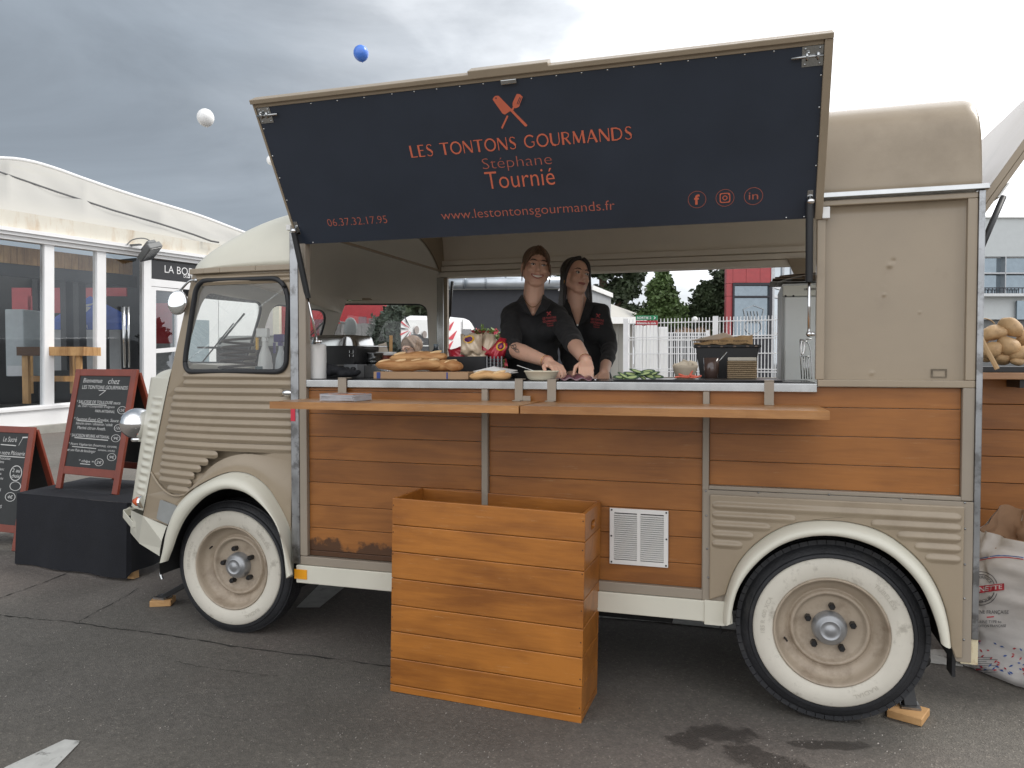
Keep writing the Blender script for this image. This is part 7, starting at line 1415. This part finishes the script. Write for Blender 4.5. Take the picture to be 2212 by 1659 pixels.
# paper sack
fa = gp(2068, 1428); fb = gp(2215, 1533); fx = Vector((.66, -.75, 0)); fy = Vector((-fx.y, fx.x, 0)); Wb, Db, Hb = .48, .25, .715; c0 = fa.lerp(fb, .5); c0 = Vector((fa.x, fa.y, 0)) + fx * .22 + fy * .09; c0.z = gz(c0.x)
sk = thing('paper_sack', c0, 'open white paper flour sack with red and blue print beside the van rear', 'paper sack')
def sackp(u, v, ins=0):
    a = u * 2 * math.pi - math.pi * .75; c, s_ = math.cos(a), math.sin(a); e_ = .45 + .1 * v; c = math.copysign(abs(c) ** e_, c); s_ = math.copysign(abs(s_) ** e_, s_)
    wd = Wb / 2 * (1.06 - .22 * v + .05 * math.sin(v * 9)) * (min(1, .86 + v * 3)) - ins; dp = Db / 2 * (1.1 - .15 * v + .06 * math.sin(v * 7 + 2)) * (min(1, .8 + v * 4)) - ins
    cr_ = .012 * noise.noise(Vector((c * 3, s_ * 3 + 5, v * 7))) + .010 * noise.noise(Vector((c * 8, s_ * 8, v * 17 + 3)))
    top_ = Hb * (.935 + .075 * s_ + .02 * math.sin(a * 3)) ; z = v * top_ + (.012 * math.sin(a * 5) if v > .9 else 0)
    return c0 + fx * (wd * c + cr_ * 1.5 + .05 * v) + fy * (dp * s_ + cr_ * 1.5 + .03 * v) + Vector((0, 0, z + .004))
SP = mat('white_sack_paper', (.70, .68, .66), .75, var=.05, scale=5, bump=.5, bscale=9); SB = mat('brown_sack_paper', (.36, .22, .13), .8, var=.15, bump=.4, bscale=9)
mb = MB(); mb.grid(lambda u, v: sackp(u, v), 72, 44, True); so = mb.build('paper_wall', SP, sk, True)
mb = MB(); mb.grid(lambda u, v: sackp(u, .25 + .75 * v, .006) + Vector((0, 0, .002)), 72, 20, True); mb.build('inner_ply', SB, sk, True)
mb = MB(); mb.grid(lambda u, v: c0 + fx * (Wb * .42 * (u * 2 - 1)) + fy * (Db * .42 * (v * 2 - 1)) + Vector((0, 0, .02)), 4, 4); mb.build('sack_bottom', SB, sk)
# print lies on the front face of the sack
from mathutils.bvhtree import BVHTree
_bv = BVHTree.FromPolygons([v.co + c0 for v in so.data.vertices], [tuple(p.vertices) for p in so.data.polygons]); _last = [c0]
def sm(a, b, l=.003):
    d_ = ray(2128 + a, 1270 - b).normalized(); hit = _bv.ray_cast(CAMLOC, d_)
    if hit[0] is None: return _last[0]
    n_ = hit[1] if hit[1].dot(d_) < 0 else -hit[1]; _last[0] = hit[0] + n_ * l; return _last[0]
INKR = mat('ink_red', (.55, .05, .07), .6); INKB = mat('ink_blue', (.05, .14, .45), .6); INKK = mat('ink_dark', (.10, .10, .11), .6)
def strip(mb, pts, th): V = []; [V.extend([sm(a, b + th / 2), sm(a, b - th / 2)]) for a, b in pts]; mb.add(V, [(2 * i, 2 * i + 1, 2 * i + 3, 2 * i + 2) for i in range(len(pts) - 1)])
mb = MB(); strip(mb, [(a, 66 + 4 * math.sin(a * .04)) for a in range(-30, 90, 6)], 1.6); mb.build('blue_line', INKB, sk); mb = MB(); strip(mb, [(a, 62 + 4 * math.sin(a * .04)) for a in range(-30, 90, 6)], 1.8); mb.build('red_line', INKR, sk)
mb = MB(); strip(mb, [(a, -2 + a * .12) for a in range(-30, 44, 4)], 15); mb.build('ribbon_print', INKR, sk)
mb = MB(); text(mb, 'TRADITIONETTE'[6:], lambda u, v: sm(u, v + u * .12, .0045), -30, 38, -6.5, 3.5, off=.01); mb.build('ribbon_lettering', SP, sk)
mb = MB()
for r_ in (36, 30):
    P = [(r_ * math.cos(a) - 8, r_ * math.sin(a) - 1) for a in [2 * math.pi * i / 40 for i in range(41)]]; P = [p for p in P if abs(p[1] + 1) > 9 and p[0] > -34]
    V = []
    for a, b in P: V += [(a, b)]
    for (a, b), (c, d) in zip(P, P[1:]):
        if (a - c) ** 2 + (b - d) ** 2 < 60: n_ = Vector((d - b, a - c)).normalized() * .7; mb.add([sm(a + n_.x, b + n_.y), sm(a - n_.x, b - n_.y), sm(c - n_.x, d - n_.y), sm(c + n_.x, d + n_.y)], [(0, 1, 2, 3)])
def arc_text(s_, r_, a0, a1, h, flip=False):
    vs, fs = text_mesh(s_); xa = min(v.x for v in vs); xb = max(v.x for v in vs)
    mb.add([sm(-8 + (r_ + v.y * h * (-1 if flip else 1)) * math.cos(rad(a0 + (a1 - a0) * (v.x - xa) / (xb - xa))), -1 + (r_ + v.y * h * (-1 if flip else 1)) * math.sin(rad(a0 + (a1 - a0) * (v.x - xa) / (xb - xa)))) for v in vs], fs)
arc_text('REFERENCE', 22, 130, 30, 8); arc_text('UNIQUE', 30, 235, 320, 8, True)
text(mb, 'FARINE FRANÇAISE', sm, -30, 52, -58, -48); text(mb, 'FARINE TYPE 65', sm, -20, 36, -76, -70); text(mb, 'TRADITION FRANÇAISE', sm, -26, 46, -86, -79)
mb.build('seal_print', INKK, sk); mb = MB(); strip(mb, [(a, -64 + a * .1) for a in range(4, 24, 4)], 2.5); mb.build('red_dash', INKR, sk)
rnd = random.Random(11)
for m_, nm, n_ in ((INKR, 'red_leaf_print', 26), (INKB, 'blue_leaf_print', 20), (INKK, 'grey_text_print', 0)):
    mb = MB()
    for k in range(n_):
        a, b = rnd.uniform(-30, 88), -112 - 75 * rnd.random() ** .8; an = rnd.uniform(-.9, .9); L_, w_ = rnd.uniform(3.5, 6), 1.8; d = Vector((math.cos(an), math.sin(an))); n2 = Vector((-d.y, d.x)); mb.add([sm(a - d.x * L_, b - d.y * L_), sm(a + n2.x * w_, b + n2.y * w_), sm(a + d.x * L_, b + d.y * L_), sm(a - n2.x * w_, b - n2.y * w_)], [(0, 1, 2, 3)])
    if n_: mb.build(nm, m_, sk)
mb = MB()
for k in range(9): strip(mb, [(a, -150 - 4.5 * k) for a in range(-20, int(20 + 14 * math.sin(k * 2.1)), 6)], .9)
mb.build('small_print', INKK, sk)

# ================================================================== BACKGROUND SEEN THROUGH THE VAN
def quad_up(pa, pb, za, zb, m_, nm, parent, th=.05, dirv=None):
    mb = MB(); A = [Vector((pa.x, pa.y, za)), Vector((pb.x, pb.y, za)), Vector((pb.x, pb.y, zb)), Vector((pa.x, pa.y, zb))]; n_ = (pb - pa).cross(Vector((0, 0, 1))).normalized(); n_.z = 0
    if n_.dot(CAMLOC - pa) > 0: n_ = -n_
    mb.add(A + [p + n_ * th for p in A], [(0, 1, 2, 3), (7, 6, 5, 4), (0, 4, 5, 1), (1, 5, 6, 2), (2, 6, 7, 3), (3, 7, 4, 0)]); return mb.build(nm, m_, parent)
zat = lambda py, D: 1.375 + (783 - py) / FPX * D
ch_ = thing('charcoal_hall', atd(1115, 850, 19), 'charcoal clad flat building with a silver duct along its roof edge', 'building'); CH = mat('charcoal_cladding', (.040, .042, .050), .7, var=.08)
CA, CB, CC_ = atd(930, 783, 19.3), atd(1276, 783, 19), atd(1319, 783, 21.2)
quad_up(CA, CB, -.1, zat(625, 19), CH, 'front_wall', ch_); quad_up(CB, CC_, -.1, zat(627, 19), mat('grey_cladding', (.30, .31, .32), .6), 'side_wall', ch_)
CD_ = CA + (CC_ - CB).normalized() * 9; quad_up(CD_, CA, -.1, zat(625, 19), CH, 'side_wall', ch_)
mb = MB(); mb.bar(Vector((CB.x, CB.y, zat(627, 19) + .06)), Vector((CC_.x, CC_.y, zat(627, 19) + .06)), .12, .12); mb.bar(Vector((CA.x, CA.y, zat(625, 19) + .04)), Vector((CB.x, CB.y, zat(625, 19) + .04)), .1, .06); mb.build('roof_trim', WHITEP, ch_)
mb = MB(); mb.tube([atd(925, 783, 19.1) + Vector((0, 0, zat(611, 19) - 1.375)), atd(1226, 783, 18.8) + Vector((0, 0, zat(611, 18.8) - 1.375))], .145, 18); dk = mb.build('roof_duct', mat('galvanised', (.52, .56, .60), .35, .7, var=.1), ch_, True)
for px in (955, 1003, 1050, 1093, 1138, 1180): p = atd(px, 783, 18.95) + Vector((0, 0, zat(611, 18.95) - 1.375)); mb = MB(); d = (atd(1226, 783, 18.8) - atd(925, 783, 19.1)).normalized(); mb.tube([p - d * .02, p + d * .02], .155, 18); mb.build('duct_joint', mat('galvanised_dark', (.30, .33, .36), .4, .7), dk)
mb = MB(); mb.add([atd(*p, 18.7) for p in ((1205, 628), (1228, 628), (1222, 606), (1216, 612))], [(0, 1, 2, 3)]); mb.build('duct_cowl', WHITEP, ch_, solid=.05)
# leafy things
def leafmat(name, c, var=.5, sc=1.2):
    m = mat(name, c, .6, var=var, scale=sc); return m
def foliage(nm, blobs, n, size, m_, parent, seed=1, shape=1.):
    rn = random.Random(seed); mb = MB(); tot = sum(b[1][0] * b[1][1] * b[1][2] for b in blobs)
    for c, r in blobs:
        c = Vector(c); cnt = max(40, int(n * (r[0] * r[1] * r[2]) / tot))
        for _ in range(cnt):
            while True:
                d = Vector((rn.gauss(0, 1), rn.gauss(0, 1), rn.gauss(0, 1)))
                if d.length > .1: break
            d.normalize(); rr = rn.random() ** .36 * (.84 + .50 * noise.noise(d * 3.4 + Vector((seed, 0, 0)))) * 1.08
            p = c + Vector((d.x * r[0], d.y * r[1], d.z * r[2])) * rr; s_ = size * rn.uniform(.5, 1.3)
            a = Vector((rn.gauss(0, 1), rn.gauss(0, 1), rn.gauss(0, .7))).normalized(); b = a.cross(Vector((rn.gauss(0, 1), rn.gauss(0, 1), rn.gauss(0, 1)))).normalized()
            mb.add([p - a * s_, p + b * s_ * .5, p + a * s_, p - b * s_ * .5], [(0, 1, 2, 3)])
    return mb.build(nm, m_, parent)
def tree(px, pyt, pyb, D, spec, leaf, n, size, label, seed, trunk=.16, nm='tree', cat='tree', core=True):
    g = atd(px, 783, D); g.z = gz(g.x); t = thing(nm, g, label, cat); B = []
    for (x, y_, rx, ry) in spec: c = atd(x, y_, D); B.append((c, (rx / FPX * D, min(rx, ry) / FPX * D * 1.0, ry / FPX * D)))
    foliage('crown', B, n, size, leaf, t, seed)
    if core:
        mb = MB()
        for c, r in B: mb.ell(c, (r[0] * .50, r[1] * .50, r[2] * .52), None, 12, 8)
        mb.v = [v + Vector((noise.noise(v * .9), noise.noise(v * .9 + Vector((7, 0, 0))), noise.noise(v * .9 + Vector((0, 9, 0))))) * size * 3 for v in mb.v]
        mb.build('inner_crown', leaf, t)
    mb = MB(); zc_ = B[0][0].z; P = [g + Vector((0, 0, -.2)), g.lerp(Vector((B[0][0].x, B[0][0].y, zc_)), .5) + Vector((trunk, 0, 0)), Vector((B[0][0].x, B[0][0].y, zc_))]; mb.tube(P, [trunk * 1.3, trunk, trunk * .5], 8)
    for c, r in B[1:]: mb.tube([P[1], (P[1] + c) / 2 + Vector((0, 0, -.2)), c], [trunk * .6, trunk * .4, trunk * .15], 6)
    mb.build('trunk', mat('bark', (.10, .065, .045), .9, var=.3, scale=5, bump=.4), t, True); return t
PINEG = leafmat('pine_green', (.046, .066, .030), .55, .8); POPG = leafmat('poplar_green', (.075, .12, .035), .5, 1.0); DKG = leafmat('dark_green', (.035, .052, .024), .5, .9)
tree(1290, 560, 700, 40, [(1300, 560, 80, 45), (1345, 625, 42, 30), (1230, 570, 50, 40), (1370, 590, 26, 28), (1300, 640, 50, 26), (1350, 675, 60, 22)], PINEG, 15000, .17, 'broad dark umbrella pine behind the charcoal building', 3, .3, 'pine_tree')
tree(1430, 583, 720, 32, [(1428, 640, 34, 40), (1432, 605, 20, 24), (1440, 668, 42, 28), (1410, 690, 46, 24), (1455, 690, 30, 22)], POPG, 13000, .115, 'light green upright tree between the two dark pines', 5, .16)
tree(1600, 560, 720, 42, [(1590, 620, 62, 48), (1540, 655, 55, 36), (1500, 685, 42, 24), (1570, 690, 60, 26), (1525, 625, 22, 18)], PINEG, 15000, .17, 'wide sloping dark pine beside the right red building', 8, .3, 'pine_tree')
tree(1450, 700, 760, 50, [(1450, 730, 120, 26)], DKG, 5000, .22, 'low dark green hedge far behind the mesh fence', 9, .1, 'hedge', 'hedge')
tree(845, 690, 790, 17, [(838, 715, 38, 46), (865, 740, 34, 50), (820, 760, 30, 36), (850, 678, 24, 22)], leafmat('grey_green', (.060, .080, .058), .5, 1.5), 7000, .07, 'grey green bushy tree seen through the far cab window', 12, .08)
for k_, (px_, D_) in enumerate(((640, 48), (800, 52), (960, 50), (1120, 54))):  # unseen tree row added so the hall glass mirrors dark crowns, not sky
    tree(px_, 560, 700, D_, [(px_, 640, 105, 62), (px_ - 60, 690, 70, 50), (px_ + 65, 680, 70, 56)], PINEG, 3500, .45, ['dark tree farthest left in the row behind the halls', 'dark tree behind the red building', 'dark tree behind the parked van', 'dark tree behind the charcoal hall'][k_], 20 + k_, .3, 'tree', 'tree')
# photinia
ph = atd(1052, 790, 11.5); t = thing('photinia_bush', (ph.x, ph.y, gz(ph.x)), 'bush with pink red young leaves behind the crisp bags', 'bush')
B = [(atd(x, y_, 11.5), (rx / FPX * 11.5,) * 3) for x, y_, rx in ((1040, 725, 20), (1062, 735, 26), (1085, 745, 22), (1050, 760, 30), (1100, 780, 30))]
foliage('red_leaves', B, 1500, .045, mat('red_leaf', (.42, .05, .07), .5, var=.4), t, 4); foliage('green_leaves', B, 1900, .045, mat('mid_green_leaf', (.10, .15, .035), .5, var=.5), t, 6)
mb = MB(); mb.tube([Vector((ph.x, ph.y, gz(ph.x))), B[1][0]], .03, 6); mb.build('stem', MATS['bark'], t)
# white van with print, parked behind
vn = thing('parked_van', atd(900, 850, 13), 'white high-roof van with dark figures printed on its side, parked behind the food van', 'van')
vD = lambda px: 1 / (1 / 12.3 + (1 / 15.6 - 1 / 12.3) * (px - 868) / (1045 - 868))
VW = mat('van_white', (.80, .80, .80), .35, coat=.4, var=.02); vpr = [(868, 905), (864, 700), (870, 684), (884, 680), (960, 682), (1000, 686), (1014, 690), (1024, 708), (1033, 738), (1046, 752), (1052, 775), (1053, 870)]
va_, vb_ = atd(868, 783, vD(868)), atd(1045, 783, vD(1045)); vd_ = (vb_ - va_); vd_.z = 0; vn_ = Vector((-vd_.y, vd_.x, 0)).normalized()
if vn_.dot(CAMLOC - va_) > 0: vn_ = -vn_
vaway = (va_ - CAMLOC); vaway.z = 0; vaway = (vaway.normalized() + Vector((.12, 0, 0))).normalized()
VP = [atd(x, y_, vD(x)) for x, y_ in vpr]; mb = MB(); n_ = len(VP); mb.add(VP + [p + vaway * 1.9 for p in VP], [tuple(range(n_)), tuple(range(n_, 2 * n_))[::-1]] + [(i, (i + 1) % n_, n_ + (i + 1) % n_, n_ + i) for i in range(n_)]); mb.build('body', VW, vn, bevel=.08)
def vpoly(pts, m_, nm, l=.015, parent=None): mb = MB(); mb.add([atd(x, y_, vD(x)) - vn_ * l for x, y_ in pts], [tuple(range(len(pts)))]); return mb.build(nm, m_, parent or vn, solid=.006)
vpoly([(998, 711), (1016, 711), (1020, 736), (999, 736)], mat('van_glass', (.02, .022, .025), .1), 'side_window'); vpoly([(1021, 712), (1025, 712), (1033, 736), (1024, 737)], MATS['van_glass'], 'side_window'); vpoly([(997, 690), (998, 690), (998, 860), (997, 860)], mat('panel_gap', (.25, .25, .25), .6), 'door_gap')
INK2 = mat('print_black', (.04, .04, .045), .5); PSK = mat('print_skin', (.30, .25, .23), .5)
for cx, cy, k in ((897, 730, 1.), (914, 738, .9)):
    vpoly([(cx - 16 * k, cy + 60), (cx - 17 * k, cy + 4), (cx - 8 * k, cy - 8), (cx + 8 * k, cy - 8), (cx + 15 * k, cy + 4), (cx + 15 * k, cy + 60)], INK2, 'printed_figure', .018 + .004 * k); vpoly([(cx + 5 * k * math.cos(a), cy - 17 * k + 9 * k * math.sin(a)) for a in [2 * math.pi * i / 12 for i in range(12)]], PSK, 'printed_figure', .028); vpoly([(cx - 14 * k, cy + 8), (cx + 13 * k, cy + 8), (cx + 13 * k, cy + 10), (cx - 14 * k, cy + 10)], WHITEP, 'printed_stripe', .032)
for k in range(7): a = 2.2 + k * .42; c = (888, 712); vpoly([(c[0] + 5 * math.cos(a), c[1] - 5 * math.sin(a)), (c[0] + 26 * math.cos(a + .07), c[1] - 34 * math.sin(a + .07)), (c[0] + 26 * math.cos(a - .05), c[1] - 34 * math.sin(a - .05))], INKR if k % 2 else INK2, 'printed_ray', .012)
for k, (x, y_) in enumerate(((968, 700), (974, 720), (966, 742), (976, 760), (970, 780))): vpoly([(x - 8, y_ + 12), (x + 12, y_ - 6), (x + 3, y_ + 14)], INKR, 'printed_ray', .012)
for px in (888, 1030): mb = MB(); c = atd(px, 783, vD(px)); mb.lathe([(0, 0), (.2, 0), (.33, .03), (.33, .2)], (0, 0, 0), 'y', 20); mb.v = [Vector((c.x, c.y, .36)) + vd_.normalized() * v.x + Vector((0, 0, v.z)) + vn_ * (v.y - .01) for v in mb.v]; mb.build('wheel', TYRE, vn)
# left red building and grey fence
rb = thing('red_building', atd(700, 850, 31), 'red clad building with grey windows seen through the cab windows', 'building')
def facebox(px0, px1, pyt, pyb, D, m_, nm, parent, th=.3): a, b = atd(px0, 783, D), atd(px1, 783, D); return quad_up(a, b, zat(pyb, D), zat(pyt, D), m_, nm, parent, th)
facebox(545, 590, 648, 850, 31, WHITEP, 'white_wall', rb); facebox(590, 604, 640, 850, 30.5, mat('cream_column', (.72, .68, .56), .6), 'column', rb); facebox(604, 826, 652, 850, 31, RP, 'red_wall', rb, 2.)
for a, b, c, d in ((775, 792, 684, 704), (797, 812, 688, 704), (626, 662, 690, 720), (680, 715, 690, 720)): facebox(a, b, c, d, 30.9, mat('dull_window', (.22, .10, .12), .2), 'window', rb, .05)
facebox(540, 560, 648, 850, 30.4, mat('pink_panel', (.45, .25, .27), .6), 'side_panel', rb, .2)
gf = thing('grey_fence', atd(760, 830, 20), 'weathered grey board fence behind the cab, next to the tree', 'fence'); GFM = mat('grey_board', (.20, .19, .185), .8, var=.15)
for k in range(16): a = 690 + k * 7.6; facebox(a, a + 7.1, 698 + (k % 3) * .6, 850, 20, GFM, 'board', gf, .04)
for a in (738, 802): facebox(a, a + 3, 694, 850, 19.9, GFM, 'post', gf, .1)
# small white marquee and its wall
wm = thing('white_marquee', atd(1345, 850, 26), 'small white marquee behind the fence, right of the women', 'marquee')
mb = MB(); A = [atd(1270, 640, 30), atd(1392, 684, 34), atd(1392, 690, 27), atd(1319, 688, 25), atd(1270, 690, 25)]; mb.add(A, [(0, 1, 2, 3, 4)]); mb.build('roof', PVC, wm, solid=.05)
for k in range(5): a, b = 1288 + k * 16, 1303 + k * 16; facebox(a, b, 694 + k * .5, 880, 25.5 + k * .5, PVC, 'wall_panel', wm, .1)
mb = MB(); a = atd(1312, 692, 25); b = atd(1392, 692, 27); mb.bar(a, b, .2, .22); mb.build('gutter', WHITEP, wm)
# mesh fence with posts
FN = mat('fence_white', (.78, .78, .78), .4); mf = thing('mesh_fence', atd(1520, 1000, 9.2), 'white welded wire mesh fence across the yard behind the van', 'fence')
fDm = lambda px: 9.4 - .9 * (px - 1350) / 340
def fpnt(px, z): p = atd(px, 783, fDm(px)); return Vector((p.x, p.y, z))
gF = gz(fpnt(1500, 0).x); ztf = zat(690, 9.0); mb = MB()
for k in range(46): px = 1352 + k * 7.5; mb.bar(fpnt(px, gF), fpnt(px, ztf + .02), .009, .009)
for k, z in enumerate([ztf - .03, ztf - .20, ztf - .23, ztf - .40, ztf - .58, ztf - .61, ztf - .80, ztf - 1.0, ztf - 1.03, ztf - 1.25, ztf - 1.5]): mb.bar(fpnt(1350, z), fpnt(1692, z), .011, .011)
tag(mb.build('wire_mesh', FN, mf), kind='stuff')
for px in (1352, 1545, 1694): mb = MB(); mb.bar(fpnt(px, gF), fpnt(px, ztf + .03), .06, .06); mb.build('fence_post', FN, mf)
g2f = thing('rear_mesh_fence', atd(1600, 1000, 12), 'second white mesh gate standing farther back behind the first fence', 'gate'); mb = MB()
for k in range(24): px = 1420 + k * 4.6; p = atd(px, 783, 14); mb.bar(Vector((p.x, p.y, .05)), Vector((p.x, p.y, zat(718, 14))), .012, .012)
for py in (719, 735, 750): mb.bar(atd(1418, py, 14), atd(1530, py, 14), .015, .015)
tag(mb.build('wire_mesh', FN, g2f), kind='stuff'); mb = MB(); p = atd(1528, 783, 13.9); mb.bar(Vector((p.x, p.y, .05)), Vector((p.x, p.y, zat(714, 14))), .06, .06); mb.build('gate_post', FN, g2f)
DKP = mat("dark_vehicle", (.03, .035, .04), .3)
dc = thing('dark_container', atd(1475, 850, 20), 'dark container standing behind the white mesh fence', 'container'); facebox(1420, 1532, 720, 880, 20, DKP, 'side_wall', dc, 2.)
for k in range(9): facebox(1424 + k * 12, 1427 + k * 12, 726, 870, 19.95, mat('dark_rib', (.05, .055, .06), .4), 'ridge', dc, .05)
# white barriers
for k, (a, b, t_) in enumerate(((1352, 1360, 700), (1372, 1387, 702), (1388, 1395, 704), (1396, 1420, 702), (1424, 1443, 706))):
    D = 10.2 + .1 * k; o = inbox(a, b, t_, 783 + 1.28 / D * FPX, D, .12, WHITEP, 'barrier', ['narrow white panel nearest the women', 'second white panel from the women', 'thin white panel in the middle', 'widest white panel', 'white panel with ledges, farthest right'][k] + ' in the row behind the fence', 'barrier', 'white panels leaning behind the mesh fence', bevel=.006)
# direction sign
sgn = thing('exit_sign', atd(1397, 692, 9.0), 'green and red exit direction sign fixed on the white mesh fence', 'sign')
fz = lambda px, py, l=0: atd(px, py, fDm(px) - .05 - l)
for y0_, y1_, m_, nm in ((681.5, 691.5, mat('sign_green', (.01, .22, .09), .4), 'green_plate'), (692.5, 702.5, mat('sign_red', (.42, .02, .03), .4), 'red_plate')):
    mb = MB(); A = [fz(1373.5, y1_), fz(1420.5, y1_), fz(1420.5, y0_), fz(1373.5, y0_)]; mb.add(A, [(0, 1, 2, 3)]); pl_ = mb.build(nm, m_, sgn, solid=.008)
    mb = MB(); text(mb, 'SORTIE 2' if 'green' in nm else 'Billetterie du stade', lambda u, v: fz(u, y1_ - v, .012), 1376, 1407 if 'green' in nm else 1417, 2.3, 7.6 if 'green' in nm else 7.2, off=.02)
    if 'green' in nm: mb.add([fz(*p, .012) for p in ((1411.5, 683.5), (1413.5, 683.5), (1417, 686.5), (1413.5, 689.5), (1411.5, 689.5), (1414.5, 686.5))], [(0, 1, 2, 5), (5, 2, 3, 4)])
    mb.build('sign_lettering', WHITEP, pl_)
# beige kiosk and globe lamp
bk = thing('beige_house', atd(1500, 850, 46), 'low beige building far behind the mesh fence', 'building'); facebox(1478, 1534, 706, 860, 46, mat('beige_render', (.46, .30, .20), .8), 'wall', bk, 3.); mb = MB(); a = [atd(1475, 706, 45.9), atd(1536, 706, 45.9), atd(1526, 693, 47), atd(1486, 692, 47)]; mb.add(a, [(0, 1, 2, 3)]); mb.build('roof', mat('tile_roof', (.36, .22, .15), .8), bk, solid=.1)
gl = atd(1501, 690, 24); t = thing('globe_lamp', (gl.x, gl.y, gz(gl.x)), 'street lamp with a round white globe behind the fence', 'street lamp'); mb = MB(); mb.ell(gl, (.09, .09, .09)); mb.build('globe', WHITEP, t, True); mb = MB(); mb.tube([Vector((gl.x, gl.y, gz(gl.x))), gl], .03, 8); mb.build('pole', BLACK, t)
# right red building with glass front
r2 = thing('red_glass_building', atd(1620, 850, 34), 'tall red panelled building with a dark framed window, right behind the fence', 'building'); RP2 = mat('red_panel_cladding', (.40, .045, .05), .35, var=.08, coat=.2)
ys_p = [440, 500, 560, 613, 640, 700, 760, 830]
for a, b in zip(ys_p, ys_p[1:]): facebox(1568, 1581.5, a + .4, b - .4, 34, RP2, 'red_panel', r2, .3)
for a, b in ((1582, 1610), (1610.6, 1640), (1640.6, 1667)):
    for c, d in ((440, 500), (500.8, 560), (560.8, 611)): facebox(a, b, c, d, 34, RP2, 'red_panel', r2, .3)
FRD = mat('dark_frame', (.02, .02, .028), .4); RG = mat('reflecting_glass', (.20, .24, .27), .06, .85)
for a, b, c, d in ((1582, 1667, 611.5, 617), (1582, 1586, 617, 830), (1661, 1667, 617, 830), (1586, 1661, 639, 643)): facebox(a, b, c, d, 33.9, FRD, 'window_frame', r2, .3)
for a, b, c, d in ((1586, 1661, 617, 639), (1586, 1661, 643, 726)): facebox(a, b, c, d, 34.05, RG, 'window_pane', r2, .1)
facebox(1586, 1661, 726, 830, 34, FRD, 'dark_base', r2, .1)
ca = atd(1668, 783, 34); cb_ = atd(1760, 783, 40)
quad_up(ca, cb_, 0, zat(440, 34), RG, 'side_glazing', r2, .3)
for f in (0, .2, .4, .6, .8): p = ca.lerp(cb_, f); mb = MB(); mb.bar(Vector((p.x, p.y, 0)), Vector((p.x, p.y, 8)), .14, .14); mb.build('glazing_bar', mat('alu', (.45, .46, .47), .4, .8), r2)
for z in (zat(620, 34), zat(640, 34), zat(720, 34)): mb = MB(); mb.bar(Vector((ca.x, ca.y, z)), Vector((cb_.x, cb_.y, z)), .12, .12); mb.build('glazing_bar', MATS['alu'], r2)
mb = MB(); V = []
for k in range(28): a = 2 * math.pi * k / 28; V += [atd(1628 + 19 * math.cos(a), 706 + 17 * math.sin(a), 33.95), atd(1628 + 16.5 * math.cos(a), 706 + 14.5 * math.sin(a), 33.95)]
mb.add(V, [(2 * i, 2 * i + 1, (2 * i + 3) % 56, (2 * i + 2) % 56) for i in range(28)]); P = [(1611, 690), (1606, 668), (1628, 660), (1650, 668), (1645, 690)]
for a, b in zip(P, P[1:]): mb.bar(atd(*a, 33.95), atd(*b, 33.95), .04, .03)
for x in (1615, 1622, 1629, 1636): mb.bar(atd(x, 672, 33.95), atd(x + 6, 698, 33.95), .05, .03)
mb.build('window_crest', mat('frosted_print', (.42, .45, .47), .6), r2)
# pale building at the far right
pb = thing('pale_building', atd(2165, 850, 32), 'pale grey modern building with a window band at the far right', 'building'); PG2 = mat('pale_cladding', (.55, .58, .58), .6, var=.03)
facebox(2040, 2420, 472, 555, 32, PG2, 'parapet', pb, .4); facebox(2040, 2420, 469, 472, 31.9, WHITEP, 'coping', pb, .5); facebox(2040, 2420, 640, 690, 32, PG2, 'lower_wall', pb, .4); facebox(2040, 2420, 634, 640, 31.6, mat('ledge_white', (.68, .70, .70), .6), 'ledge', pb, .8); facebox(2040, 2420, 690, 850, 32.2, mat('shaded_wall', (.16, .165, .165), .6), 'base_wall', pb, .3)  # wall below the ledge in one even dark grey
for a in range(2046, 2420, 62):
    for c, d in ((558, 589), (592, 634)): facebox(a, a + 60, c, d, 32.3, RG, 'window_pane', pb, .1)
    facebox(a - 2, a, 555, 634, 32, MATS['alu'], 'window_bar', pb, .3)
facebox(2040, 2420, 589, 592, 32, MATS['alu'], 'window_bar', pb, .3)
mb = MB()
for k in range(14): mb.bar(atd(2120 + k * 8, 634, 31.8), atd(2120 + k * 8, 622, 31.8), .03, .03)
mb.bar(atd(2118, 622, 31.8), atd(2230, 622, 31.8), .04, .04); tag(mb.build('balcony_rail', FRD, pb), kind='stuff')
facebox(2195, 2212, 650, 690, 31.8, RG, 'window_pane', pb, .1)
